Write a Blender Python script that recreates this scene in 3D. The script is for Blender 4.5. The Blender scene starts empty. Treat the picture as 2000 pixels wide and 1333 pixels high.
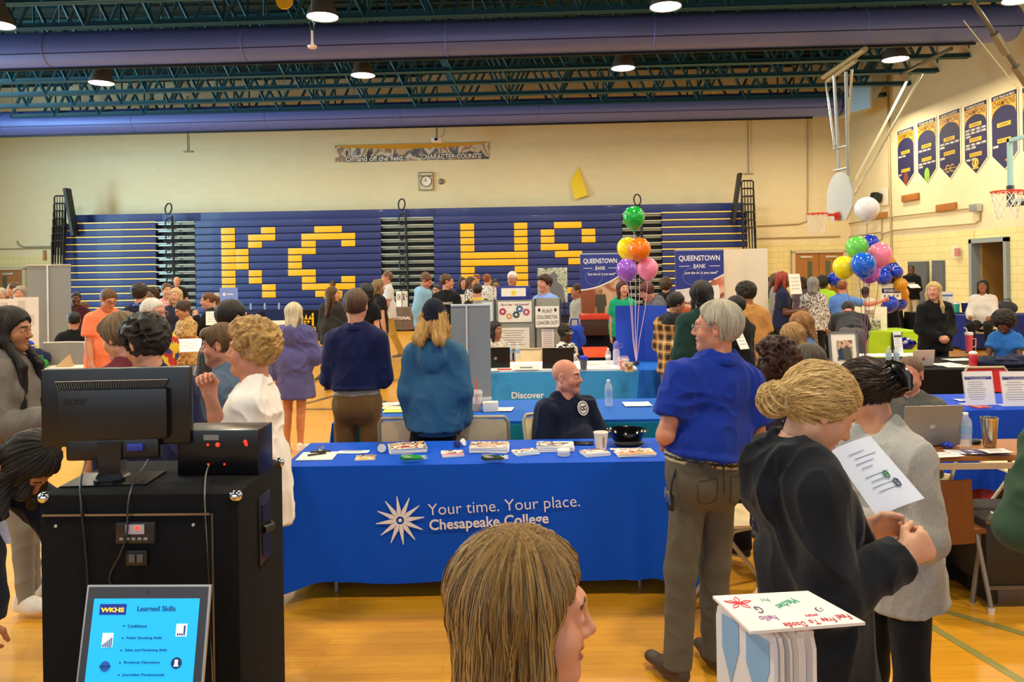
import bpy, bmesh, math, random
import numpy as np
from mathutils import Vector, Matrix
random.seed(7)
SC = bpy.context.scene
COL = SC.collection
F, CXP, HC, CZ, RHO = 1500.0, 1000.0, 530.0, 1.85, 0.015
PI = math.pi
R = math.radians
SLANT = 0.045                       # the hall stands turned by this slope against the view
def V(u, v, d):
 """World point seen at pixel (u, v) at distance d."""
 x, y = u - CXP, -(v - HC)
 c, s = math.cos(RHO), math.sin(RHO)
 return Vector(((x * c + y * s) / F * d, d, CZ + (-x * s + y * c) / F * d))
def VZ(u, v, z):
 """World point seen at pixel (u, v) on the horizontal plane at height z."""
 p = V(u, v, 1.0)
 return V(u, v, (z - CZ) / (p.z - CZ))
def lin(h):
 if not isinstance(h, str):
  return tuple(h)
 h = h.lstrip('#')
 o = []
 for i in (0, 2, 4):
  c = int(h[i:i + 2], 16) / 255
  o.append(c / 12.92 if c <= 0.04045 else ((c + 0.055) / 1.055) ** 2.4)
 return tuple(o)
# ------------------------------------------------------------------ materials
_M = {}
class NT:
 def __init__(s, name):
  s.m = bpy.data.materials.new(name)
  s.m.use_nodes = True
  s.t = s.m.node_tree
  s.p = s.t.nodes['Principled BSDF']
 def n(s, typ, **kw):
  x = s.t.nodes.new(typ)
  for k, v in kw.items():
   if k in x.inputs:
    x.inputs[k].default_value = v
   else:
    setattr(x, k, v)
  return x
 def l(s, a, b):
  s.t.links.new(a, b)
 def coord(s, what='Object', scale=(1, 1, 1), rot=(0, 0, 0)):
  c = s.n('ShaderNodeTexCoord')
  mp = s.n('ShaderNodeMapping')
  mp.inputs['Scale'].default_value = scale
  mp.inputs['Rotation'].default_value = rot
  s.l(c.outputs[what], mp.inputs['Vector'])
  return mp.outputs[0]
 def mix(s, fac, a, b, blend='MIX'):
  x = s.n('ShaderNodeMix', data_type='RGBA', blend_type=blend)
  if isinstance(fac, (int, float)):
   x.inputs[0].default_value = fac
  else:
   s.l(fac, x.inputs[0])
  for i, c in ((6, a), (7, b)):
   if isinstance(c, (tuple, list)):
    x.inputs[i].default_value = (*c[:3], 1)
   else:
    s.l(c, x.inputs[i])
  return x.outputs[2]
 def ramp(s, src, stops, interp='LINEAR'):
  r = s.n('ShaderNodeValToRGB')
  r.color_ramp.interpolation = interp
  el = r.color_ramp.elements
  while len(el) < len(stops):
   el.new(0.5)
  for e, (p, c) in zip(el, stops):
   e.position = p
   e.color = (*c[:3], 1) if not isinstance(c, (int, float)) else (c, c, c, 1)
  s.l(src, r.inputs[0])
  return r.outputs[0]
 def math(s, op, a, b=0.0):
  x = s.n('ShaderNodeMath', operation=op)
  for i, c in ((0, a), (1, b)):
   if isinstance(c, (int, float)):
    x.inputs[i].default_value = c
   else:
    s.l(c, x.inputs[i])
  return x.outputs[0]
 def noise(s, vec, scale, detail=3, rough=0.5):
  x = s.n('ShaderNodeTexNoise')
  x.inputs['Scale'].default_value = scale
  x.inputs['Detail'].default_value = detail
  x.inputs['Roughness'].default_value = rough
  if vec is not None:
   s.l(vec, x.inputs['Vector'])
  return x.outputs[0]
 def bump(s, h, strength=0.3, dist=0.01):
  b = s.n('ShaderNodeBump')
  b.inputs['Strength'].default_value = strength
  b.inputs['Distance'].default_value = dist
  s.l(h, b.inputs['Height'])
  s.l(b.outputs[0], s.p.inputs['Normal'])
 def base(s, c):
  if isinstance(c, (tuple, list)):
   s.p.inputs['Base Color'].default_value = (*c[:3], 1)
  else:
   s.l(c, s.p.inputs['Base Color'])
 def set(s, **kw):
  for k, v in kw.items():
   s.p.inputs[k.replace('_', ' ')].default_value = v
  return s
def cached(f):
 def g(*a, **k):
  key = (f.__name__, a, tuple(sorted(k.items())))
  if key not in _M:
   _M[key] = f(*a, **k)
  return _M[key]
 return g
def scl(c, k):
 return tuple(min(1, x * k) for x in c)
@cached
def plain(col, rough=0.5, metal=0.0, coat=0.0, var=0.06):
 c = lin(col)
 t = NT('plain')
 if var:
  t.base(t.mix(t.noise(t.coord(), 14, 4), scl(c, 1 - var), scl(c, 1 + var)))
 else:
  t.base(c)
 t.set(Roughness=rough, Metallic=metal, Coat_Weight=coat)
 return t.m
@cached
def glow(col, strength):
 t = NT('glow')
 t.base(lin(col))
 t.p.inputs['Emission Color'].default_value = (*lin(col), 1)
 t.p.inputs['Emission Strength'].default_value = strength
 return t.m
@cached
def clear(col='#ffffff', rough=0.05, alpha=0.25, ior=1.4):
 """Clear plastic or glass: mostly lets through, with a glossy surface."""
 t = NT('clear')
 t.base(lin(col))
 t.set(Roughness=rough, IOR=ior, Alpha=alpha)
 t.p.inputs['Specular IOR Level'].default_value = 0.8
 return t.m
@cached
def fabric(col, rough=0.85, weave=420.0, var=0.10, bump=0.3, sheen=0.06):
 c = lin(col)
 t = NT('fabric')
 co = t.coord()
 big = t.noise(co, 9, 4)
 fine = t.noise(co, weave, 2)
 t.base(t.mix(t.math('MULTIPLY', t.math('ADD', big, fine), 0.5), scl(c, 1 - var), scl(c, 1 + var)))
 t.set(Roughness=rough)
 t.p.inputs['Sheen Weight'].default_value = sheen
 t.p.inputs['Sheen Roughness'].default_value = 0.5
 t.p.inputs['Specular IOR Level'].default_value = 0.2
 t.bump(t.math('ADD', fine, t.math('MULTIPLY', t.noise(co, 30, 4), 1.2)), bump, 0.004)
 return t.m
@cached
def heather(col, col2):
 t = NT('heather')
 co = t.coord(scale=(1, 1, 0.35))
 f = t.noise(co, 260, 3, 0.6)
 t.base(t.mix(t.ramp(f, [(0.3, 0.0), (0.7, 1.0)]), lin(col), lin(col2)))
 t.set(Roughness=0.9)
 t.bump(t.noise(t.coord(), 40, 4), 0.25, 0.004)
 return t.m
@cached
def plaid(c1, c2, c3, size=0.09):
 t = NT('plaid')
 co = t.coord()
 sp = t.n('ShaderNodeSeparateXYZ')
 t.l(co, sp.inputs[0])
 def band(src, lo, hi, ph=0.0):
  fr = t.math('FRACT', t.math('ADD', t.math('DIVIDE', src, size), ph))
  return t.math('MULTIPLY', t.math('GREATER_THAN', fr, lo), t.math('LESS_THAN', fr, hi))
 a, b = band(sp.outputs[0], 0, 0.5), band(sp.outputs[2], 0, 0.5)
 col = t.mix(t.math('MULTIPLY', t.math('ADD', a, b), 0.5), lin(c1), lin(c2))
 w = t.math('MAXIMUM', band(sp.outputs[0], 0.72, 0.8), band(sp.outputs[2], 0.72, 0.8))
 t.base(t.mix(t.math('MULTIPLY', w, 0.8), col, lin(c3)))
 t.set(Roughness=0.9)
 t.bump(t.noise(co, 40, 4), 0.2, 0.004)
 return t.m
@cached
def dotted(col, dot, scale=38.0, r=0.2):
 t = NT('dotted')
 v = t.n('ShaderNodeTexVoronoi')
 v.inputs['Scale'].default_value = scale
 v.inputs['Randomness'].default_value = 0.45
 t.l(t.coord(), v.inputs['Vector'])
 t.base(t.mix(t.math('LESS_THAN', v.outputs['Distance'], r), lin(col), lin(dot)))
 t.set(Roughness=0.75)
 return t.m
@cached
def blotchy(c1, c2, c3, scale=22.0, lo=0.48, hi=0.56):
 t = NT('blotchy')
 co = t.coord()
 a = t.ramp(t.noise(co, scale, 3), [(lo, 0.0), (lo + 0.02, 1.0)])
 b = t.ramp(t.noise(co, scale * 1.7, 2), [(hi, 0.0), (hi + 0.02, 1.0)])
 t.base(t.mix(b, t.mix(a, lin(c1), lin(c2)), lin(c3)))
 t.set(Roughness=0.8)
 return t.m
@cached
def skin(col):
 c = lin(col)
 t = NT('skin')
 co = t.coord()
 t.base(t.mix(t.noise(co, 22, 4), (c[0] * 0.74, c[1] * 0.66, c[2] * 0.60), (c[0] * .92, c[1] * .86, c[2] * .78)))
 t.set(Roughness=0.48)
 t.p.inputs['Subsurface Weight'].default_value = 0.12
 t.p.inputs['Subsurface Radius'].default_value = (0.012, 0.005, 0.003)
 t.p.inputs['Subsurface Scale'].default_value = 1.0
 t.p.inputs['Specular IOR Level'].default_value = 0.4
 t.bump(t.noise(co, 220, 3), 0.08, 0.002)
 return t.m
@cached
def hairmat(c1, c2, rough=0.42):
 t = NT('hair')
 a = t.n('ShaderNodeAttribute', attribute_name='hc')
 f = t.noise(a.outputs['Vector'], 3.2, 5, 0.65)
 g = t.noise(a.outputs['Vector'], 0.5, 2)
 f2 = t.ramp(t.math('ADD', t.math('MULTIPLY', f, 0.65), t.math('MULTIPLY', g, 0.35)), [(0.36, 0.0), (0.62, 1.0)])
 t.base(t.mix(f2, lin(c1), lin(c2)))
 t.set(Roughness=rough)
 t.p.inputs['Specular IOR Level'].default_value = 0.35
 t.bump(f, 0.6, 0.006)
 return t.m
@cached
def tablecloth_mat(col):
 c = lin(col)
 t = NT('tablecloth')
 co = t.coord()
 t.base(t.mix(t.noise(co, 5, 4), scl(c, 0.93), scl(c, 1.07)))
 t.set(Roughness=0.62)
 t.p.inputs['Specular IOR Level'].default_value = 0.15
 t.bump(t.math('ADD', t.noise(co, 500, 2), t.math('MULTIPLY', t.noise(co, 6, 3), 3)), 0.18, 0.006)
 return t.m
@cached
def wood(c1, c2, scale=6.0, rough=0.4, axis='x'):
 t = NT('wood')
 sc = {'x': (0.25, 3, 3), 'y': (3, 0.25, 3), 'z': (3, 3, 0.25)}[axis]
 co = t.coord(scale=sc)
 t.base(t.mix(t.noise(co, scale, 6, 0.6), lin(c1), lin(c2)))
 t.set(Roughness=rough)
 return t.m
@cached
def picture(seed, cols, scale=9.0, rough=0.45):
 """A printed picture seen from far: soft patches of a few colours."""
 t = NT('print')
 co = t.coord()
 mp = t.n('ShaderNodeMapping')
 mp.inputs['Location'].default_value = (seed * 3.7, seed * 1.3, seed * 2.1)
 t.l(co, mp.inputs['Vector'])
 n = t.noise(mp.outputs[0], scale, 2, 0.4)
 k = len(cols)
 st = [(0.34 + 0.32 * i / (k - 1), lin(c)) for i, c in enumerate(cols)]
 t.base(t.ramp(n, st, 'CONSTANT' if seed % 2 else 'EASE'))
 t.set(Roughness=rough)
 return t.m
# ------------------------------------------------------------------ mesh builder
class MB:
 def __init__(s):
  s.v, s.f, s.m, s.k = [], [], [], 0
 def mat(s, k):
  s.k = k
  return s
 def add(s, vs, fs, M=None):
  o = len(s.v)
  if M is not None:
   vs = [M @ Vector(x) for x in vs]
  s.v += [tuple(x) for x in vs]
  s.f += [tuple(i + o for i in f) for f in fs]
  s.m += [s.k] * len(fs)
  return s
 def box(s, c, size, rot=None, bev=0.0):
  x, y, z = (q / 2 for q in size)
  M = Matrix.Translation(Vector(c))
  if rot is not None:
   M = M @ (rot.to_4x4() if isinstance(rot, Matrix) else Matrix.Rotation(rot[2], 4, 'Z') @ Matrix.Rotation(rot[1], 4, 'Y') @ Matrix.Rotation(rot[0], 4, 'X'))
  bev = min(bev, x * 0.95, y * 0.95, z * 0.95)
  if bev <= 0:
   vs = [(-x, -y, -z), (x, -y, -z), (x, y, -z), (-x, y, -z), (-x, -y, z), (x, -y, z), (x, y, z), (-x, y, z)]
   return s.add(vs, [(0, 3, 2, 1), (4, 5, 6, 7), (0, 1, 5, 4), (1, 2, 6, 5), (2, 3, 7, 6), (3, 0, 4, 7)], M)
  bm = bmesh.new()
  bmesh.ops.create_cube(bm, size=1.0)
  for w in bm.verts:
   w.co = (w.co.x * 2 * x, w.co.y * 2 * y, w.co.z * 2 * z)
  bmesh.ops.bevel(bm, geom=list(bm.edges), offset=bev, segments=2, profile=0.6, affect='EDGES')
  bm.verts.index_update()
  s.add([w.co.copy() for w in bm.verts], [[w.index for w in f.verts] for f in bm.faces], M)
  bm.free()
  return s
 def tube(s, pts, r, n=10, cap=True, closed=False):
  pts = [Vector(p) for p in pts]
  rs = r if isinstance(r, (list, tuple)) else [r] * len(pts)
  vs, fs = [], []
  t0 = (pts[1] - pts[0]).normalized()
  up = Vector((0, 0, 1)) if abs(t0.z) < 0.9 else Vector((1, 0, 0))
  a = t0.cross(up).normalized()
  L = len(pts)
  for i, p in enumerate(pts):
   if closed:
    t = (pts[(i + 1) % L] - pts[i - 1]).normalized()
   else:
    t = (pts[min(i + 1, L - 1)] - pts[max(i - 1, 0)]).normalized()
   a = (a - t * a.dot(t)).normalized()
   b = t.cross(a)
   for j in range(n):
    q = 2 * PI * j / n
    vs.append(p + (a * math.cos(q) + b * math.sin(q)) * rs[i])
  for i in range(L if closed else L - 1):
   i2 = (i + 1) % L
   for j in range(n):
    j2 = (j + 1) % n
    fs.append((i * n + j, i * n + j2, i2 * n + j2, i2 * n + j))
  if cap and not closed:
   fs.append(tuple(range(n - 1, -1, -1)))
   fs.append(tuple((L - 1) * n + j for j in range(n)))
  return s.add(vs, fs)
 def lathe(s, prof, n=24, M=None, cap=True):
  vs, fs = [], []
  for r, z in prof:
   for j in range(n):
    q = 2 * PI * j / n
    vs.append((r * math.cos(q), r * math.sin(q), z))
  for i in range(len(prof) - 1):
   for j in range(n):
    j2 = (j + 1) % n
    fs.append((i * n + j, i * n + j2, (i + 1) * n + j2, (i + 1) * n + j))
  if cap:
   if prof[0][0] > 1e-5:
    fs.append(tuple(range(n - 1, -1, -1)))
   if prof[-1][0] > 1e-5:
    fs.append(tuple((len(prof) - 1) * n + j for j in range(n)))
  return s.add(vs, fs, M)
 def prism(s, poly, depth, M=None):
  """poly in (x, z), extruded along y from 0 (front) to depth."""
  n = len(poly)
  vs = [(x, 0, z) for x, z in poly] + [(x, depth, z) for x, z in poly]
  fs = [tuple(range(n)), tuple(range(2 * n - 1, n - 1, -1))]
  for i in range(n):
   j = (i + 1) % n
   fs.append((i, i + n, j + n, j))
  return s.add(vs, fs, M)
 def sphere(s, c, r, n=16, sc=(1, 1, 1)):
  c = Vector(c)
  m = max(6, n // 2)
  prof = [(max(1e-6, r * math.sin(PI * i / m)), -r * math.cos(PI * i / m)) for i in range(m + 1)]
  M = Matrix.Translation(c) @ Matrix.Diagonal((*sc, 1))
  return s.lathe(prof, n, M, cap=False)
 def grid(s, fn, nu, nv):
  vs = [fn(i / nu, j / nv) for j in range(nv + 1) for i in range(nu + 1)]
  fs = [(j * (nu + 1) + i, j * (nu + 1) + i + 1, (j + 1) * (nu + 1) + i + 1, (j + 1) * (nu + 1) + i) for j in range(nv) for i in range(nu)]
  return s.add(vs, fs)
 def build(s, name, mats, parent=None, loc=None, rot=None, smooth=40, flip=True):
  me = bpy.data.meshes.new(name)
  me.from_pydata(s.v, [], s.f)
  if not isinstance(mats, (list, tuple)):
   mats = [mats]
  for m in mats:
   me.materials.append(m)
  if len(mats) > 1:
   me.polygons.foreach_set('material_index', s.m)
  if flip:
   bm = bmesh.new()
   bm.from_mesh(me)
   bmesh.ops.recalc_face_normals(bm, faces=list(bm.faces))
   bm.to_mesh(me)
   bm.free()
  if smooth:
   me.polygons.foreach_set('use_smooth', [True] * len(me.polygons))
   me.set_sharp_from_angle(angle=R(smooth))
  me.update()
  return link(name, me, parent, loc, rot)
def link(name, me, parent=None, loc=None, rot=None):
 o = bpy.data.objects.new(name, me)
 COL.objects.link(o)
 if parent is not None:
  o.parent = parent
 if loc is not None:
  o.location = loc
 if rot is not None:
  o.rotation_euler = rot if isinstance(rot, (tuple, list)) else (0, 0, rot)
 return o
def tag(o, label=None, cat=None, group=None, kind=None):
 for k, v in (('label', label), ('category', cat), ('group', group), ('kind', kind)):
  if v:
   o[k] = v
 return o
def thing(name, label, cat, loc=(0, 0, 0), rz=0.0, group=None):
 o = bpy.data.objects.new(name, None)
 o.empty_display_size = 0.1
 COL.objects.link(o)
 o.location = loc
 o.rotation_euler = (0, 0, rz)
 return tag(o, label, cat, group)
def dup(root, loc, rz=0.0, label=None, group=None):
 r = root.copy()
 COL.objects.link(r)
 r.location = loc
 r.rotation_euler = (0, 0, rz)
 tag(r, label, None, group)
 for ch in list(root.children):
  c = ch.copy()
  COL.objects.link(c)
  c.parent = r
  for g in list(ch.children):
   d = g.copy()
   COL.objects.link(d)
   d.parent = c
 return r
def text(s, width, mat, parent, loc, rot=(PI / 2, 0, 0), name='lettering', height=None, bold=0.0, align='CENTER', ext=0.0008, shear=0.0, spacing=1.0):
 """Writing as raised letters: fitted to a width (and, if given, a height)."""
 cu = bpy.data.curves.new('txt', 'FONT')
 cu.body = s
 cu.align_x = align
 cu.align_y = 'CENTER'
 cu.extrude = 0.01
 cu.offset = bold
 cu.shear = shear
 cu.space_character = spacing
 cu.resolution_u = 3
 ob = bpy.data.objects.new('txt', cu)
 COL.objects.link(ob)
 dg = bpy.context.evaluated_depsgraph_get()
 me = bpy.data.meshes.new_from_object(ob.evaluated_get(dg))
 bpy.data.objects.remove(ob)
 bpy.data.curves.remove(cu)
 co = np.empty(len(me.vertices) * 3)
 me.vertices.foreach_get('co', co)
 co = co.reshape(-1, 3)
 w = np.ptp(co[:, 0]) or 1
 h = np.ptp(co[:, 1]) or 1
 sx = width / w
 sy = height / h if height else sx
 co[:, 1] -= (co[:, 1].max() + co[:, 1].min()) / 2
 co[:, 0] *= sx
 co[:, 1] *= sy
 co[:, 2] *= ext / 0.01
 me.vertices.foreach_set('co', co.ravel())
 me.materials.clear()
 me.materials.append(mat)
 me.update()
 return link(name, me, parent, loc, rot)
# ------------------------------------------------------------------ organic shapes from distance fields
_rng = np.random.RandomState(3)
_PERM = _rng.permutation(4096).astype(np.int64)
_VAL = _rng.rand(4096).astype(np.float32)
def vnoise(P):
 """Smooth value noise in 0..1 for points (N, 3)."""
 P = np.asarray(P, dtype=np.float64)
 I = np.floor(P).astype(np.int64)
 f = P - I
 f = f * f * (3 - 2 * f)
 def hsh(a, b, c):
  return _VAL[_PERM[(_PERM[(_PERM[a & 4095] + b) & 4095] + c) & 4095]]
 x, y, z = I[:, 0], I[:, 1], I[:, 2]
 fx, fy, fz = f[:, 0], f[:, 1], f[:, 2]
 r = 0
 for dx in (0, 1):
  wx = fx if dx else 1 - fx
  for dy in (0, 1):
   wy = fy if dy else 1 - fy
   for dz in (0, 1):
    r = r + wx * wy * (fz if dz else 1 - fz) * hsh(x + dx, y + dy, z + dz)
 return r
class Prim:
 def __init__(s, fn, lo, hi):
  s.fn, s.lo, s.hi = fn, np.asarray(lo, float), np.asarray(hi, float)
def A3(p):
 return np.array([p[0], p[1], p[2]], dtype=np.float32)
def rc(a, b, r1, r2=None, flat=None, cut=False):
 """A round cone from a to b; flat = (direction, factor) squashes it; cut ends it squarely at b."""
 a, b = A3(a), A3(b)
 r2 = r1 if r2 is None else r2
 ba = b - a
 L2 = float(ba @ ba) + 1e-9
 dirn = ba / math.sqrt(L2)
 def fn(X, Y, Z):
  x, y, z = X - a[0], Y - a[1], Z - a[2]
  h = np.clip((x * ba[0] + y * ba[1] + z * ba[2]) / L2, 0, 1)
  qx, qy, qz = x - h * ba[0], y - h * ba[1], z - h * ba[2]
  q2 = qx * qx + qy * qy + qz * qz
  if flat is not None:
   n, k = flat
   qn = qx * n[0] + qy * n[1] + qz * n[2]
   q2 = q2 + qn * qn * (1 / (k * k) - 1)
  d = np.sqrt(q2) - (r1 + (r2 - r1) * h)
  if flat is not None:
   d = d * min(1.0, flat[1])
  if cut:
   d = np.maximum(d, (x - ba[0]) * dirn[0] + (y - ba[1]) * dirn[1] + (z - ba[2]) * dirn[2])
  return d
 return Prim(fn, np.minimum(a - r1, b - r2), np.maximum(a + r1, b + r2))
def el(c, r, M=None):
 c, r = A3(c), np.array(r, dtype=np.float32)
 m = None if M is None else np.array(M, dtype=np.float32)
 def fn(X, Y, Z):
  x, y, z = X - c[0], Y - c[1], Z - c[2]
  if m is not None:
   x, y, z = (x * m[0, 0] + y * m[1, 0] + z * m[2, 0], x * m[0, 1] + y * m[1, 1] + z * m[2, 1], x * m[0, 2] + y * m[1, 2] + z * m[2, 2])
  k0 = np.sqrt((x / r[0]) ** 2 + (y / r[1]) ** 2 + (z / r[2]) ** 2)
  k1 = np.sqrt((x / r[0] ** 2) ** 2 + (y / r[1] ** 2) ** 2 + (z / r[2] ** 2) ** 2) + 1e-6
  return k0 * (k0 - 1) / k1
 q = r if m is None else np.abs(m) @ r
 return Prim(fn, c - q, c + q)
def plane(p, n):
 """Everything on the side n points to is cut away."""
 p, n = A3(p), A3(n)
 n = n / np.linalg.norm(n)
 return lambda X, Y, Z: (X - p[0]) * n[0] + (Y - p[1]) * n[1] + (Z - p[2]) * n[2]
def solve(ops, h):
 """ops: ('u', prim, k) join, ('s', prim, k) carve, ('c', plane, k) cut. Returns vertices and quads."""
 us = [o[1] for o in ops if o[0] == 'u']
 lo = np.min([p.lo for p in us], axis=0) - 3 * h
 hi = np.max([p.hi for p in us], axis=0) + 3 * h
 n = np.ceil((hi - lo) / h).astype(int) + 1
 ax = [(lo[i] + h * np.arange(n[i])).astype(np.float32) for i in range(3)]
 Fd = np.full(n, 0.3, np.float32)
 for op, p, k in ops:
  if op == 'c':
   d = p(ax[0][:, None, None], ax[1][None, :, None], ax[2][None, None, :])
   Fd = np.maximum(Fd, d) if k <= 0 else -_smin(-Fd, -d, k)
   continue
  m = k + 2.5 * h + 0.004
  i0 = np.maximum(0, np.floor((p.lo - m - lo) / h).astype(int))
  i1 = np.minimum(n, np.ceil((p.hi + m - lo) / h).astype(int) + 1)
  if np.any(i1 <= i0):
   continue
  sl = tuple(slice(i0[i], i1[i]) for i in range(3))
  d = p.fn(ax[0][sl[0]][:, None, None], ax[1][sl[1]][None, :, None], ax[2][sl[2]][None, None, :])
  Fd[sl] = _smin(Fd[sl], d, k) if op == 'u' else -_smin(-Fd[sl], d, k)
 return nets(Fd, lo, h)
def _smin(a, b, k):
 if k <= 1e-6:
  return np.minimum(a, b)
 h = np.clip(0.5 + 0.5 * (b - a) / k, 0, 1)
 return b + (a - b) * h - k * h * (1 - h)
def nets(Fd, lo, h):
 S = Fd < 0
 nx, ny, nz = Fd.shape
 cnt = np.zeros((nx - 1, ny - 1, nz - 1), np.int8)
 cs = [(i, j, k) for i in (0, 1) for j in (0, 1) for k in (0, 1)]
 for i, j, k in cs:
  cnt += S[i:nx - 1 + i, j:ny - 1 + j, k:nz - 1 + k]
 act = (cnt > 0) & (cnt < 8)
 I = np.argwhere(act)
 if len(I) == 0:
  return np.zeros((0, 3)), np.zeros((0, 4), int)
 idx = np.full(act.shape, -1, np.int64)
 idx[act] = np.arange(len(I))
 vals = np.stack([Fd[I[:, 0] + c[0], I[:, 1] + c[1], I[:, 2] + c[2]] for c in cs], 1)
 acc = np.zeros((len(I), 3))
 num = np.zeros(len(I))
 for a in range(8):
  for b in range(a + 1, 8):
   if sum(abs(cs[a][q] - cs[b][q]) for q in range(3)) != 1:
    continue
   fa, fb = vals[:, a], vals[:, b]
   cr = (fa < 0) != (fb < 0)
   t = np.where(cr, fa / np.where(cr, fa - fb, 1), 0)
   pa, pb = np.array(cs[a], float), np.array(cs[b], float)
   acc += np.where(cr[:, None], pa + t[:, None] * (pb - pa), 0)
   num += cr
 P = lo + h * (I + acc / num[:, None])
 Q = []
 for axn in range(3):
  u, w = [(1, 2), (2, 0), (0, 1)][axn]
  s0 = [slice(None)] * 3
  s1 = [slice(None)] * 3
  s0[axn], s1[axn] = slice(0, -1), slice(1, None)
  a, b = S[tuple(s0)], S[tuple(s1)]
  E = np.argwhere(a != b)
  ok = (E[:, u] > 0) & (E[:, w] > 0) & (E[:, u] < Fd.shape[u] - 1) & (E[:, w] < Fd.shape[w] - 1)
  E = E[ok]
  inside = a[E[:, 0], E[:, 1], E[:, 2]]
  c = []
  for du, dw in ((-1, -1), (0, -1), (0, 0), (-1, 0)):
   G = E.copy()
   G[:, u] += du
   G[:, w] += dw
   c.append(idx[G[:, 0], G[:, 1], G[:, 2]])
  q = np.stack(c, 1)
  q[~inside] = q[~inside][:, ::-1]
  Q.append(q)
 return P, np.concatenate(Q)
def vnormals(P, Q):
 a, b, c, d = (P[Q[:, i]] for i in range(4))
 fn = np.cross(c - a, d - b)
 N = np.zeros_like(P)
 for i in range(4):
  np.add.at(N, Q[:, i], fn)
 return N / (np.linalg.norm(N, axis=1, keepdims=True) + 1e-9)
def relax(P, Q, it=1, f=0.5):
 for _ in range(it):
  acc = np.zeros_like(P)
  cnt = np.zeros(len(P))
  for i in range(4):
   for j in (1, 3):
    np.add.at(acc, Q[:, i], P[Q[:, (i + j) % 4]])
    np.add.at(cnt, Q[:, i], 1)
  P = P * (1 - f) + f * acc / np.maximum(cnt, 1)[:, None]
 return P
def qmesh(name, P, Q, mats, midx=None, attr=None):
 me = bpy.data.meshes.new(name)
 me.vertices.add(len(P))
 me.vertices.foreach_set('co', np.asarray(P, np.float32).ravel())
 me.loops.add(len(Q) * 4)
 me.loops.foreach_set('vertex_index', np.asarray(Q, np.int32).ravel())
 me.polygons.add(len(Q))
 me.polygons.foreach_set('loop_start', np.arange(0, len(Q) * 4, 4, dtype=np.int32))
 for m in (mats if isinstance(mats, (list, tuple)) else [mats]):
  me.materials.append(m)
 if midx is not None:
  me.polygons.foreach_set('material_index', np.asarray(midx, np.int32))
 me.polygons.foreach_set('use_smooth', np.ones(len(Q), bool))
 if attr is not None:
  at = me.attributes.new('hc', 'FLOAT_VECTOR', 'POINT')
  at.data.foreach_set('vector', np.asarray(attr, np.float32).ravel())
 me.update(calc_edges=True)
 me.validate()
 return me
def rotm(x=0, y=0, z=0):
 """Rotation, degrees: z (turn), then x (nod), then y (tilt)."""
 return np.array(Matrix.Rotation(R(z), 3, 'Z') @ Matrix.Rotation(R(x), 3, 'X') @ Matrix.Rotation(R(y), 3, 'Y'))
def nrm(v):
 v = np.array(v, float)
 return v / np.linalg.norm(v)
ARMS = {
 'down': ((.16, .03, -1), (.06, -.16, -1), .35, None),
 'straight': ((.12, .05, -1), (.05, -.03, -1), .35, None),
 'front': ((.16, -.10, -1), (-.62, -.62, -.38), .55, None),
 'crossed': ((.22, -.18, -1), (-.95, -.36, .12), .6, None),
 'hold': ((.18, -.12, -1), (-.28, -1, .12), .55, None),
 'holdlow': ((.16, -.10, -1), (-.30, -1, -.35), .55, None),
 'table': ((.20, -.45, -1), (-.15, -1, -.25), .4, None),
 'write': ((.12, -.55, -1), (-.35, -1, -.35), .6, None),
 'chin': ((.12, -.62, -.85), (-.30, -.12, 1), .75, None),
 'point': ((.45, -.45, -.85), (.25, -1, .05), .5, None),
 'back': ((.24, .20, -1), (-.45, .25, -.9), .5, None),
 'hip': ((.45, .15, -1), (-.5, -.3, -.45), .7, None),
 'pocket': ((.28, .12, -1), (-.12, -.28, -1), .6, None),
 'reach': ((.25, -1, -.35), (.0, -1, .05), .4, None),
}
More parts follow.
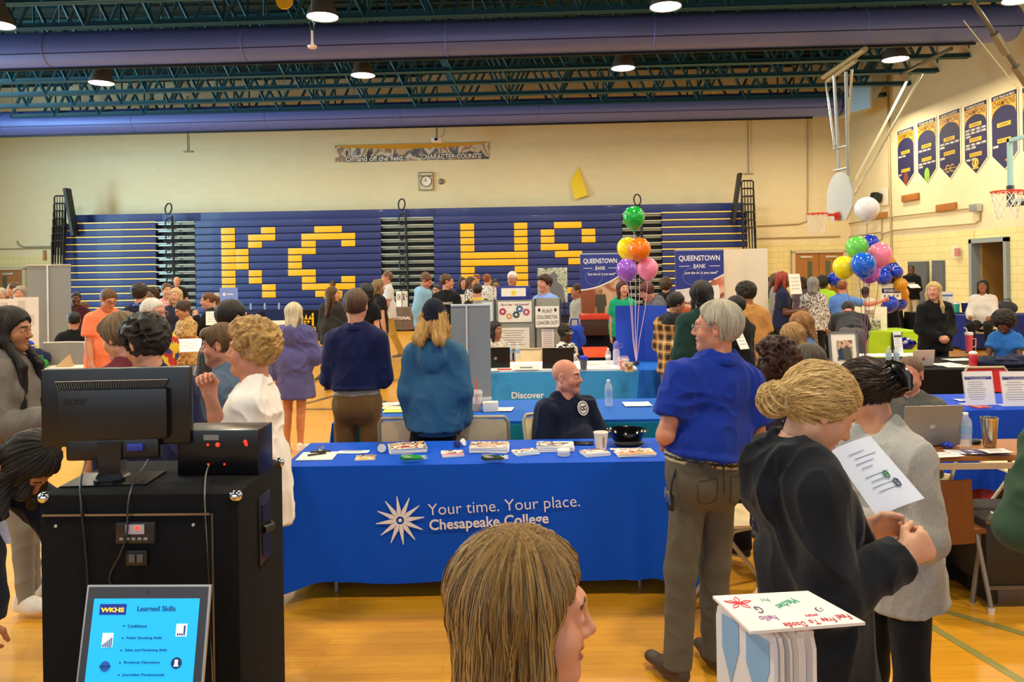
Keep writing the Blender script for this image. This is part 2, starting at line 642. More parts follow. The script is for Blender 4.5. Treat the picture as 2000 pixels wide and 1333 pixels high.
class Body:
 def __init__(s, lean=0, side=0, twist=0, hp=0, hy=0, hr=0, sit=False, legs=None, L='down', Rr='down', w=1.0, belly=0.0, fem=False, nk=0.0, hs=1.0):
  s.w, s.belly, s.fem, s.sit, s.hs = w, belly, fem, sit, hs
  hz = 0.545 if sit else 0.93
  s.P0 = np.array((0, 0, hz + .02))
  s.T = rotm(lean, side, twist)
  TP = s.TP = lambda x, y, z: s.P0 + s.T @ np.array((x, y, z))
  s.N = TP(0, .02, .535)
  s.H = rotm(hp, hr, hy)
  s.Hc = s.N + s.T[:, 2] * .055 + s.H @ np.array((0, -.022 - nk, .075 + .022))
  s.top = s.Hc + s.H @ np.array((0, .015, .122 * hs))
  s.sh, s.elb, s.wr, s.hd, s.curl, s.palm = {}, {}, {}, {}, {}, {}
  for sd, pose in ((1, L), (-1, Rr)):
   if isinstance(pose, str):
    pose = ARMS[pose]
   ua, fa, cu, pn = pose
   sw = .158 * w - (.010 if fem else 0)
   s.sh[sd] = TP(sw * sd, .01, .440)
   f = lambda v: nrm((v[0] * sd, v[1], v[2]))
   s.elb[sd] = s.sh[sd] + f(ua) * .285
   s.wr[sd] = s.elb[sd] + f(fa) * .245
   s.hd[sd] = f(fa)
   s.curl[sd] = cu
   s.palm[sd] = None if pn is None else f(pn)
  s.hip, s.kn, s.an = {}, {}, {}
  for sd in (1, -1):
   hip = np.array((.082 * sd, .0, hz))
   if legs is not None and sd in legs:
    k, a = legs[sd]
    kn, an = hip + nrm(k) * .43, None
    an = kn + nrm(a) * .41
   elif sit:
    kn = hip + nrm((.12 * sd, -1, -.03)) * .43
    an = kn + nrm((.02 * sd, .08, -1)) * .41
   else:
    kn = hip + nrm((.05 * sd, -.03, -1)) * .43
    an = kn + nrm((.03 * sd, .06, -1)) * .41
   s.hip[sd], s.kn[sd], s.an[sd] = hip, kn, an
 def HL(s, x, y, z):
  return s.Hc + s.H @ (np.array((x, y, z)) * s.hs)
 # ---- torso, used for skin and, larger, for clothes
 def torso(s, g=0.0):
  TP, w, T = s.TP, s.w, s.T
  b = s.belly
  o = [('u', el(TP(0, .005, .355), (.158 * w + g, .108 + g, .165 + g), T), .0),
   ('u', rc(TP(-.105 * w, .01, .435), TP(.105 * w, .01, .435), .056 + g), .07),
   ('u', el(TP(0, .004, .16), ((.132 if s.fem else .142) * w + g, .10 + g, .20 + g), T), .06),
   ('u', el(TP(0, .015, -.01), ((.165 if s.fem else .155) * w + g, .118 + g, .14 + g), T), .06)]
  for sd in (1, -1):
   o.append(('u', rc(TP(.11 * w * sd, .015, .455), TP(.03 * sd, .025, .535), .045 + g * .6), .05))
   if s.fem:
    o.append(('u', el(TP(.07 * sd, -.078, .325), (.062 + g * .5, .05 + g * .5, .065 + g * .5), T), .04))
  if b:
   o.append(('u', el(TP(0, -.02 - b * .5, .14), (.13 * w + b * .6 + g, .10 + b + g, .19 + g), T), .06))
  return o
 def limbs_arm(s, sd, g=0.0, k=.05):
  return [('u', rc(s.sh[sd], s.elb[sd], .050 + g, .041 + g), k), ('u', rc(s.elb[sd], s.wr[sd], .041 + g, .0285 + g), .02),
    ('u', rc(s.elb[sd] * .8 + s.wr[sd] * .2, s.elb[sd] * .45 + s.wr[sd] * .55, .041 + g, .035 + g), .02)]
 def limbs_leg(s, sd, g=0.0):
  h, k, a = s.hip[sd], s.kn[sd], s.an[sd]
  back = np.array((0, .022, 0))
  return [('u', rc(h, k, .084 + g, .055 + g), .05), ('u', rc(k, a, .054 + g, .038 + g), .02),
    ('u', rc(k * .8 + a * .2 + back, k * .5 + a * .5 + back * .6, .046 + g, .040 + g), .03)]
 def hand(s, sd):
  W0, D = s.wr[sd], s.hd[sd]
  Nn = s.palm[sd]
  if Nn is None:
   Nn = np.array((-sd, .15, -.2))
  Nn = nrm(Nn - D * (Nn @ D))
  Wd = sd * np.cross(Nn, D)
  c = s.curl[sd]
  o = []
  for q, r1, r2 in ((-.026, .0165, .0165), (0, .018, .0175), (.024, .0175, .0165)):
   o.append(('u', rc(W0 + Wd * q * .55 + D * .005, W0 + Wd * q + D * .083, r1, r2, (Nn, .78)), .018))
  for i, L in enumerate((.074, .082, .076, .060)):
   q = .030 - .0205 * i
   p = W0 + Wd * q + D * (.086 - .005 * abs(i - 1.3))
   a = 0.12
   dr = D + Wd * (.05 - .035 * i)
   for j, (fr, aa) in enumerate(((.45, 62), (.31, 85), (.24, 50))):
    a += c * R(aa) * (1 + .06 * i)
    dv = nrm(dr * math.cos(a) + Nn * math.sin(a))
    p2 = p + dv * L * fr
    o.append(('u', rc(p, p2, .0092 - .0008 * j, .0086 - .0008 * j), .005 if j else .010))
    p = p2
  p = W0 + D * .028 + Wd * .024 + Nn * .006
  d1 = nrm(D * .62 + Wd * (.80 - .45 * c) + Nn * (.2 + .35 * c))
  p2 = p + d1 * .046
  d2 = nrm(D * .85 + Wd * (.28 - .6 * c) + Nn * (.15 + .5 * c))
  p3 = p2 + d2 * .033
  o += [('u', rc(p, p2, .0150, .0115), .016), ('u', rc(p2, p3, .0108, .0095), .006), ('u', rc(p3, p3 + nrm(d2 + Nn * .25) * .02, .0095, .0078), .004)]
  return o
 def head(s, jaw=1.0, nose=1.0, neck=1.0, chubby=0.0):
  H, h, HL = s.H, s.hs, s.HL
  def E(c, r, k, op='u'):
   return (op, el(HL(*c), [q * h for q in r], H), k * h)
  def K(a, b, r1, r2, k, op='u'):
   return (op, rc(HL(*a), HL(*b), r1 * h, r2 * h), k * h)
  c = chubby
  o = [E((0, .018, .030), (.0755, .0965, .088), 0),
   E((0, -.030, -.030), (.0595 + c, .060, .080), .03),
   K((-.044 * jaw, .004, -.062), (-.008, -.058, -.098), .026 + c, .020 + c * .5, .03), K((.044 * jaw, .004, -.062), (.008, -.058, -.098), .026 + c, .020 + c * .5, .03),
   E((0, -.072, -.099), (.020 * jaw, .017, .017), .022),
   E((.036, -.052, -.034), (.026 + c, .024, .026), .025), E((-.036, -.052, -.034), (.026 + c, .024, .026), .025),
   K((-.036, -.072, .024), (0, -.082, .020), .011, .011, .016), K((.036, -.072, .024), (0, -.082, .020), .011, .011, .016),
   E((.030, -.093, .002), (.019, .015, .0125), .012, 's'), E((-.030, -.093, .002), (.019, .015, .0125), .012, 's'),
   E((.031, -.0735, .001), (.0162, .0140, .0135), .004), E((-.031, -.0735, .001), (.0162, .0140, .0135), .004),
   E((.031, -.094, -.0002), (.0132, .0125, .0044), .003, 's'), E((-.031, -.094, -.0002), (.0132, .0125, .0044), .003, 's'),
      K((0, -.084, .012), (0, -.106 - .004 * (nose - 1) * 5, -.026), .0085, .0115 * nose, .014),
   E((0, -.104, -.030), (.0125 * nose, .0125, .0105), .008),
   E((.0125 * nose, -.093, -.034), (.0085, .010, .0075), .007), E((-.0125 * nose, -.093, -.034), (.0085, .010, .0075), .007),
   E((.006, -.100, -.0415), (.0035, .0045, .004), .003, 's'), E((-.006, -.100, -.0415), (.0035, .0045, .004), .003, 's'),
   K((0, -.088, -.045), (0, -.091, -.055), .006, .006, .01),
   K((-.019, -.080, -.0655), (0, -.0905, -.0615), .0042, .0062, .006), K((.019, -.080, -.0655), (0, -.0905, -.0615), .0042, .0062, .006),
   K((-.017, -.079, -.0710), (.0, -.0885, -.0735), .0048, .0078, .006), K((.017, -.079, -.0710), (.0, -.0885, -.0735), .0048, .0078, .006),
   K((-.021, -.086, -.0668), (.021, -.086, -.0668), .0022, .0022, .003, 's')]
  o.append(('s', rc(HL(-.018, -.0955, -.0672), HL(.018, -.0955, -.0672), .0045 * h), .004))
  for sd in (1, -1):
   er = H @ rotm(8, 0, 18 * sd)
   o += [('u', el(HL(.078 * sd, .016, -.004), [.0075 * h, .0185 * h, .031 * h], er), .008 * h),
    ('s', el(HL(.086 * sd, .010, .001), [.006 * h, .010 * h, .017 * h], er), .006 * h),
    ('u', el(HL(.078 * sd, .010, -.030), [.006 * h, .009 * h, .010 * h], er), .006 * h)]
  o.append(('u', rc(HL(0, .020, -.055), s.TP(0, .02, .475), .052 * neck, .060 * neck), .025))
  o.append(('u', rc(HL(0, -.012, -.085), s.TP(0, -.010, .49), .030 * neck, .040 * neck), .03))
  return o
SEATED = []
HAIR = {
 'none': None, 'short': dict(t=.008, amp=.0045), 'buzz': dict(t=.003, amp=.0015), 'messy': dict(t=.016, amp=.009, fringe=1),
 'curly': dict(t=.022, amp=.015, curl=1, fringe=1), 'crop': dict(t=.014, amp=.012, curl=1), 'afro': dict(t=.02, amp=.016, curl=1, afro=.135),
 'bowl': dict(t=.014, amp=.005, fringe=1), 'long': dict(t=.012, amp=.006, long=.34), 'bob': dict(t=.018, amp=.007, long=.15),
 'pony': dict(t=.008, amp=.003, pony=.28, pull=1), 'bun': dict(t=.009, amp=.004, bun=1, pull=1), 'ring': dict(t=.007, amp=.003, ring=1),
}
def add_strands(ho, n, hc, B, S, HL, hk):
 """Single strands combed over the hair: down for loose hair, towards the bun for pinned hair."""
 from mathutils.kdtree import KDTree
 me = ho.data
 N = len(me.vertices)
 kd = KDTree(N)
 co = [v.co.copy() for v in me.vertices]
 no = [v.normal.copy() for v in me.vertices]
 for i, c in enumerate(co):
  kd.insert(c, i)
 kd.balance()
 rg = random.Random(n)
 bun = Vector(tuple(HL(*hk.get('bunp', (0, .125, -.02))) * S)) if hk.get('bun') else None
 crown = Vector(tuple(HL(0, .035, .13) * S))
 zs = sorted(c.z for c in co)
 zcut = zs[int(N * .35)]
 b = MB()
 for k in range(n):
  i = rg.randrange(N)
  if bun is None and co[i].z < zcut and rg.random() < .8:
   continue
  p, nn = co[i], no[i]
  pts, off = [], rg.uniform(.0002, .0024)
  step = .011 * S
  sway = rg.uniform(-.25, .25)
  for q in range(rg.randint(10, 34)):
   if bun is not None:
    dv = (bun - p)
    if dv.length < .045 * S:
     ax = Vector(tuple(B.H[:, 0]))
     dv = ax.cross(p - bun) + ax * .3
   else:
    dv = Vector((0, 0, -1)) + (p - crown).normalized() * .35
   dv = dv.normalized()
   dv = dv - nn * dv.dot(nn) + nn.cross(dv) * sway * .4
   if dv.length < .05:
    break
   pts.append(p + nn * off)
   p = p + dv.normalized() * step
   c, j, dist = kd.find(p)
   nn = (nn * .5 + no[j] * .5).normalized()
   if dist < .02:
    p = p + nn * ((c - p).dot(nn))
   elif bun is None:
    pass
   else:
    break
  if len(pts) > 4:
   m = len(pts)
   b.mat(rg.choice((0, 0, 1, 2)))
   b.tube(pts, [.0007 * (1 - .75 * abs(2 * q / (m - 1) - 1) ** 3) for q in range(m)], 4, cap=False)
 mats = [plain(hc[1], .38, var=.12), plain(hc[0], .4, var=.12), hairmat(*hc)]
 o = b.build('strand_layer', mats, ho, flip=False, smooth=80)
 o['kind'] = 'stuff'
def stick_line(root, target, pts, r, mat_, name):
 """A stitched line laid on a garment; pts in the person's own frame."""
 from mathutils.kdtree import KDTree
 me = target.data
 kd = KDTree(len(me.vertices))
 for i, v in enumerate(me.vertices):
  kd.insert(v.co, i)
 kd.balance()
 out = []
 for a, c in zip(pts[:-1], pts[1:]):
  for q in range(8):
   p = Vector(a).lerp(Vector(c), q / 8)
   cc, i, _ = kd.find(p)
   nn = me.vertices[i].normal
   out.append(p + nn * ((cc - p).dot(nn)) + nn * r * .6)
 b = MB()
 b.tube(out, r, 5)
 return b.build(name, mat_, root)
def child(o, name):
 return next((c for c in o.children if c.name.split('.')[0] == name), None)
def person(u, v, d, label, face=180, S=None, hair='short', hc=('#2a1c14', '#4a3424'), sk='#d9a184', shirt=None, pants=('#23252b',), shoes='#2b2b2d',
  hair_kw=None, cat='person', glasses=None, beard=None, belt=None, hat=None, fold=1.0, q=1.0, head_kw=None, lips='#b5705f', strands=0, dx=0.0, group=None, **pose):
 """One person whose head top is seen at pixel (u, v), d metres away. Body one mesh; clothes and hair are its children."""
 B = Body(**pose)
 tgt = V(u, v, d)
 hk0 = dict(HAIR[hair] or {}) if hair else {}
 hk0.update(hair_kw or {})
 tz = .118 if not hk0 or hk0.get('ring') else .118 + hk0['t'] + (hk0['amp'] * .5 if hk0.get('curl') else 0)
 if hk0.get('afro'):
  tz = .05 + hk0['afro'] * .95
 if hat:
  tz = .16
 B.top = B.Hc + B.H @ np.array((0, .018, tz * B.hs))
 if S is None:
  S = tgt.z / B.top[2]
 yaw = R(face)
 Rz = Matrix.Rotation(yaw, 3, 'Z')
 off = Rz @ Vector(tuple(B.top * S))
 loc = Vector((tgt.x - off.x + dx, tgt.y - off.y, 0))
 print('person %-60s S=%.2f z=%.2f' % (label[:60], S, tgt.z))
 hv = min(.011, max(.0026, d * .00085)) / q      # cell size: head, hands
 bv = min(.022, max(.007, d * .0019)) / q
 seed = (abs(hash(label[:5])) % 1) + len(label) * 1.7 + u * .013
 eye_c, skm = None, skin(sk)
 hk = dict(HAIR[hair] or {}) if hair else {}
 if hair_kw:
  hk.update(hair_kw)
 has_hair = hair and hair != 'none'
 hm = hairmat(*hc)
 # ---------- body: one mesh
 base = B.torso(-.006)
 for sd in (1, -1):
  base += B.limbs_arm(sd, 0)
  base += B.limbs_leg(sd, -.004)
  if d > 7:
   base += B.hand(sd)
  base += [('u', rc(B.an[sd], B.an[sd] + np.array((.01 * sd, -.10, -.045)), .034, .026), .03)]
 meshes = [solve(base, bv)]
 hP, hQ = solve(B.head(**(head_kw or {})), hv)
 meshes.append((hP, hQ))
 if d <= 7:
  for sd in (1, -1):
   w, e = B.wr[sd], B.elb[sd]
   meshes.append(solve([('u', rc(e * .35 + w * .65, w, .0329, .0285), .0)] + B.hand(sd), hv * 1.1))
 P = np.concatenate([m[0] for m in meshes])
 offs = np.cumsum([0] + [len(m[0]) for m in meshes])
 Q = np.concatenate([m[1] + o for m, o in zip(meshes, offs)])
 c = P[Q].mean(1)
 lc = ((c - B.Hc) @ B.H) / B.hs
 mi = np.zeros(len(Q), int)
 ax = np.abs(lc[:, 0])
 mi[(ax < .0225) & (np.abs(lc[:, 2] + .0672) < .0115 - .25 * ax) & (lc[:, 1] < -.078)] = 1
 bro = (ax > .012) & (ax < .047) & (np.abs(lc[:, 2] - (.0245 - .12 * np.maximum(0, ax - .034))) < .0042) & (lc[:, 1] < -.055)
 mi[bro] = 2
 browm = hm if hair in (None, 'none') or has_hair else hm
 me = qmesh('person', P * S, Q, [skm, skin(lips), plain(hc[0], .7)], mi)
 root = link('person', me, None, loc, yaw)
 tag(root, label, cat, group)
 def part(name, ops, h, mats, disp=None, attr=None, mfn=None, rel=1):
  Pp, Qq = solve(ops, h)
  if len(Pp) == 0:
   return None
  if rel:
   Pp = relax(Pp, Qq, rel)
  if disp is not None:
   Nn = vnormals(Pp, Qq)
   Pp = Pp + Nn * disp(Pp)[:, None]
  a = attr(Pp) if attr else None
  m = mfn(Pp[Qq].mean(1)) if mfn else None
  return link(name, qmesh(name, Pp * S, Qq, mats, m, a), root)
 # ---------- eyes
 if d < 14:
  for sd in (1, -1):
   e = MB()
   r = .0122 * B.hs * S
   n, m = 12, 10
   for rr0, rr1, k in ((0, .16, 2), (.16, .42, 1), (.42, 1.6, 0)):
    e.mat(k)
    prof = [(r * math.sin(rr0 + (rr1 - rr0) * i / 4) + 1e-6, r * math.cos(rr0 + (rr1 - rr0) * i / 4)) for i in range(5)]
    e.lathe(prof, n, cap=False)
   H4 = Matrix(B.H.tolist()).to_4x4() @ Matrix.Rotation(PI / 2, 4, 'X')
   ctr = Vector(tuple(B.HL(.031 * sd, -.0752, .0005) * S))
   e.v = [tuple(ctr + (H4 @ Vector(x))) for x in e.v]
   e.build('eye', [plain('#e8e2dc', .2, var=0), plain('#4a3424', .15, var=0), plain('#0a0a0a', .1, var=0)], root)
 # ---------- clothes
 def fold_fn(amp, sx=7, sz=2.4):
  def f(p):
   a = p * np.array((sx, sx, sz)) + seed
   wrp = vnoise(p * 3.1 + seed)
   n = vnoise(a + wrp[:, None] * 2.4)
   rdg = (1 - np.abs(2 * n - 1)) ** 2
   n2 = vnoise(p * np.array((17, 17, 9)) + seed + wrp[:, None] * 3)
   r2 = (1 - np.abs(2 * n2 - 1)) ** 2
   return amp * ((rdg - .35) * 1.5 + (r2 - .35) * .8) * fold
  return f
 if shirt:
  sh = dict(g=.012, hem=-.06, sleeve=2.0, loose=0.0, neck='crew')
  sh.update(shirt)
  g = sh['g']
  smat = sh['mat'] if 'mat' in sh else fabric(sh['col'])
  ops = B.torso(g)
  hemz = sh['hem']
  lo_ = sh['loose']
  if hemz < -.02 or lo_:
   ops.append(('u', rc(B.TP(0, .01, .10), B.TP(0, .014, hemz - .02), .140 * B.w + g + lo_ * .6, (.180 if B.fem else .175) * B.w + g + lo_ * .55, (B.T[:, 1], .80)), .06))
  if lo_:
   ops.append(('u', el(B.TP(0, 0, .13), (.145 * B.w + g + lo_, .112 + g + lo_, .2), B.T), .05))
  ops.append(('c', plane(B.TP(0, 0, hemz), -B.T[:, 2]), .008))
  nd = nrm(B.Hc - B.N + B.T[:, 2] * .1)
  ops.append(('s', rc(B.N + nd * .0 - B.T[:, 1] * .012, B.N + nd * .12, .056, .075), .012))
  sl = sh['sleeve']
  for sd in (1, -1):
   a, e, w = B.sh[sd], B.elb[sd], B.wr[sd]
   sg = g + lo_ * .5
   if sl <= 0:
    continue
   if sl <= 1:
    ops.append(('u', rc(a, a + (e - a) * sl, .053 + sg, .053 + sg * 1.35, cut=True), .05))
   else:
    wx = e + (w - e) * (sl - 1)
    ops += [('u', rc(a, e, .051 + sg, .045 + sg), .05), ('u', rc(e, wx, .046 + sg, .036 + sg * .9, cut=True), .022)]
    if lo_:
     ops.append(('u', rc(e * .25 + wx * .75, wx, .045 + sg, .036 + sg * .8, cut=True), .02))
  hood = sh.get('hood')
  if hood:
   ops += [('u', rc(B.TP(.085, -.015, .50), B.TP(.06, .075, .515), .030, .040), .03), ('u', rc(B.TP(-.085, -.015, .50), B.TP(-.06, .075, .515), .030, .040), .03),
     ('u', rc(B.TP(.06, .075, .515), B.TP(0, .115, .50), .042, .050), .02), ('u', rc(B.TP(-.06, .075, .515), B.TP(0, .115, .50), .042, .050), .02),
     ('u', el(B.TP(0, .125, .425), (.098, .045, .10), B.T), .04),
     ('u', rc(B.TP(.085, -.015, .50), B.TP(.02, -.095, .445), .030, .020), .03), ('u', rc(B.TP(-.085, -.015, .50), B.TP(-.02, -.095, .445), .030, .020), .03)]
  mats, mfn = [smat], None
  if 'col2' in sh:       # a second colour on hood, collar or vest front
   mats.append(fabric(sh['col2']))
   def mfn(cc):
    l = (cc - B.P0) @ B.T
    return ((l[:, 2] > sh.get('col2z', .475)) & (np.abs(l[:, 0]) < .125)).astype(int)
  part('shirt', ops, bv * .85, mats, fold_fn(sh.get('amp', .0085) + lo_ * .12), mfn=mfn)
  nc = B.N - B.T[:, 2] * .012
  if sh['neck'] == 'polo':
   ops = []
   for i in range(12):
    a0, a1 = 2 * PI * i / 14 - PI / 2 + .35, 2 * PI * (i + 1) / 14 - PI / 2 + .35
    pf = lambda a: B.TP(.076 * math.cos(a), .022 + .074 * math.sin(a), .512 + .02 * math.sin(a))
    ops.append(('u', rc(pf(a0), pf(a1), .022, .022, (nrm(pf(a0) - B.TP(0, .022, .512)), .42)), .006))
   part('collar', ops, max(.005, bv * .6), [fabric(sh.get('collar', sh.get('col', '#223355')))])
  elif sh['neck'] == 'crew':
   ops = []
   for i in range(16):
    pf = lambda a: B.TP(.071 * math.cos(a), .014 + .070 * math.sin(a), .503 + .030 * math.sin(a))
    ops.append(('u', rc(pf(2 * PI * i / 16), pf(2 * PI * (i + 1) / 16), .0095), .003))
   part('collar', ops, max(.0045, bv * .55), [smat])
  if hood and d < 12:
   for sd in (1, -1):
    pass
  if d < 7 and sh.get('rib'):
   ops = B.torso(g + .004)
   ops.append(('u', rc(B.TP(0, .01, .10), B.TP(0, .008, hemz - .02), .128 * B.w + g, .140 * B.w + g, (B.T[:, 1], .76)), .06))
   ops += [('c', plane(B.TP(0, 0, hemz - .045), -B.T[:, 2]), .006), ('c', plane(B.TP(0, 0, hemz + .02), B.T[:, 2]), .006)]
   part('waistband', ops, bv, [smat])
 if pants:
  pc = pants[0]
  kind = pants[1] if len(pants) > 1 else 'straight'
  r = {'straight': (.089, .072, .070, .064), 'slim': (.086, .062, .060, .044), 'loose': (.096, .086, .084, .078), 'shorts': (.092, .086, 0, 0)}[kind]
  g = .009
  TP = B.TP
  ops = [('u', el(TP(0, .012, -.01), ((.168 if B.fem else .158) * B.w + g, .122 + g, .15), B.T), 0), ('u', el(TP(0, .004, .10), (.140 * B.w + g, .102 + g, .13), B.T), .05)]
  if B.belly:
   ops.append(('u', el(TP(0, -.02 - B.belly * .4, .10), (.13 * B.w + B.belly * .6, .10 + B.belly, .16), B.T), .06))
  for sd in (1, -1):
   ops.append(('u', el(TP(.075 * sd, .055, -.05), (.085, .085, .10), B.T), .05))
  ops.append(('c', plane(TP(0, 0, .095), B.T[:, 2]), .006))
  for sd in (1, -1):
   h_, k_, a_ = B.hip[sd], B.kn[sd], B.an[sd]
   if kind == 'shorts':
    ops.append(('u', rc(h_, h_ + (k_ - h_) * .6, r[0], r[1], cut=True), .03))
   else:
    a2 = a_ + nrm(a_ - k_) * .025
    ops += [('u', rc(h_, k_, r[0], r[1]), .03), ('u', rc(k_, a2, r[2], r[3], cut=True), .03)]
  pm = pc if not isinstance(pc, str) else fabric(pc)
  part('trousers' if kind != 'shorts' else 'shorts', ops, bv, [pm], fold_fn(.0045, 8, 5))
 if belt:
  ops = [('u', el(B.TP(0, .012, -.01), ((.168 if B.fem else .158) * B.w + .016, .122 + .016, .15), B.T), 0), ('u', el(B.TP(0, .004, .10), (.140 * B.w + .016, .102 + .016, .13), B.T), .05)]
  if B.belly:
   ops.append(('u', el(B.TP(0, -.02 - B.belly * .4, .10), (.13 * B.w + B.belly * .6 + .006, .10 + B.belly + .006, .16), B.T), .06))
  z0 = belt.get('z', .06)
  ops += [('c', plane(B.TP(0, 0, z0 + .02), B.T[:, 2]), 0), ('c', plane(B.TP(0, 0, z0 - .02), -B.T[:, 2]), 0)]
  bm_ = [plain(belt['col'], .5)] + ([plain(belt['stripe'], .5)] if 'stripe' in belt else [])
  part('belt', ops, bv * .8, bm_, mfn=(lambda cc: (np.abs(((cc - B.P0) @ B.T)[:, 2] - z0) < .006).astype(int)) if 'stripe' in belt else None, rel=0)
 # ---------- shoes
 if shoes:
  for sd in (1, -1):
   a = B.an[sd]
   tilt = max(0.0, a[2] - .105)
   fz = a[2] - .075
   fd = nrm((.16 * sd, -1, -tilt * 2.2))
   hl = np.array((a[0], a[1] + .035, fz + .032))
   toe = hl + fd * .21
   toe[2] = max(toe[2], .03)
   X = nrm(np.cross(fd, (0, 0, 1)))
   up = np.cross(X, fd)
   ops = [('u', rc(hl, hl + fd * .10, .036, .040), .0), ('u', rc(hl + fd * .09, toe, .041, .034, (up, .8)), .03),
    ('u', rc(hl + up * .05 + fd * .015, hl + fd * .10 + up * .012, .038, .036), .03),
    ('c', plane(hl - up * .030, -up), .004)]
   sm = [plain(shoes if isinstance(shoes, str) else shoes[0], .6), plain('#d8d4cc' if isinstance(shoes, str) else shoes[1], .7)]
   part('shoe', ops, max(.006, bv * .7), sm, mfn=lambda cc, hl=hl, up=up: (((cc - hl) @ up) < -.012).astype(int), rel=0)
 # ---------- hair
 lh = lambda p: ((p - B.Hc) @ B.H) / B.hs
 if has_hair:
  HL, H, h = B.HL, B.H, B.hs
  t, amp = hk['t'], hk['amp']
  E = lambda c_, r_, k: ('u', el(HL(*c_), [x * h for x in r_], H), k * h)
  ops = [E((0, .020, .030), (.0775 + t, .0975 + t, .0895 + t), 0)]
  if hk.get('afro'):
   ra = hk['afro']
   ops.append(E((0, .035, .05), (ra, ra * .95, ra * .95), .03))
  if hk.get('up'):
   ops.append(E((0, -.01, .085), (.06, .075, .035 + hk['up']), .03))
  hl_y, hl_z = hk.get('line', (-.080, .068))
  ops.append(('c', plane(HL(0, hl_y, hl_z), H @ np.array((0, -.83, -.55))), .008))
  low = hk.get('nape', -.085)
  if not (hk.get('long') or hk.get('afro')):
   ops.append(('c', plane(HL(0, .09, low), H @ np.array((0, .25, -1))), .01))
  if (not hk.get('long') and not hk.get('afro') and t < .013) or hk.get('ears'):
   for sd in (1, -1):
    ops.append(('s', el(HL(.088 * sd, .004, -.008), [.026 * h, .030 * h, .036 * h], H), .008))
  if hat:
   ops.append(('c', plane(HL(0, 0, .02), H @ np.array((0, .3, 1))), .004))
  if hk.get('ring'):
   ops.append(('c', plane(HL(0, .0, .045), H @ np.array((0, -.35, 1))), .008))
  if hk.get('fringe'):
   ops.append(E((0, -.066, .078), (.062, .036, .026 + t * .5), .02))
   ops.append(E((.03, -.074, .062), (.032, .020, .018), .015))
   ops.append(E((-.03, -.074, .062), (.032, .020, .018), .015))
  ph = hk.get('side')
  if hk.get('long'):
   Lh = hk['long']
   dn = np.array((0, 0, -1.0))
   bk = B.T[:, 1] * hk.get('off', .055 + max(0, Lh - .18) * .35)
   b0 = HL(0, .060, .02)
   wid = hk.get('wid', .085)
   b1 = b0 + dn * Lh + bk
   side = H[:, 0]
   ops.append(('u', rc(b0 + side * .03, b1 + side * wid * .5, .066 * h, hk.get('tip', .034), (H[:, 1], .8)), .03))
   ops.append(('u', rc(b0 - side * .03, b1 - side * wid * .5, .066 * h, hk.get('tip', .034), (H[:, 1], .8)), .03))
   fl = hk.get('front', .62)
   for sd in (1, -1):
    if ph and sd != ph:
     continue
    a0 = HL(.066 * sd, -.012, .045)
    a1 = HL(.076 * sd, -.008, -.06)
    a2 = a1 + dn * Lh * fl + H[:, 0] * sd * .012 - B.T[:, 1] * hk.get('fo', .0)
    am = a1 + dn * .15 + H[:, 0] * sd * .006 - B.T[:, 1] * hk.get('fo', .0)
    ops += [('u', rc(a0, a1, .020 * h, .022 * h), .02), ('u', rc(a1, am, .024 * h, .024), .02)]
    if Lh * fl > .16:
     ops.append(('u', rc(am, a2, .026, .016), .02))
  if hk.get('pony'):
   k0, k1 = HL(0, .115, .035), None
   k1 = HL(0, .150, .0)
   k2 = k1 + np.array((0, 0, -1)) * hk['pony'] * .6 + B.T[:, 1] * .015
   k3 = k2 + np.array((0, 0, -1)) * hk['pony'] * .4
   ops += [('u', rc(k0, k1, .028, .032), .02), ('u', rc(k1, k2, .034, .030), .02), ('u', rc(k2, k3, .030, .008), .02)]
  if hk.get('bun'):
   bp = hk.get('bunp', (0, .125, -.02))
   br = hk.get('bunr', .047)
   ops += [('u', el(HL(*bp), (br, br * .9, br), H), .012)]
  pull = hk.get('pull')
  def attr(p):
   l = lh(p)
   a = np.arctan2(l[:, 0], l[:, 2] + .01) if pull else np.arctan2(l[:, 0], l[:, 1] - .02)
   f = 16 if not hk.get('curl') else 9
   return np.stack([np.cos(a) * f, np.sin(a) * f, (l[:, 1] if pull else l[:, 2]) * (9 if not hk.get('curl') else 60)], 1) + seed
  def disp(p):
   if hk.get('curl'):
    pp = p * hk.get('cf', 42) + seed
    n = vnoise(pp + vnoise(pp * .6)[:, None] * 2)
    return amp * 2 * ((1 - np.abs(2 * n - 1)) - .45)
   a = attr(p)
   n = vnoise(a)
   n2 = vnoise(a * 2.3 + 9)
   return amp * 2 * ((n - .5) + .6 * (n2 - .5))
  ho = part('hair', ops, hv * 1.15 if d > 3 else hv, [hm], disp, attr, rel=1)
  if strands:
   add_strands(ho, strands, hc, B, S, HL, hk)
 if beard:
  HL, H, h = B.HL, B.H, B.hs
  ops = [('u', rc(HL(-.022, -.083, -.053), HL(.022, -.083, -.053), .0072), .004), ('u', rc(HL(.026, -.074, -.057), HL(.022, -.064, -.095), .0095, .012), .006), ('u', rc(HL(-.026, -.074, -.057), HL(-.022, -.064, -.095), .0095, .012), .006),
   ('u', el(HL(0, -.074, -.102), (.024, .020, .022), H), .01)]
  if beard == 'full':
   ops += [('u', rc(HL(.064, -.0, -.03), HL(.02, -.06, -.098), .018, .020), .01), ('u', rc(HL(-.064, -.0, -.03), HL(-.02, -.06, -.098), .018, .020), .01)]
  ops.append(('s', rc(HL(-.016, -.098, -.068), HL(.016, -.098, -.068), .0115), .004))
  part('beard', ops, max(.0035, hv), [plain('#2c1c12', .85) if beard != 'grey' else plain('#8a8580', .8)])
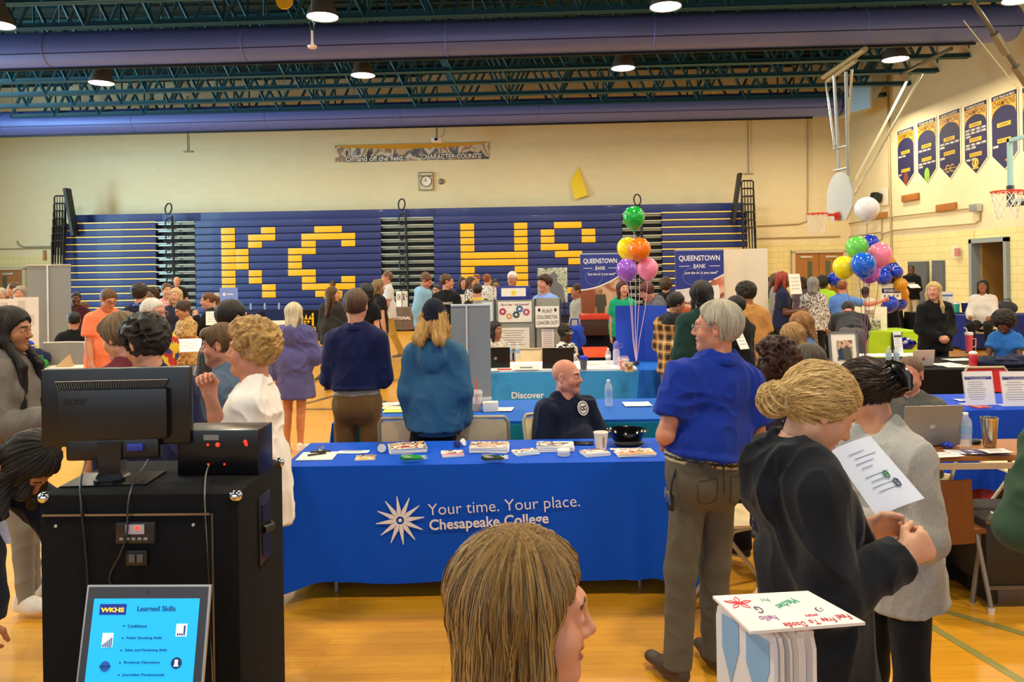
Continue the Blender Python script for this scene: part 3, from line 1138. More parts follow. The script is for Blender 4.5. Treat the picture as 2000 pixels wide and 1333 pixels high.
 if hat:
  HL, H, h = B.HL, B.H, B.hs
  ops = [('u', el(HL(0, .020, .035), (.094, .114, .108), H), 0), ('u', el(HL(0, .035, .09), (.07, .08, .078), H), .03), ('c', plane(HL(0, -.07, .050), H @ np.array((0, -.38, -1))), .006)]
  Hb = H
  fm = fabric(hat, weave=200, bump=.4)
  o = part('beanie', ops, hv * 1.3, [fm], lambda p: .0018 * np.sin(np.arctan2(lh(p)[:, 0], lh(p)[:, 1]) * 60))
  ops2 = [('u', el(HL(0, .020, .03), (.101, .121, .112), H), 0), ('c', plane(HL(0, -.07, .052), H @ np.array((0, -.38, -1))), .006), ('c', plane(HL(0, -.07, .112), H @ np.array((0, .38, 1))), .006)]
  b2 = part('cuff', ops2, hv * 1.3, [fm], lambda p: .0018 * np.sin(np.arctan2(lh(p)[:, 0], lh(p)[:, 1]) * 60))
 if glasses:
  g = MB()
  HLv = lambda x, y, z: Vector(tuple(B.HL(x, y, z) * S))
  th = .0016 * S if d < 6 else .0024 * S
  for sd in (1, -1):
   ring = [HLv(.033 * sd + .0235 * math.cos(a), -.101 + .10 * (abs(.0235 * math.cos(a) + .033)) ** 1.2 * .12, .000 + .0165 * math.sin(a)) for a in [2 * PI * i / 18 for i in range(18)]]
   g.tube(ring, th, 6, closed=True)
   g.tube([HLv(.056 * sd, -.098, .006), HLv(.079 * sd, -.06, .006), HLv(.083 * sd, .0, .006), HLv(.082 * sd, .028, -.008)], th, 6)
  g.tube([HLv(-.010, -.103, .004), HLv(0, -.106, .006), HLv(.010, -.103, .004)], th, 6)
  g.build('glasses', plain(glasses, .3), root)
 if B.sit:
  SEATED.append((root, label))
 return root, B, S
# ------------------------------------------------------------------ the hall
TH = -math.atan(SLANT)
def on_plane(u, v, d0):
 k = V(u, v, 1.0).x
 return V(u, v, d0 / (1 + SLANT * k))
def lp(u, v, d0):
 """(x, z) in the local frame of a slanted upright plane that passes the view axis at d0."""
 p = on_plane(u, v, d0)
 return p.x * math.sqrt(1 + SLANT ** 2), p.z
def slanted(name, d0, label, cat, group=None):
 return thing(name, label, cat, (0, d0, 0), TH, group)
def floor_mat():
 t = NT('maple floor')
 co = t.coord()
 br = t.n('ShaderNodeTexBrick')
 br.offset = 0.37
 br.inputs['Scale'].default_value = 1.0
 br.inputs['Brick Width'].default_value = 0.95
 br.inputs['Row Height'].default_value = 0.0572
 br.inputs['Mortar Size'].default_value = 0.0009
 br.inputs['Mortar Smooth'].default_value = 0.1
 br.inputs['Bias'].default_value = 0.0
 br.inputs['Color1'].default_value = (*lin('#d29018'), 1)
 br.inputs['Color2'].default_value = (*lin('#e0a428'), 1)
 br.inputs['Mortar'].default_value = (*lin('#8a5216'), 1)
 t.l(co, br.inputs['Vector'])
 g = t.noise(t.coord(scale=(1.2, 22, 1)), 5, 5, 0.6)
 c = t.mix(0.35, br.outputs[0], t.ramp(g, [(0.3, lin('#bc7a10')), (0.7, lin('#eab034'))]))
 t.base(c)
 t.set(Roughness=0.32, Coat_Weight=0.25, Coat_Roughness=0.2)
 t.bump(t.math('ADD', br.outputs['Fac'], t.noise(t.coord(scale=(1, 3, 1)), 2.2, 2)), 0.05, 0.004)
 return t.m
def block_mat(c1, c2, mortar, w=0.41, h=0.205, ms=0.006, bump=0.35):
 t = NT('painted block')
 sp = t.n('ShaderNodeSeparateXYZ')
 t.l(t.coord(), sp.inputs[0])
 cb = t.n('ShaderNodeCombineXYZ')
 t.l(t.math('ADD', sp.outputs[0], sp.outputs[1]), cb.inputs[0])
 t.l(sp.outputs[2], cb.inputs[1])
 br = t.n('ShaderNodeTexBrick')
 br.inputs['Scale'].default_value = 1.0
 br.inputs['Brick Width'].default_value = w
 br.inputs['Row Height'].default_value = h
 br.inputs['Mortar Size'].default_value = ms
 br.inputs['Mortar Smooth'].default_value = 0.3
 for k, c in (('Color1', c1), ('Color2', c2), ('Mortar', mortar)):
  br.inputs[k].default_value = (*lin(c), 1)
 t.l(cb.outputs[0], br.inputs['Vector'])
 n = t.noise(t.coord(), 0.8, 5)
 t.base(t.mix(t.math('MULTIPLY', n, 0.22), br.outputs[0], scl(lin(c2), 0.75)))
 t.set(Roughness=0.55)
 t.bump(t.math('SUBTRACT', t.math('MULTIPLY', t.noise(t.coord(), 60, 3), 0.3), br.outputs['Fac']), bump, 0.006)
 return t.m
WALL_UP = block_mat('#e9dcb4', '#e6d8ae', '#ddcfa4', bump=0.12, ms=.004)
WALL_LOW = block_mat('#ece0a2', '#e6d898', '#c4b47a', h=.2, bump=0.45)
NAVY = plain('#1d2c7a', .45, coat=.2)
TEALSTEEL = plain('#0f4a5c', .5)
DECK = plain('#0e3038', .7)
BLACK = plain('#0c0d10', .5)
BLACKGLOSS = plain('#08080a', .22)
WHITE = plain('#ece8e0', .5)
PAPER = plain('#f4f0e8', .8, var=.02)
GALV = plain('#b9c2c6', .35, .7)
CHROME = plain('#d8dadc', .15, 1.0)
CREAMMETAL = plain('#cdbf98', .45, .2)
OAK = wood('#b9803e', '#8a5626', 5, .45, 'z')
YELLOW = plain('#ecb008', .45)
m = MB()
m.box((0, 16, -.05), (60, 60, .1))
o = m.build('floor', floor_mat())
o['kind'] = 'structure'
DW = 28.2
XR = 12.2                         # the end wall stands parallel to the view axis
def slab(name, x0, x1, z0, z1, mat_):
 mm = MB()
 mm.box(((x0 + x1) / 2, .15, (z0 + z1) / 2), (x1 - x0, .3, z1 - z0))
 o = mm.build(name, mat_, None, (0, DW, 0), TH)
 o['kind'] = 'structure'
 return o
slab('wall_back', -24, 12.75, 2.70, 9.4, WALL_UP)
slab('wall_back_lower', -24, 12.75, 0, 2.70, WALL_LOW)
for nm, z0, z1, mm_ in (('wall_end', 2.75, 9.4, WALL_UP), ('wall_end_lower', 0, 2.75, WALL_LOW)):
 mm = MB()
 ys = [(17.05, 19.2), (20.15, 27.9)] if z0 == 0 else [(8, 27.9)]
 if z0 == 0:
  ys = [(8, 18.9), (20.25, 27.9)]
  mm.box((XR + .15, 19.58, 2.6), (.3, 1.36, .3))
 for a, b in ys:
  mm.box((XR + .15, (a + b) / 2, (z0 + z1) / 2), (.3, b - a, z1 - z0))
 o = mm.build(nm, mm_)
 o['kind'] = 'structure'
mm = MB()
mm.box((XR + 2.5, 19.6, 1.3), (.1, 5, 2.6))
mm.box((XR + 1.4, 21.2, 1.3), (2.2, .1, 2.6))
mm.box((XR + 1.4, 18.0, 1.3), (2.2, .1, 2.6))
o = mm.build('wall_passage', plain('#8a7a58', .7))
o['kind'] = 'structure'
mm = MB()
mm.box((-2, 16, 9.2), (40, 42, .12))
for i in range(70):
 mm.box((-2, -4 + i * .6, 9.11), (40, .12, .07))
o = mm.build('ceiling', DECK)
o['kind'] = 'structure'
mm = MB()
mm.box((0, 5.72, .0008), (26, .72, .0012))
o = mm.build('floor_marking', plain('#14204a', .25, coat=.3))
o['kind'] = 'structure'
for a, b, w in (((1800, 1182), (2060, 1256), .05), ((1800, 1213), (2080, 1382), .05)):
 p, q = VZ(*a, 0), VZ(*b, 0)
 p, q = p - (q - p) * .4, q + (q - p) * .2
 dirn = (q - p).normalized()
 n = Vector((-dirn.y, dirn.x, 0)) * w / 2
 mm = MB()
 mm.add([p + n, q + n, q - n, p - n], [(0, 1, 2, 3)])
 o = mm.build('floor_line', plain('#8f8a4a', .3, coat=.3), None, (0, 0, .0015))
 o['kind'] = 'structure'
for a, b in (((585, 792), (668, 770)), ((612, 742), (668, 728)), ((590, 800), (720, 800)), ((735, 745), (790, 742)), ((600, 758), (640, 722))):
 p, q = VZ(*a, 0), VZ(*b, 0)
 dirn = (q - p).normalized()
 n = Vector((-dirn.y, dirn.x, 0)) * .05
 mm = MB()
 mm.add([p + n, q + n, q - n, p - n], [(0, 1, 2, 3)])
 o = mm.build('floor_line', plain('#4a3a2a', .3, coat=.3), None, (0, 0, .0015))
 o['kind'] = 'structure'
# ---- roof trusses
TZ = 7.3
def truss_web():
 w, L = MB(), 17.0
 n = 22
 for i in range(n):
  x0 = -L + 2 * L * i / n
  x1 = -L + 2 * L * (i + 1) / n
  xm = (x0 + x1) / 2
  w.tube([(x0, 0, TZ + .05), (xm, 0, 9.0)], .045, 6)
  w.tube([(xm, 0, 9.0), (x1, 0, TZ + .05)], .045, 6)
  if i % 2:
   w.tube([(x0, .03, TZ + .05), (x0, .03, 9.0)], .028, 6)
 return w
first = None
for i in range(9):
 d0 = 14.9 + 1.5 * i
 if first is None:
  first = slanted('roof_truss', d0, 'blue-green painted steel roof truss spanning the hall under the roof deck', 'truss', 'roof trusses')
  b = MB()
  b.box((0, -.06, TZ + .03), (34, .10, .012)).box((0, .06, TZ + .03), (34, .10, .012)).box((0, -.02, TZ + .09), (34, .012, .13)).box((0, .02, TZ + .09), (34, .012, .13))
  b.build('bottom_chord', TEALSTEEL, first)
  b = MB()
  b.box((0, -.05, 9.04), (34, .09, .012)).box((0, .05, 9.04), (34, .09, .012)).box((0, 0, 8.98), (34, .03, .12))
  b.build('top_chord', TEALSTEEL, first)
  truss_web().build('web', TEALSTEEL, first)
 else:
  dup(first, (0, d0, 0), TH)
# ---- ducts
DUCT = plain('#6474c2', .42, .15)
def duct(d0, u0, u1, vb_u, vb, r, label):
 t = slanted('air_duct', d0, label, 'duct')
 zb = lp(vb_u, vb, d0)[1]
 zc = zb + r
 x0, x1 = lp(u0, vb, d0)[0], lp(u1, vb, d0)[0]
 M = Matrix.Translation((x0, 0, zc)) @ Matrix.Rotation(PI / 2, 4, 'Y')
 L = x1 - x0
 b = MB()
 b.lathe([(r, 0), (r, L - .22), (r * .93, L - .07), (r * .75, L)], 48, M, cap=True)
 b.build('duct_body', DUCT, t)
 k = 0
 x = x0 + 3.2
 while x < x1 - 1:
  b = MB()
  b.lathe([(r + .001, 0), (r + .012, .01), (r + .012, .03), (r + .001, .04)], 48, Matrix.Translation((x, 0, zc)) @ Matrix.Rotation(PI / 2, 4, 'Y'), cap=False)
  b.build('seam_band', DUCT, t)
  x += 4.6
 b = MB()
 b.box(((x0 + x1) / 2, -r * .92, zc - r * .42), (L, .012, .02))
 b.build('stitch_rail', plain('#2a2f5a', .6), t)
 b = MB()
 b.box(((x0 + x1) / 2 - .2, -.05, zb - .03), (L - 1.4, .05, .05))
 b.build('slot_rail', BLACK, t)
 for i in range(int(L / 2.4)):
  b = MB()
  xx = x0 + 1 + i * 2.4
  b.tube([(xx, 0, zc + r), (xx, 0, 9.1)], .012, 6)
  b.build('hanger', GALV, t)
 return t, x1, zc
duct(17.3, -160, 1985, 1000, 109, .41, 'long round purple-blue fabric air duct nearest the camera, its rounded end by the pennants')
_, xd, zd = duct(25.9, -160, 1640, 1000, 243, .42, 'long round purple-blue air duct nearest the back wall, joined to a sheet-metal box')
t = slanted('duct_box', 25.9, 'sheet-metal duct transition box in the corner behind the folded basketball struts', 'duct box')
b = MB()
b.add([(xd + .02, -.42, zd - .42), (xd + .02, .42, zd - .42), (xd + .02, .42, zd + .42), (xd + .02, -.42, zd + .42),
 (xd + .6, -1.1, zd - .35), (xd + .6, .5, zd - .35), (xd + .6, .5, zd + .65), (xd + .6, -1.1, zd + .65),
 (xd + 1.15, -.9, zd + .55), (xd + 1.15, .5, zd + .55), (xd + 1.15, .5, zd + 1.5), (xd + 1.15, -.9, zd + 1.5)],
 [(0, 1, 2, 3), (0, 4, 5, 1), (3, 2, 6, 7), (0, 3, 7, 4), (1, 5, 6, 2), (4, 8, 9, 5), (7, 6, 10, 11), (4, 7, 11, 8), (5, 9, 10, 6), (8, 11, 10, 9)])
b.build('box_body', GALV, t)
b = MB()
b.box((xd + .58, -.3, zd + .15), (.04, 1.64, 1.06))
b.build('flange', CREAMMETAL, t)
# ---- bay lamps
LAMPM = glow('#fff6e4', 14)
SHADE = plain('#6a625c', .45, .4)
def bay_lamp(u, v, d, label):
 p = V(u, v, d)
 t = thing('bay_lamp', label, 'lamp', p)
 b = MB()
 b.lathe([(.30, 0), (.298, .03), (.25, .16), (.17, .33), (.13, .42), (.12, .46)], 32, cap=False)
 b.lathe([(.285, .008), (.245, .15), (.165, .32), (.125, .41)], 32, cap=False)
 b.build('shade', SHADE, t)
 b = MB()
 b.lathe([(.285, .012), (.15, -.012), (.001, -.018)], 32, cap=False)
 b.build('lens', LAMPM, t)
 b = MB()
 b.lathe([(.12, .44), (.125, .5), (.125, .66), (.09, .72), (.03, .74)], 24)
 b.build('ballast', plain('#3a3836', .5, .3), t)
 b = MB()
 b.tube([(0, 0, .72), (0, 0, 9.1 - p.z)], .012, 8)
 b.build('rod', GALV, t)
 return t
LAMPS = [(630, 34, 14.3, 'bell-shaped bay lamp under the front duct with a white sensor hanging beside it'),
  (198, 163, 18.9, 'bell-shaped bay lamp under the front duct, above the yellow-edged bleacher wing'),
  (709, 148, 18.9, 'bell-shaped bay lamp above the printed banner on the back wall'),
  (1217, 134, 18.9, 'bell-shaped bay lamp above the yellow sheet on the back wall'),
  (1749, 117, 18.0, 'bell-shaped bay lamp beside the folded basketball struts in the corner'),
  (1300, 14, 14.3, 'bell-shaped bay lamp at the top edge above the front duct, near the picture centre'),
  (-4, 50, 14.6, 'bay lamp half cut off at the edge above the printed-back banners'),
  (1992, 0, 14.0, 'bay lamp cut off in the top corner over the end of the front duct')]
for a in LAMPS:
 bay_lamp(*a)
def area(name, loc, size, power, col, rot=(0, 0, 0), shape='DISK', size_y=None):
 l = bpy.data.lights.new(name, 'AREA')
 l.shape = shape
 l.size = size
 if size_y:
  l.size_y = size_y
 l.energy = power
 l.color = col
 o = bpy.data.objects.new(name, l)
 o.location = loc
 o.rotation_euler = rot
 COL.objects.link(o)
 return o
WARM = (1.0, .84, .60)
for x in (-14.5, -9.2, -4, 1.2, 6.4, 10.8):
 for y in (1.5, 6.5, 11.0, 18.9, 23.2):
  area('lamp_light', (x - (.6 if y == 18.9 else 0), y, 6.5), .5, 190, WARM)
area('window_daylight', (-21, 17, 5.2), 12, 3600, (.50, .85, 1.0), (0, -PI / 2, 0), 'RECTANGLE', 5)
area('rear_light', (-2, -6, 4.0), 14, 420, (.80, .90, 1.0), (PI / 2 * .9, 0, 0), 'RECTANGLE', 5)  # wide cool area light behind the camera; no doorway is built there
w = bpy.data.worlds.new('hall')
SC.world = w
w.use_nodes = True
w.node_tree.nodes['Background'].inputs[0].default_value = (.75, .86, 1, 1)
w.node_tree.nodes['Background'].inputs[1].default_value = .15
SC.view_settings.exposure = -0.06
t = thing('ceiling_sensor', 'small white dome sensor hanging on a rod below the near bay lamp', 'sensor', V(610, 92, 14.0))
b = MB()
b.lathe([(.001, -.03), (.07, -.02), (.09, .02), (.03, .04), (.02, .12), (.02, .30)], 20)
b.build('dome', WHITE, t)
b = MB()
b.tube([(0, 0, .3), (0, 0, 2.9)], .01, 6)
b.build('rod', GALV, t)
b = MB()
b.lathe([(.035, .3), (.04, .33), (.04, .42), (.03, .45)], 12)
b.build('connector', BLACK, t)
t = thing('round_sign', 'round yellow disc sign hanging in the roof truss', 'sign', V(556, 2, 13.6))
b = MB()
b.lathe([(.001, 0), (.15, 0), (.15, .04), (.001, .04)], 28, Matrix.Rotation(PI / 2, 4, 'X'))
b.build('disc', plain('#e8b810', .4), t)
b = MB()
b.tube([(0, 0, .14), (0, 0, 2.0)], .008, 6)
b.build('hanger', BLACK, t)
b = MB()
b.prism([(-.02, 0), (.02, 0), (.04, .12), (-.04, .12)], .01, Matrix.Translation((0, -.055, 0)))
b.build('mark', BLACK, t)
# ---- bleachers
DB = 26.9
BL = plain('#15296c', .5, coat=.05)
BL2 = plain('#1c2b70', .5)
ROWS = 14
RS = .2535
ZT = 3.80
def row_z(i):
 return ZT - RS * i
def bleacher(label, u0, u1, edge=None, letters=()):
 t = slanted('bleacher', DB, label, 'bleacher', None)
 x0, x1 = lp(u0, 480, DB)[0], lp(u1, 480, DB)[0]
 for i in range(ROWS):
  b = MB()
  z = row_z(i)
  b.box(((x0 + x1) / 2, 0, z - .115), (x1 - x0, .05, .205), bev=.008)
  b.box(((x0 + x1) / 2, .04, z - .005), (x1 - x0, .12, .03), bev=.008)
  rw = b.build('bench_row', BL, t)
  if edge:
   b = MB()
   b.box(((x0 + x1) / 2, -.035, z), (x1 - x0, .05, .042), bev=.006)
   b.build('edge_strip', plain(edge, .4), rw)
 b = MB()
 b.box(((x0 + x1) / 2, .32, ZT / 2), (x1 - x0, .5, ZT))
 b.build('understructure', plain('#0d1330', .7), t)
 b = MB()
 b.box(((x0 + x1) / 2, .45, ZT + .16), (x1 - x0, .06, .36), bev=.01)
 b.build('back_panel', BL, t)
 for name, rects in letters:
  b = MB()
  for (a, c, e, f) in rects:
   xa, za = lp(a, c, DB - .03)
   xb, zb = lp(e, f, DB - .03)
   n0 = round((ZT - za) / RS)
   n1 = max(n0 + 1, round((ZT - zb) / RS))
   for q in range(n0, n1):
    b.box(((xa + xb) / 2, -.032, row_z(q) - .115), (xb - xa, .03, .215), bev=.004)
  b.build('letter', YELLOW, t)
 return t
K_ = [(432, 446, 461, 586), (460, 487, 486, 528), (485, 459, 538, 473), (485, 473, 512, 487), (510, 445, 538, 459), (486, 529, 512, 556), (512, 556, 539, 583)]
C_ = [(614, 442, 668, 456), (589, 456, 694, 470), (589, 470, 617, 485), (667, 470, 694, 483), (563, 485, 617, 498), (563, 498, 590, 526), (563, 526, 617, 540), (590, 540, 617, 554), (590, 553, 694, 567), (667, 539, 694, 553), (616, 567, 669, 581)]
H_ = [(899, 437, 928, 576), (926, 492, 1005, 520), (1004, 435, 1032, 573)]
S_ = [(1082, 432, 1136, 446), (1056, 446, 1083, 475), (1056, 475, 1110, 489), (1136, 445, 1163, 473), (1084, 489, 1137, 502), (1110, 502, 1164, 516), (1137, 516, 1164, 543), (1057, 543, 1084, 556), (1084, 556, 1138, 570)]
bleacher('folded blue bleacher wing with pale yellow row edges beside the grey banner stands', 122, 305, '#ecd070')
bleacher('folded blue bleacher section with a large yellow K and C', 382, 745, None, (('K', K_), ('C', C_)))
bleacher('folded blue bleacher section with a large yellow H and S', 848, 1215, None, (('H', H_), ('S', S_)))
bleacher('folded blue bleacher wing with pale yellow row edges behind the white panel', 1293, 1460, '#ecd070')
def aisle(label, u0, u1):
 t = slanted('bleacher_aisle', DB, label, 'aisle steps')
 x0, x1 = lp(u0, 480, DB)[0], lp(u1, 480, DB)[0]
 for i in range(ROWS):
  z = row_z(i)
  b = MB()
  b.box(((x0 + x1) / 2, .10, z - .06), (x1 - x0 - .02, .06, .10), bev=.006)
  b.box(((x0 + x1) / 2, .0, z - .018), (x1 - x0 - .02, .16, .035), bev=.006)
  b.build('step', plain('#a9b6b2', .4, .2), t)
 b = MB()
 b.box(((x0 + x1) / 2, .34, ZT / 2), (x1 - x0, .3, ZT))
 b.build('understructure', plain('#0a0d14', .7), t)
 b = MB()
 b.box(((x0 + x1) / 2, .45, ZT + .16), (x1 - x0, .06, .36), bev=.01)
 b.build('back_panel', BL, t)
 xm = (x0 + x1) / 2 - .1
 b = MB()
 b.tube([(xm + .12, -.16, .2), (xm + .10, -.16, 2.2), (xm + .06, -.16, ZT + .2)], .04, 8)
 for i in range(7):
  z = ZT + .45 - i * .52
  b.tube([(xm - .06 + .12 * math.cos(q), -.18 + .05 * math.sin(q), z + .20 * math.sin(q)) for q in [2 * PI * j / 10 for j in range(10)]], .026, 8, closed=True)
 b.build('handrail', BLACK, t)
 return t
aisle('grey stepped aisle with black loop handrails beside the yellow-edged bleacher wing and the K', 305, 382)
aisle('grey stepped aisle between the letters C and H', 745, 848)
aisle('grey stepped aisle half hidden behind the balloons', 1215, 1293)
def guard(label, u0, u1, vt, vb, flip):
 t = slanted('guard_rail', DB, label, 'guard rail')
 x0, z1 = lp(u0, vt, DB - .3)
 x1, z0 = lp(u1, vb, DB - .3)
 s = -1 if flip else 1
 for i in range(7):
  zt = z1 - .20 - i * .27
  y = -.28 - .03 * i
  xa, xb = (x0, x0 + .40) if not flip else (x1 - .40, x1)
  b = MB()
  b.tube([(xa, y, max(.9, zt - 1.3)), (xa, y, zt - .04), (xa + .05, y, zt), (xb - .05, y, zt), (xb, y, zt - .04), (xb, y, max(.9, zt - 1.3))], .028, 8)
  for k in range(1, 4):
   xx = xa + (xb - xa) * k / 4
   b.tube([(xx, y, max(.9, zt - 1.3)), (xx, y, zt)], .012, 6)
  b.build('rail_frame', BLACK, t)
 b = MB()
 xm = x0 + .42 if not flip else x1 - .42
 b.box((xm + .16 * s, -.25, z1 - .78), (.10, .34, 1.7), (0, -.16 * s, 0))
 b.build('end_panel', BLACK, t)
 b = MB()
 xe = lp(118 if not flip else 1464, 480, DB)[0]
 xq = x0 if not flip else x1
 b.box(((xq + xe) / 2, -.12, .5), (abs(xe - xq), .5, 1.0))
 b.build('base', plain('#101216', .6), t)
 return t
guard('stack of black tubular end railings on the bleacher wing beside the grey banner stands', 106, 148, 372, 600, False)
guard('stack of black tubular end railings on the bleacher wing nearest the corner', 1438, 1476, 342, 600, True)
# ---- things on the back wall
DWF = DW - .01
t = slanted('wall_banner', DWF, 'long printed banner about character hung high above the clock', 'banner')
x0, z0 = lp(655, 316, DWF)
x1, z1 = lp(954, 279, DWF)
zc_, hh = (z0 + lp(954, 311, DWF)[1]) / 2, .62
zc_ = (z0 + z1) / 2
b = MB()
b.box(((x0 + x1) / 2, -.02, zc_), (x1 - x0, .012, hh))
b.build('sheet', picture(4, ('#4a4448', '#d8c8ac', '#a07c5c', '#e4d8c4', '#5a5e6c', '#d0b88c'), 1.5), t)
b = MB()
pts = [(x0 + (x1 - x0) * i / 20, zc_ + hh / 2 - .02 - .16 * math.sin(PI * i / 20) ** .6) for i in range(21)]
b.prism([(x1, zc_ + hh / 2), (x0, zc_ + hh / 2)] + pts, .004, Matrix.Translation((0, -.032, 0)))
b.build('gold_swoosh', plain('#e0a020', .5), t)
for dx_, dz_ in ((.02, -.02), (-.02, .02), (.02, .02), (-.02, -.02)):
 text('On and off the field...', (x1 - x0) * .40, plain('#1c1c28', .5), t, (x0 + (x1 - x0) * .27 + dx_, -.032, zc_ - hh * .33 + dz_), name='lettering_edge', height=.20, bold=.03)
 text('CHARACTER COUNTS!', (x1 - x0) * .39, plain('#1c1c28', .5), t, (x0 + (x1 - x0) * .76 + dx_, -.032, zc_ - hh * .30 + dz_), name='lettering_edge', height=.19, bold=.03)
text('On and off the field...', (x1 - x0) * .40, plain('#f4f0e6', .5), t, (x0 + (x1 - x0) * .27, -.034, zc_ - hh * .33), height=.20, bold=.02)
text('CHARACTER COUNTS!', (x1 - x0) * .39, plain('#f4f0e6', .5), t, (x0 + (x1 - x0) * .76, -.034, zc_ - hh * .30), height=.19, bold=.02)
t = slanted('wall_clock', DWF, 'square caged wall clock with a round white face under the printed banner', 'clock')
x, z = lp(833, 355, DWF)
b = MB()
b.box((x, -.04, z), (.5, .08, .62), bev=.01)
b.build('case', plain('#d8ceb0', .5), t)
b = MB()
b.lathe([(.001, 0), (.17, 0), (.19, -.01), (.2, .03)], 32, Matrix.Translation((x, -.09, z)) @ Matrix.Rotation(-PI / 2, 4, 'X'))
b.build('face', plain('#efe9da', .4), t)
b = MB()
b.tube([(x + .195 * math.cos(q), -.11, z + .195 * math.sin(q)) for q in [2 * PI * j / 28 for j in range(28)]], .012, 6, closed=True)
b.build('bezel', BLACK, t)
b = MB()
b.tube([(x, -.115, z), (x - .02, -.115, z + .13)], .008, 5).tube([(x, -.115, z), (x - .09, -.115, z + .04)], .009, 5)
b.build('hand', BLACK, t)
b = MB()
for xx in (-.27, .27):
 b.tube([(x + xx, -.12, z - .32), (x + xx, -.12, z + .32)], .012, 5)
for zz in (-.32, .2, .32):
 b.tube([(x - .27, -.12, z + zz), (x + .27, -.12, z + zz)], .012, 5)
b.build('wire_guard', plain('#6a6450', .5, .4), t)
t = slanted('alarm_bell', DWF, 'small round grey alarm bell on the wall beside the caged clock', 'alarm')
x, z = lp(862, 355, DWF)
b = MB()
b.lathe([(.001, -.09), (.06, -.085), (.10, -.05), (.11, 0)], 24, Matrix.Translation((x, 0, z)) @ Matrix.Rotation(-PI / 2, 4, 'X'))
b.build('dome', plain('#8a8470', .4, .4), t)
t = slanted('projector', DW - 1.2, 'white projector hanging from the duct in front of the printed banner', 'projector')
x, z = lp(853, 274, DW - 1.2)
b = MB()
b.box((x, 0, z), (.36, .36, .16), bev=.03)
b.build('body', WHITE, t)
b = MB()
b.lathe([(.05, 0), (.055, -.03), (.03, -.04), (.001, -.04)], 16, Matrix.Translation((x, -.18, z)) @ Matrix.Rotation(-PI / 2, 4, 'X'))
b.build('lens', BLACKGLOSS, t)
b = MB()
b.tube([(x, 0, z + .08), (x, 0, z + .35), (x + .05, 0, z + 2.2)], .025, 8)
b.tube([(x + .1, 0, z + .05), (x + .25, 0, z + .2), (x + .32, 0, z + .5), (x + .1, 0, z + .62)], .012, 6)
b.build('mount', plain('#77705c', .5), t)
t = slanted('paper_sheet', DWF, 'yellow paper sheet stuck crookedly on the back wall, its lower edge curling off', 'paper')
ps = [lp(*q, DWF) for q in ((1130, 326), (1148, 382), (1122, 391), (1114, 356))]
b = MB()
b.add([(ps[0][0], -.012, ps[0][1]), (ps[1][0], -.14, ps[1][1]), (ps[2][0], -.16, ps[2][1]), (ps[3][0], -.05, ps[3][1])], [(0, 1, 2, 3)])
b.add([(ps[0][0], -.005, ps[0][1]), (ps[1][0], -.13, ps[1][1]), (ps[2][0], -.15, ps[2][1]), (ps[3][0], -.04, ps[3][1])], [(3, 2, 1, 0)])
b.build('sheet', plain('#f2d21c', .6), t)
for (u, v, v2, lab) in ((366, 258, 297, 'thin wire drop with a small plate on the back wall above the bleacher aisle'), (1459, 232, 340, 'thin conduit drop on the back wall above the end railings')):
 t = slanted('wire_drop', DWF, lab, 'conduit')
 x, za = lp(u, v - 70, DWF)
 _, zb = lp(u, v2, DWF)
 b = MB()
 b.tube([(x, -.04, za), (x, -.04, zb)], .016, 6)
 b.build('wire', plain('#8a8262', .5), t)
 b = MB()
 b.box((x, -.03, zb), (.34, .05, .05), bev=.01)
 b.build('plate', plain('#a89c74', .5), t)
def doors(name, u0, u1, vt, label_n):
 x0, z = lp(u0, vt, DWF)
 x1 = lp(u1, vt, DWF)[0]
 t = bpy.data.objects.new(name, None)
 COL.objects.link(t)
 t.location = (0, DWF, 0)
 t.rotation_euler = (0, 0, TH)
 t['kind'] = 'structure'
 b = MB()
 for xx in (x0, x1):
  b.box((xx, -.05, z / 2), (.12, .14, z))
 b.box(((x0 + x1) / 2, -.05, z), (x1 - x0 + .12, .14, .12))
 b.build('door_frame', plain('#c9bd9a', .5), t)
 xm = (x0 + x1) / 2
 for s, a, c in ((-1, x0 + .06, xm - .01), (1, xm + .01, x1 - .06)):
  b = MB()
  b.box(((a + c) / 2, -.03, z / 2 - .03), (c - a, .05, z - .08))
  lf = b.build('door_leaf', OAK, t)
  b = MB()
  b.box((xm + s * .32, -.06, z * .68), (.16, .02, .85))
  b.build('vision_panel', plain('#55604a', .15), lf)
  b = MB()
  b.tube([(xm + s * .1, -.11, 1.0), (xm + s * .8, -.11, 1.0)], .025, 8)
  b.build('push_bar', GALV, lf)
  b = MB()
  b.box((xm + s * .45, -.07, z - .2), (.42, .06, .08), bev=.01)
  b.build('closer', plain('#c8c2b0', .4, .4), lf)
doors('door_1', -60, 50, 526, '')
doors('door_2', 1548, 1648, 492, '')
t = slanted('wood_block', DWF, 'small upright wooden block on the wall by the bleacher end above the far door', 'block')
x, z = lp(88, 499, DWF)
b = MB()
b.box((x, -.03, z), (.10, .06, .38), bev=.008)
b.build('block', wood('#c08a50', '#a06c34', 5, .5, 'z'), t)
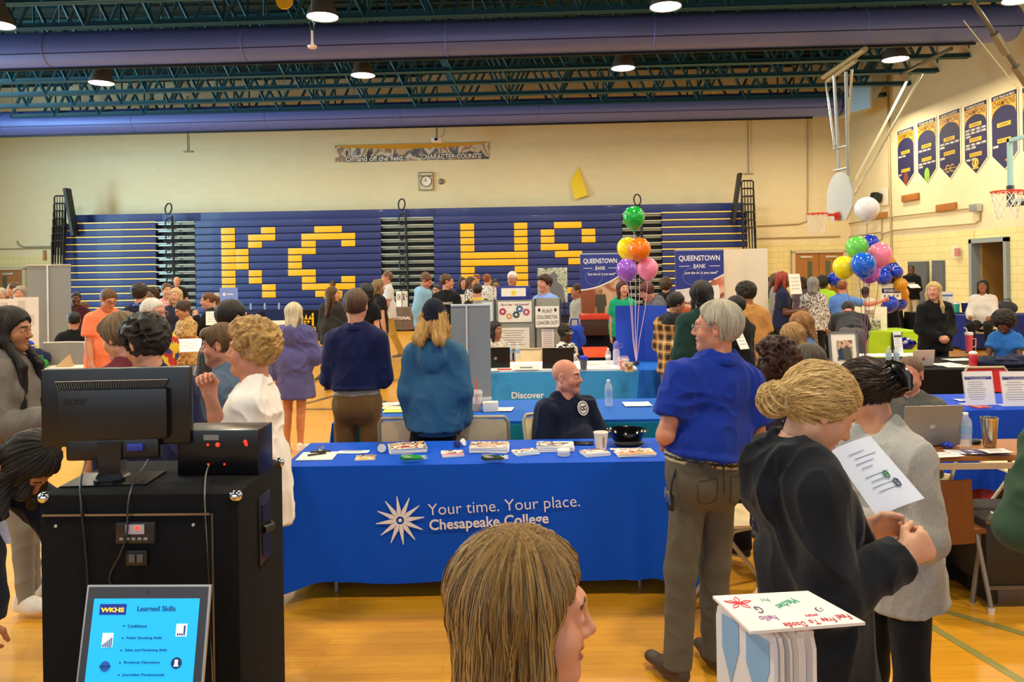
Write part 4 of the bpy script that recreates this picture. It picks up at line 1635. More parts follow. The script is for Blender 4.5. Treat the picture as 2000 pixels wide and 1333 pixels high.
# ---- conduits on the back and end walls (things of one run each)
COND = plain('#a89a76', .45, .2)
def conduit(pts_back, label, r=.022):
 b = MB()
 b.tube(pts_back, r, 6)
 o = b.build('conduit', COND, None)
 return tag(o, label, 'conduit')
def bw(u, v):
 p = on_plane(u, v, DWF)
 return p + Vector((0, -.04, 0))
def ew(u, v):
 k = V(u, v, 1.0)
 return V(u, v, (XR - .04) / k.x)
conduit([bw(0, 487), bw(106, 485)], 'thin conduit along the back wall ending at the bleacher railing frames')
conduit([bw(34, 471), bw(37, 478), bw(46, 483), bw(106, 482)], 'bent conduit with a small box near the far door')
conduit([bw(1478, 442), bw(1560, 438), bw(1576, 432), bw(1577, 398), bw(1577, 228)], 'bent conduit rising up the back wall beside the corner')
conduit([bw(1478, 466), bw(1640, 462)], 'lower straight conduit on the back wall beside the corner')
conduit([ew(1655, 437), ew(1745, 424), ew(1905, 406)], 'upper conduit running along the end wall to a grey box')
conduit([ew(1655, 464), ew(1718, 454), ew(1724, 457), ew(1747, 450), ew(1905, 437), ew(1914, 430), ew(1913, 408)], 'lower conduit running along the end wall and up to a grey box')
conduit([ew(1734, 178), ew(1737, 300), ew(1741, 482), ew(1743, 600)], 'tall vertical pipe on the end wall beside the pennants', .035)
conduit([ew(1722, 428), ew(1722, 467), ew(1716, 471)], 'short vertical conduit on the end wall under the wooden block')
b = MB()
b.box(ew(1909, 406) - Vector((.05, 0, 0)), (.14, .36, .2), bev=.01)
tag(b.build('junction_box', GALV), 'grey electrical box at the end of the two wall conduits', 'junction box')
for (u, v, w_, lab) in ((1778, 386, .95, 'wooden block on the end wall under the first pennants'), (1848, 405, .95, 'wooden block on the end wall under the wrestling pennant'), (1722, 421, .7, 'wooden block on the end wall behind the white balloon')):
 b = MB()
 p = ew(u, v)
 b.box(p, (.08, w_, .20), bev=.008)
 b.box(p + Vector((.02, 0, -.1)), (.04, w_, .02))
 tag(b.build('wood_block', wood('#b5763a', '#94591f', 5, .5, 'y')), lab, 'block')
t = thing('camera_mount', 'black loudspeaker and white plate on the end wall beside the vertical pipe', 'speaker', ew(1724, 386))
b = MB()
b.box((0, 0, 0), (.04, .7, .55), bev=.01)
b.build('plate', plain('#dcd6c0', .5), t)
b = MB()
b.box((-.22, 0, 0), (.28, .28, .3), (0, .3, .4), bev=.05)
b.build('horn', BLACK, t)
# ---- end wall: doorway, small doors, alarm
def end_box(name, y0, y1, z0, z1, mat_, th=.06, x=None):
 bb = MB()
 bb.box(((XR if x is None else x) - th / 2, (y0 + y1) / 2, (z0 + z1) / 2), (th, y1 - y0, z1 - z0))
 return bb.build(name, mat_)
t = bpy.data.objects.new('door_3', None)
COL.objects.link(t)
t['kind'] = 'structure'
for nm, ya, yb, za, zb in (('door_jamb', 18.8, 18.92, 0, 2.5), ('door_jamb', 20.23, 20.35, 0, 2.5), ('door_head', 18.8, 20.35, 2.4, 2.52)):
 bb = MB()
 bb.box((XR + .08, (ya + yb) / 2, (za + zb) / 2), (.36, yb - ya, zb - za))
 bb.build(nm, plain('#8f9aa0', .4), t)
bb = MB()
bb.box((XR + .65, 20.2, 1.2), (1.0, .06, 2.4))
lf = bb.build('door_leaf', plain('#a07a3a', .5), t)
for nm, u, v, hw in (('door_4', 1797, 0, .55), ('door_5', 1834, 0, .42)):
 pass
for i, (u0, u1, vt) in enumerate(((1776, 1813, 511), (1823, 1844, 509))):
 y0, y1 = ew(u1, 560).y, ew(u0, 560).y
 z = ew((u0 + u1) / 2, vt).z
 o = end_box('door_%d' % (4 + i), y0, y1, 0, z, plain('#5d646c', .45), .08)
 o['kind'] = 'structure'
p = ew(1871, 493)
t = thing('fire_alarm', 'small red fire alarm in a clear guard box on the end wall', 'alarm', p)
b = MB()
b.box((-.02, 0, 0), (.04, .22, .22), bev=.01)
b.build('alarm_body', plain('#b02a2a', .4), t)
b = MB()
b.box((-.06, 0, 0), (.12, .36, .36), bev=.02)
b.build('guard', clear('#f2f0e4', .1, .25), t)
# ---- pennants on the end wall
PN = [(1751, 1783, 257, 364, 'BOYS BASKETBALL', ((2, 'CONFERENCE', '1974  1992'), (5, 'REGION', '2017')), 'ball'),
 (1790, 1826, 241, 358, 'TENNIS', ((2, 'CONFERENCE', '1970 1993 1994'), (4, 'REGION', '1983 1992 1993 1994 1995')), 'tennis'),
 (1832, 1873, 225, 349, 'CROSS COUNTRY', ((2, 'CONFERENCE', '1973 1974 1986 1999 2008'), (4, 'REGION', '2008')), 'cc'),
 (1881, 1926, 209, 340, 'WRESTLING', ((1, 'CONFERENCE', '1977 1984 1992 1994 1995 1996 1997 1998 1999'), (3, 'DISTRICT', '1981 1982 1984 1990 1998 1999'), (5, 'REGION', '1998 1999')), 'wrestle'),
 (1934, 1985, 190, 331, 'BOYS TRACK & FIELD', ((2, 'CONFERENCE', ''), (4, 'REGION', '2008')), 'shoe'),
 (1994, 2052, 172, 322, 'CHEERLEADING', ((2, 'CONFERENCE', '1998 1999'), (4, 'REGION', '2001 2002')), 'none')]
names = ('first pennant, nearest the corner, with a basketball at its tip', 'second pennant with a green tennis ball at its tip', 'third pennant with crossed letters at its tip',
  'fourth pennant, with the most white dates on it', 'fifth pennant, partly behind the glass backboard frame', 'sixth pennant, cut off by the picture edge')
for (u0, u1, vt, vb, sport, rows, tip), nm in zip(PN, names):
 ya, yb = ew(u0, vt).y, ew(u1, vt).y          # far edge, near edge
 wd = ya - yb
 um = (u0 + u1) / 2
 zt, zb = ew(u0, vt).z, ew(um, vb).z
 ht = zt - zb
 t = thing('pennant', 'navy championship pennant, ' + nm, 'pennant', (XR - .02, (ya + yb) / 2, zb), -PI / 2, None)
 h2 = ht * .2
 out = [(-wd / 2, h2), (0, 0), (wd / 2, h2), (wd / 2, ht), (-wd / 2, ht)]
 b = MB()
 b.prism([(x * 1.06, z * 1.02 - .02) for x, z in out], .006, Matrix.Translation((0, .004, 0)))
 b.build('border', plain('#e6dcc0', .6), t)
 b = MB()
 b.prism([(x * .97, z * .985 + .012) for x, z in out], .008)
 b.build('cloth', plain('#20204a', .7), t)
 b = MB()
 n = 14
 arc = [(wd * .46 * math.cos(PI * i / n), ht * .70 + ht * .135 * math.sin(PI * i / n)) for i in range(n + 1)]
 b.prism([(-wd * .47, ht * .93), (-wd * .47, ht * .70)] + arc[::-1] + [(wd * .47, ht * .93)], .004, Matrix.Translation((0, -.004, 0)))
 b.build('gold_arch', plain('#d8a030', .6), t)
 text('CHAMPIONS', wd * .86, plain('#5a3c10', .6), t, (0, -.005, ht * .875), height=ht * .085, bold=.015)
 text(sport, wd * .8, plain('#e8d8b0', .6), t, (0, -.005, ht * .955), height=ht * .035, bold=.015)
 for lvl, head, yrs in rows:
  z = ht * (.80 - .105 * lvl)
  b = MB()
  b.box((0, -.004, z), (wd * .52, .006, ht * .055))
  lb = b.build('title_bar', plain('#e6b432', .6), t)
  text(head, wd * .44, plain('#2a2416', .6), lb, (0, -.008, z), height=ht * .03, bold=.01)
  ys = yrs.split()
  for k in range(0, len(ys), 4):
   row = ys[k:k + 4]
   text(' '.join(row), wd * .22 * len(row), plain('#ece6da', .6), t, (-wd * .45, -.005, z - ht * (.065 + .045 * (k // 4))), height=ht * .034, bold=.02, align='LEFT')
 if tip in ('ball', 'tennis'):
  b = MB()
  b.lathe([(.001, -.012), (wd * .09, -.01), (wd * .14, 0)], 20, Matrix.Translation((0, 0, ht * .13)) @ Matrix.Rotation(-PI / 2, 4, 'X') @ Matrix.Diagonal((1, 1.5, 1, 1)))
  b.build('emblem', plain('#7a3a2a' if tip == 'ball' else '#8ab83a', .6), t)
 elif tip == 'cc':
  text('CC', wd * .4, plain('#b89a50', .6), t, (0, -.005, ht * .15), bold=.01)
  b = MB()
  b.box((0, -.005, ht * .15), (wd * .62, .004, ht * .012))
  b.build('emblem', plain('#b89a50', .6), t)
 elif tip == 'wrestle':
  b = MB()
  b.tube([(wd * .11 * math.cos(q), -.01, ht * .15 + ht * .06 * math.sin(q)) for q in [2 * PI * j / 20 for j in range(20)]], .022, 6, closed=True)
  b.box((0, -.008, ht * .08), (wd * .26, .01, ht * .02)).box((0, -.008, ht * .15), (wd * .08, .01, ht * .09))
  b.build('emblem', plain('#e0b850', .6), t)
 elif tip == 'shoe':
  b = MB()
  b.prism([(-.12, 0), (.02, .05), (.10, .3), (.18, .3), (.16, .04), (.0, -.06)], .006, Matrix.Translation((wd * .12, -.006, ht * .12)))
  b.build('emblem', plain('#b87a48', .6), t)
# ---- basketball goals
NETM = plain('#e8e4da', .8)
RED = plain('#d63a1e', .4)
def net(parent, c, r, h):
 b = MB()
 n, k = 12, 5
 for i in range(n):
  for s in (1, -1):
   pts = []
   for j in range(k + 1):
    f = j / k
    a = 2 * PI * (i + s * j * .5) / n
    rr = r * (1 - .42 * f + .06 * f * f)
    pts.append((c[0] + rr * math.cos(a), c[1] + rr * math.sin(a), c[2] - h * f))
   b.tube(pts, .007, 4, cap=False)
 return b.build('net', NETM, parent)
def rim(parent, c, r=.23):
 b = MB()
 b.tube([(c[0] + r * math.cos(q), c[1] + r * math.sin(q), c[2]) for q in [2 * PI * j / 28 for j in range(28)]], .014, 8, closed=True)
 b.box((c[0] + r + .10, c[1], c[2] - .03), (.22, .16, .05)).box((c[0] + r + .22, c[1], c[2] - .06), (.03, .22, .18))
 return b.build('rim', RED, parent)
cx, cy = 7.45, 17.45
t = thing('basketball_goal', 'ceiling-hung basketball goal with a white fan-shaped backboard and long pale struts', 'basketball goal', (cx, cy, 0))
b = MB()
fan = [(.68 * math.cos(q), 2.95 + .42 + .62 * math.sin(q)) for q in [PI * i / 20 for i in range(21)]]
fan = fan + [(-.66, 3.15), (-.35, 2.88), (.35, 2.88), (.66, 3.15)]
b.prism(fan, .04, Matrix.Rotation(-PI / 2, 4, 'Z'))
b.build('backboard', plain('#bcc4c6', .4), t)
rim(t, (-.50, 0, 3.05))
net(t, (-.50, 0, 3.05), .23, .45)
def wp(u, v, d):
 return V(u, v, d) - Vector((cx, cy, 0))
for (a, c) in (((1658, 395, 17.3), (1652, 140, 16.6)), ((1640, 352, 17.9), (1629, 148, 17.6))):
 b = MB()
 b.tube([wp(*a), wp(*c)], .038, 8)
 b.build('upright', GALV, t)
for (a, c) in (((1630, 288, 17.8), (1613, 160, 18.5)), ((1655, 286, 17.3), (1664, 135, 15.8)), ):
 b = MB()
 b.tube([wp(*a), wp(*c)], .024, 8)
 b.build('brace', GALV, t)
for v in (288, 331):
 b = MB()
 b.tube([wp(1629, v + 3, 17.9), wp(1656, v - 3, 17.3)], .028, 8)
 b.build('cross_bar', GALV, t)
for (a, c) in (((1655, 385, 17.5), (1776, 148, 19.5)), ((1663, 392, 17.3), (1800, 145, 18.6))):
 b = MB()
 b.tube([wp(*a), wp(*c)], .034, 8)
 b.build('strut', plain('#d8cfae', .4, .2), t)
b = MB()
b.tube([wp(1608, 151, 18.6), wp(1690, 96, 15.6)], .06, 8)
b.tube([wp(1616, 158, 18.4), wp(1672, 118, 16.2)], .045, 8)
b.build('ceiling_rail', plain('#a39a78', .5, .3), t)
b = MB()
b.tube([wp(1760, 145, 19.6), wp(1858, 95, 16.4)], .045, 8)
b.build('ceiling_rail', plain('#5a5444', .5, .3), t)
cx, cy = 8.75, 12.55
t = thing('basketball_goal', 'basketball goal with a pale teal framed glass backboard and red rim at the picture edge', 'basketball goal', (cx, cy, 0))
b = MB()
for s in (-1, 1):
 b.box((0, s * .9, 3.48), (.07, .06, 1.12))
b.box((0, 0, 4.01), (.07, 1.86, .06)).box((0, 0, 2.93), (.07, 1.86, .06))
b.build('frame', plain('#9fd0d4', .35, .2), t)
b = MB()
b.box((0, 0, 3.47), (.012, 1.78, 1.05))
b.build('glass', clear('#eef6f4', .03, .10), t)
b = MB()
b.box((0, 0, 2.88), (.1, 1.9, .07), bev=.02)
b.box((0, .9, 3.05), (.1, .09, .35), bev=.02)
b.build('edge_padding', plain('#1a2240', .6), t)
rim(t, (-.52, .2, 3.05))
net(t, (-.52, .2, 3.05), .23, .45)
t = thing('winch_brace', 'slanting dark steel brace of the folded goal crossing the top corner over the duct end', 'brace', (0, 0, 0))
b = MB()
pa, pb = V(1885, -20, 13.2), V(2040, 215, 14.2)
b.tube([pa, pb], .04, 8)
b.build('pole', plain('#5a5a58', .4, .5), t)
for f in (.35, .62):
 b = MB()
 q = pa.lerp(pb, f)
 b.tube([q, pa.lerp(pb, f + .16)], .075, 8)
 b.build('coupling', plain('#7d7a70', .4, .5), t)
b = MB()
b.tube([V(1882, 40, 13.4), V(1992, 178, 14.0)], .008, 5)
b.build('cable', plain('#d8d0b0', .5), t)
# ------------------------------------------------------------------ tables, cloths and what stands on them
BLUECLOTH = '#0850cc'
def cloth_mesh(w, dp, z, drop, seed=0, wave=.02, flat=True, flare=.05, n=260, rows=14):
 rr = .03
 per = []
 hw, hd = w / 2, dp / 2
 segs = [((-hw, -hd), (hw, -hd)), ((hw, -hd), (hw, hd)), ((hw, hd), (-hw, hd)), ((-hw, hd), (-hw, -hd))]
 L = 2 * (w + dp)
 pts = []
 for (a, b) in segs:
  ln = math.hypot(b[0] - a[0], b[1] - a[1])
  k = max(6, int(n * ln / L))
  for i in range(k):
   f = i / k
   x, y = a[0] + (b[0] - a[0]) * f, a[1] + (b[1] - a[1]) * f
   nx, ny = (b[1] - a[1]) / ln, -(b[0] - a[0]) / ln
   de = min(f, 1 - f) * ln             # distance to the nearest corner
   cw = math.exp(-(de / .09) ** 2)
   if cw > .01:                         # turn the normal round the corner
    sx, sy = (1 if x > 0 else -1), (1 if y > 0 else -1)
    q = (nx + sx * cw * .8, ny + sy * cw * .8)
    l = math.hypot(*q)
    nx, ny = q[0] / l, q[1] / l
   pts.append((x, y, nx, ny, de, ny < -.9))
 rng = random.Random(seed)
 ph = [rng.random() * 7 for _ in range(6)]
 vs, fs = [], []
 m = len(pts)
 prof = [(0.0, 0.0)] + [((j / rows) ** 1.0, 1.0) for j in range(rows + 1)]
 for j, (t, edge) in enumerate(prof):
  for i, (x, y, nx, ny, de, front) in enumerate(pts):
   s = i / m * 40
   fold = math.sin(s * 1.9 + ph[0]) * .5 + math.sin(s * 3.3 + ph[1] + math.sin(s + ph[2])) * .35 + math.sin(s * 6.1 + ph[3]) * .15
   calm = .22 if (front and flat and de > .35) else 1.0
   cor = math.exp(-(de / .12) ** 2)
   o = rr * .4 * edge + t * (.012 + wave * (fold + .6) * calm) + flare * t * cor
   zz = z - (0 if j == 0 else .004 + drop * t) - t * t * .05 * cor - .012 * t * t * math.sin(s * .8 + ph[4])
   vs.append((x + nx * o, y + ny * o, max(.006, zz)))
 for j in range(len(prof) - 1):
  for i in range(m):
   i2 = (i + 1) % m
   fs.append((j * m + i, j * m + i2, (j + 1) * m + i2, (j + 1) * m + i))
 fs.append(tuple(range(m)))
 b = MB()
 b.add(vs, fs)
 return b
TOPM = plain('#d9d2c4', .5)
LEGM = plain('#8f9296', .35, .6)
def table(label, u0, u1, v, dp=.76, z=.74, rz=0.0, cloth=None, drop=.66, clabel=None, wave=.02, flat=True, front=None, frlab=None, topmat=None, w=None, name='folding_table', gl=None, flare=.05, cmat=None):
 p = VZ((u0 + u1) / 2, v, z)
 pa, pb = VZ(u0, v, z), VZ(u1, v, z)
 w = w or abs(V(u1, v, p.y).x - V(u0, v, p.y).x)
 loc = Vector((p.x, p.y, 0)) + Matrix.Rotation(rz, 3, 'Z') @ Vector((0, dp / 2, 0))
 zt = z - (.004 if cloth else 0)
 t = thing(name, label, 'table', loc, rz, gl)
 b = MB()
 b.box((0, 0, zt - .02), (w - .02, dp - .02, .036), bev=.01)
 b.build('tabletop', topmat or TOPM, t)
 for sx in (-1, 1):
  for sy in (-1, 1):
   b = MB()
   b.tube([(sx * (w / 2 - .28), sy * (dp / 2 - .10), zt - .04), (sx * (w / 2 - .26), sy * (dp / 2 - .09), .004)], .0135, 10)
   b.build('leg', LEGM, t)
 cl = None
 if cloth or cmat:
  cl = cloth_mesh(w, dp, z + .002, drop, seed=int(u0), wave=wave, flat=flat, flare=flare).build('tablecloth', cmat or tablecloth_mat(cloth), None, loc, rz, smooth=60)
  tag(cl, clabel, 'tablecloth')
 fr = (lambda x, y, zz: loc + Matrix.Rotation(rz, 3, 'Z') @ Vector((x, y, zz)))
 return t, cl, loc, w, fr
def at(u, v, z=.744):
 return VZ(u, v, z)
# ---- the college table
tA, clA, locA, wA, frA = table('long folding table under the blue college cloth printed with a white starburst', 557, 1340, 905, dp=.58, z=.76, cloth=BLUECLOTH, drop=.655,
       clabel='royal blue college tablecloth printed with a white starburst and slogan', wave=.016, flare=.09)
yF = -.29 - .022
KF = 1500 / locA.y
def onA(u, v):
 p = V(u, v, locA.y - .31)
 return p.x - locA.x, p.z
WH = plain('#e9e4e6', .6, var=0)
x, z = onA(985, 990)
text('Your time. Your place.', .86, WH, clA, (x, yF - .008, z), (PI / 2, -.045, 0), bold=-.006)
x, z = onA(955, 1021)
text('Chesapeake College', .675, WH, clA, (x, yF - .011, z), (PI / 2, -.045, 0), bold=.018)
x, z = onA(782, 1016)
b = MB()
for i in range(12):
 q = 2 * PI * i / 12 + .12
 r0, r1, wd_ = .022, .138, .0125
 c, s = math.cos(q), math.sin(q)
 pr = lambda r, t: (r * c - t * s, r * s + t * c)
 b.prism([pr(r0, -.006), pr(.055, -wd_), pr(r1, -.002), pr(r1, .002), pr(.055, wd_), pr(r0, .006)], .001)
b.lathe([(.001, 0), (.011, 0), (.011, -.001), (.001, -.001)], 16, Matrix.Rotation(PI / 2, 4, 'X'))
b.build('starburst', WH, clA, (x, yF - .009, z))
# ---- small things
PRINTS = [('#e8e0d4', '#7a3a34', '#f4f0e8', '#c08a70', '#2a2a30'), ('#f2ece0', '#a04038', '#e8d8c0', '#4a3028', '#d8b090'), ('#e6e2da', '#384858', '#d0a890', '#f0ece4', '#6a3030')]
def brochures(u, v, w, dp, n, label, seed, rz=0.0, z=.763, cols=None, strip=None, group=None):
 p = VZ(u, v, z)
 for i in range(n):
  t = None
  b = MB()
  j = random.Random(seed * 31 + i)
  o = thing('brochure', label if n == 1 else label, 'brochure', (p.x + j.uniform(-.004, .004) * (i > 0), p.y + j.uniform(-.004, .004) * (i > 0), p.z + .0046 * i), rz + j.uniform(-.06, .06) * (i < n - 1), group)
  b.box((0, 0, .002), (w, dp, .0042))
  b.build('pages', PAPER, o)
  if i == n - 1:
   b = MB()
   b.box((0, 0, .0044), (w * .99, dp * .99, .0006))
   cv = b.build('cover', picture(seed, cols or PRINTS[seed % 3], 13), o)
   if strip:
    b = MB()
    b.box((0, -dp * .36, .0050), (w * .99, dp * .26, .0006))
    b.build('colour_strip', plain(strip, .5), cv)
 return p
def sheet(u, v, w, dp, label, z=.763, rz=0.0, col='#f6f2ea', cat='paper', lines=True, name='paper_sheet'):
 p = VZ(u, v, z)
 t = thing(name, label, cat, p, rz)
 b = MB()
 b.grid(lambda a, c: ((a - .5) * w, (c - .5) * dp, .002 + .004 * math.sin(a * 5 + c * 3) ** 2 * abs(a - .5)), 8, 6)
 b.build('sheet', plain(col, .8, var=.02), t, flip=False)
 if lines:
  b = MB()
  for i in range(5):
   b.box((-.02 * w, dp * (.3 - .14 * i), .0075), (w * (.7 - .08 * (i % 3)), dp * .02, .0006))
  b.build('print', plain('#8a8890', .8), t)
 return t
def pen(loc, rz, col, label, group=None):
 t = thing('pen', label, 'pen', loc, rz, group)
 b = MB()
 b.tube([(-.065, 0, .006), (.045, 0, .006)], .0055, 8)
 b.build('barrel', plain(col, .3), t)
 b = MB()
 b.tube([(.045, 0, .006), (.062, 0, .006), (.070, 0, .006)], [.0055, .003, .001], 8)
 b.build('tip', plain('#d8d8d8', .3, .6), t)
 b = MB()
 b.box((-.04, 0, .013), (.04, .003, .003))
 b.build('clip', plain('#e0e0e0', .3), t)
 return t
def bottle(loc, label, h=.205, r=.032, cap='#f4f4f4', liquid='#dfe8ea', band='#8ab0d8', group=None):
 t = thing('water_bottle', label, 'bottle', loc, 0, group)
 b = MB()
 pr = [(.001, 0), (r * .85, .002), (r, .012)]
 for i in range(1, 9):
  zz = .012 + (h * .68 - .012) * i / 9
  pr.append((r * (.93 if i % 2 else 1.0), zz))
 pr += [(r, h * .70), (r * .9, h * .78), (r * .5, h * .88), (r * .40, h * .91), (r * .40, h * .95)]
 b.lathe(pr, 20)
 b.build('bottle_body', clear(liquid, .04, .33), t)
 b = MB()
 b.lathe([(r * 1.015, h * .40), (r * 1.015, h * .62)], 20, cap=False)
 b.build('wrap', plain(band, .4), t)
 b = MB()
 b.lathe([(r * .45, h * .93), (r * .45, h * 1.0), (.001, h * 1.002)], 16)
 b.build('cap', plain(cap, .4), t)
 return t
def laptop(loc, rz, label, w=.33, dp=.23, col='#8c8e90', tilt=18, screen=None, logo=None):
 """Local -y is the side the back of the lid faces."""
 t = thing('laptop', label, 'laptop', loc, rz)
 b = MB()
 b.box((0, dp / 2, .008), (w, dp, .014), bev=.004)
 b.build('base', plain(col, .4, .4), t)
 M = Matrix.Rotation(R(tilt), 4, 'X')
 b = MB()
 b.add(*_boxvf((0, 0, dp / 2 + .012), (w, .008, dp)), M)
 ld = b.build('lid', plain(col, .38, .4), t)
 b = MB()
 b.add(*_boxvf((0, .0048, dp / 2 + .014), (w * .94, .0012, dp * .9)), M)
 b.build('screen', glow('#7898b8', .8), ld)
 if logo:
  b = MB()
  b.lathe([(.001, -.0008), (.016, -.0008), (.017, 0)], 16, M @ Matrix.Translation((0, -.0045, dp / 2)) @ Matrix.Rotation(-PI / 2, 4, 'X'))
  b.build('emblem', plain(logo, .3, .5), ld)
 return t
def _boxvf(c, s):
 q = MB()
 q.box(c, s)
 return q.v, q.f
def sign_holder(loc, rz, w, h, label, col='#eeeef4', head='#2c3c8c', lines=7, tilt=10, cat='sign', title=None):
 t = thing('sign_holder', label, cat, loc, rz)
 M = Matrix.Rotation(-R(tilt), 4, 'X')
 b = MB()
 b.add(*_boxvf((0, 0, h / 2), (w, .003, h)), M)
 b.box((0, .045, .002), (w, .10, .003))
 b.build('stand', clear('#ffffff', .05, .35), t)
 b = MB()
 b.add(*_boxvf((0, -.0025, h / 2), (w * .94, .001, h * .96)), M)
 pg = b.build('page', plain(col, .5, var=.02), t)
 b = MB()
 if head:
  b.add(*_boxvf((0, -.0035, h * .80), (w * .88, .001, h * .09)), M)
  b.build('header_bar', plain(head, .5), pg)
  if title:
   text(title, w * .8, plain('#f0f0f6', .5), pg, M @ Vector((0, -.0045, h * .82)), (PI / 2 - R(tilt), 0, 0), height=h * .03)
   text('CAREER', w * .5, plain('#f0f0f6', .5), pg, M @ Vector((0, -.0045, h * .775)), (PI / 2 - R(tilt), 0, 0), height=h * .03)
 b = MB()
 rg = random.Random(int(w * 1e4) + lines)
 for i in range(lines):
  zz = h * (.68 - .56 * i / lines)
  b.add(*_boxvf((-.10 * w, -.0035, zz), (w * rg.uniform(.4, .62), .0008, h * .016)), M)
 b.build('print', plain('#8890a8', .6), pg)
 return t
p = VZ(620, 892, .763)
t = thing('clipboard', 'clipboard holding a white form at the corner of the college table', 'clipboard', p, .03)
b = MB()
b.box((0, 0, .002), (.215, .20, .004), bev=.001)
b.build('board', plain('#e8e4dc', .5), t)
b = MB()
b.box((0, -.005, .0046), (.205, .185, .0012))
b.build('form', PAPER, t)
b = MB()
b.box((0, .085, .009), (.12, .03, .010), bev=.004)
b.build('clip_plate', BLACK, t)
b = MB()
b.tube([(-.02, .09, .012), (-.02, .095, .035), (.02, .095, .035), (.02, .09, .012)], .004, 8)
b.lathe([(.014, 0), (.014, .01)], 12, Matrix.Translation((0, .088, .014)))
b.build('clip_spring', CHROME, t)
pen(VZ(622, 889, .769), .55, '#3a3836', 'dark pen lying across the clipboard form')
sheet(690, 884, .19, .075, 'pale blue leaflet beside the clipboard', col='#cfe4ea')
brochures(714, 895, .115, .12, 1, 'small brochure with a yellow lower edge beside the pale blue leaflet', 1, .1, strip='#e8c060')
t = thing('tape_roll', 'white and navy round badge standing on edge near the pen pile', 'badge', VZ(745, 884, .763), .3)
b = MB()
b.lathe([(.012, -.012), (.028, -.012), (.028, .012), (.012, .012)], 20, Matrix.Translation((0, 0, .028)) @ Matrix.Rotation(PI / 2, 4, 'X'), cap=False)
b.build('ring', plain('#26346e', .4), t)
b = MB()
b.lathe([(.001, .013), (.026, .013), (.026, .016), (.001, .016)], 20, Matrix.Translation((0, 0, .028)) @ Matrix.Rotation(PI / 2, 4, 'X'))
b.build('face', plain('#f0ece4', .4), t)
brochures(796, 880, .22, .17, 7, 'white picture brochures in the fanned stack behind the green pens', 1, .22, group='brochures behind the green pens')
for i in range(9):
 pen(VZ(806 + (i % 3) * 4 - 2, 893 + (i % 5) * 1.6, .765 + .010 * (i // 3)), .05 + .12 * ((i * 7) % 5 - 2), '#1f9a3c', 'bright green pen in the pile before the fanned brochure stack', 'bright green pens')
brochures(884, 889, .13, .125, 3, 'pink-edged brochures in the low stack between the two pen piles', 2, .12, strip='#c87898', group='pink-edged brochures')
for i, (u, v, lab) in enumerate(((893, 874, 'small navy badge lying behind the pink-edged brochures'), (903, 872, 'small white badge tilted behind the pink-edged brochures'))):
 t = thing('badge', lab, 'badge', VZ(u, v, .763), i * 1.1)
 b = MB()
 b.lathe([(.001, 0), (.022, 0), (.024, .012), (.001, .016)], 18, Matrix.Translation((0, 0, .022)) @ Matrix.Rotation(PI / 2 - .4 * i, 4, 'X'))
 b.build('disc', plain('#2c3a78' if i == 0 else '#ece8e0', .4), t)
brochures(956, 880, .23, .15, 8, 'white picture brochures in the stack behind the dark green pens', 4, -.04, group='brochures behind the dark green pens')
for i in range(9):
 pen(VZ(966 + (i % 3) * 4 - 4, 893 + (i % 5) * 1.7, .765 + .010 * (i // 3)), .02 + .05 * ((i * 7) % 5 - 2), '#23402a', 'dark green pen in the pile in front of the brochure stack', 'dark green pens')
brochures(1026, 886, .14, .12, 3, 'blue-edged brochures fanned beside the dark green pens', 3, .3, strip='#6aa0c8', group='blue-edged brochures')
brochures(1085, 879, .22, .12, 8, 'brochures in the stack behind the round white tin', 5, -.05, group='brochures behind the tin')
t = thing('round_tin', 'round white lidded tin in front of the brochure stack', 'tin', VZ(1101, 890, .763))
b = MB()
b.lathe([(.036, 0), (.037, .003), (.037, .024)], 24)
b.build('tin_body', plain('#e8e4dc', .35), t)
b = MB()
b.lathe([(.039, .020), (.039, .034), (.036, .037), (.001, .037)], 24)
b.build('lid', plain('#f4f0ea', .3), t)
t = thing('smartphone', 'black phone lying near the back edge of the college table', 'phone', VZ(1138, 868, .763), -.06)
b = MB()
b.box((0, 0, .006), (.135, .07, .009), bev=.003)
b.build('phone_body', plain('#1c1c24', .25), t)
b = MB()
b.box((0, 0, .0108), (.126, .064, .0006))
b.build('screen', BLACKGLOSS, t)
t = thing('paper_cup', 'white paper coffee cup with brown lettering down its side', 'cup', VZ(1174, 880, .763))
b = MB()
b.lathe([(.030, 0), (.0435, .105), (.0455, .108), (.0435, .111), (.041, .108), (.029, .006), (.001, .006)], 28)
b.build('cup_body', plain('#ece6dc', .5), t)
text("DUNKIN'", .06, plain('#a0603a', .5), t, (.012, -.0395, .055), (PI / 2, PI / 2, .3), height=.014, bold=.01)
brochures(1162, 888, .15, .115, 4, 'grey brochures in the stack before the coffee cup', 6, .25, strip='#c8d0d8', group='brochures before the cup')
brochures(1240, 888, .22, .13, 4, 'orange-banded brochures beside the black bowl', 7, .1, strip='#e89038', group='orange-banded brochures')
t = thing('bowl', 'glossy black bowl on the college table beside the polo-shirted person', 'bowl', VZ(1225, 868, .763))
b = MB()
b.lathe([(.05, 0), (.06, .004), (.09, .03), (.125, .085), (.128, .088), (.122, .086), (.088, .034), (.001, .012)], 40)
b.build('bowl_body', plain('#060608', .12), t)
b = MB()
b.sphere((0, -.07, .022), .05, 20, (1.9, .8, .42))
b.build('pouch', plain('#0a0a0c', .5), t)
sheet(1222, 878, .19, .05, 'folded white napkin in front of the black bowl', col='#f2eef0', lines=False, name='napkin', cat='napkin')
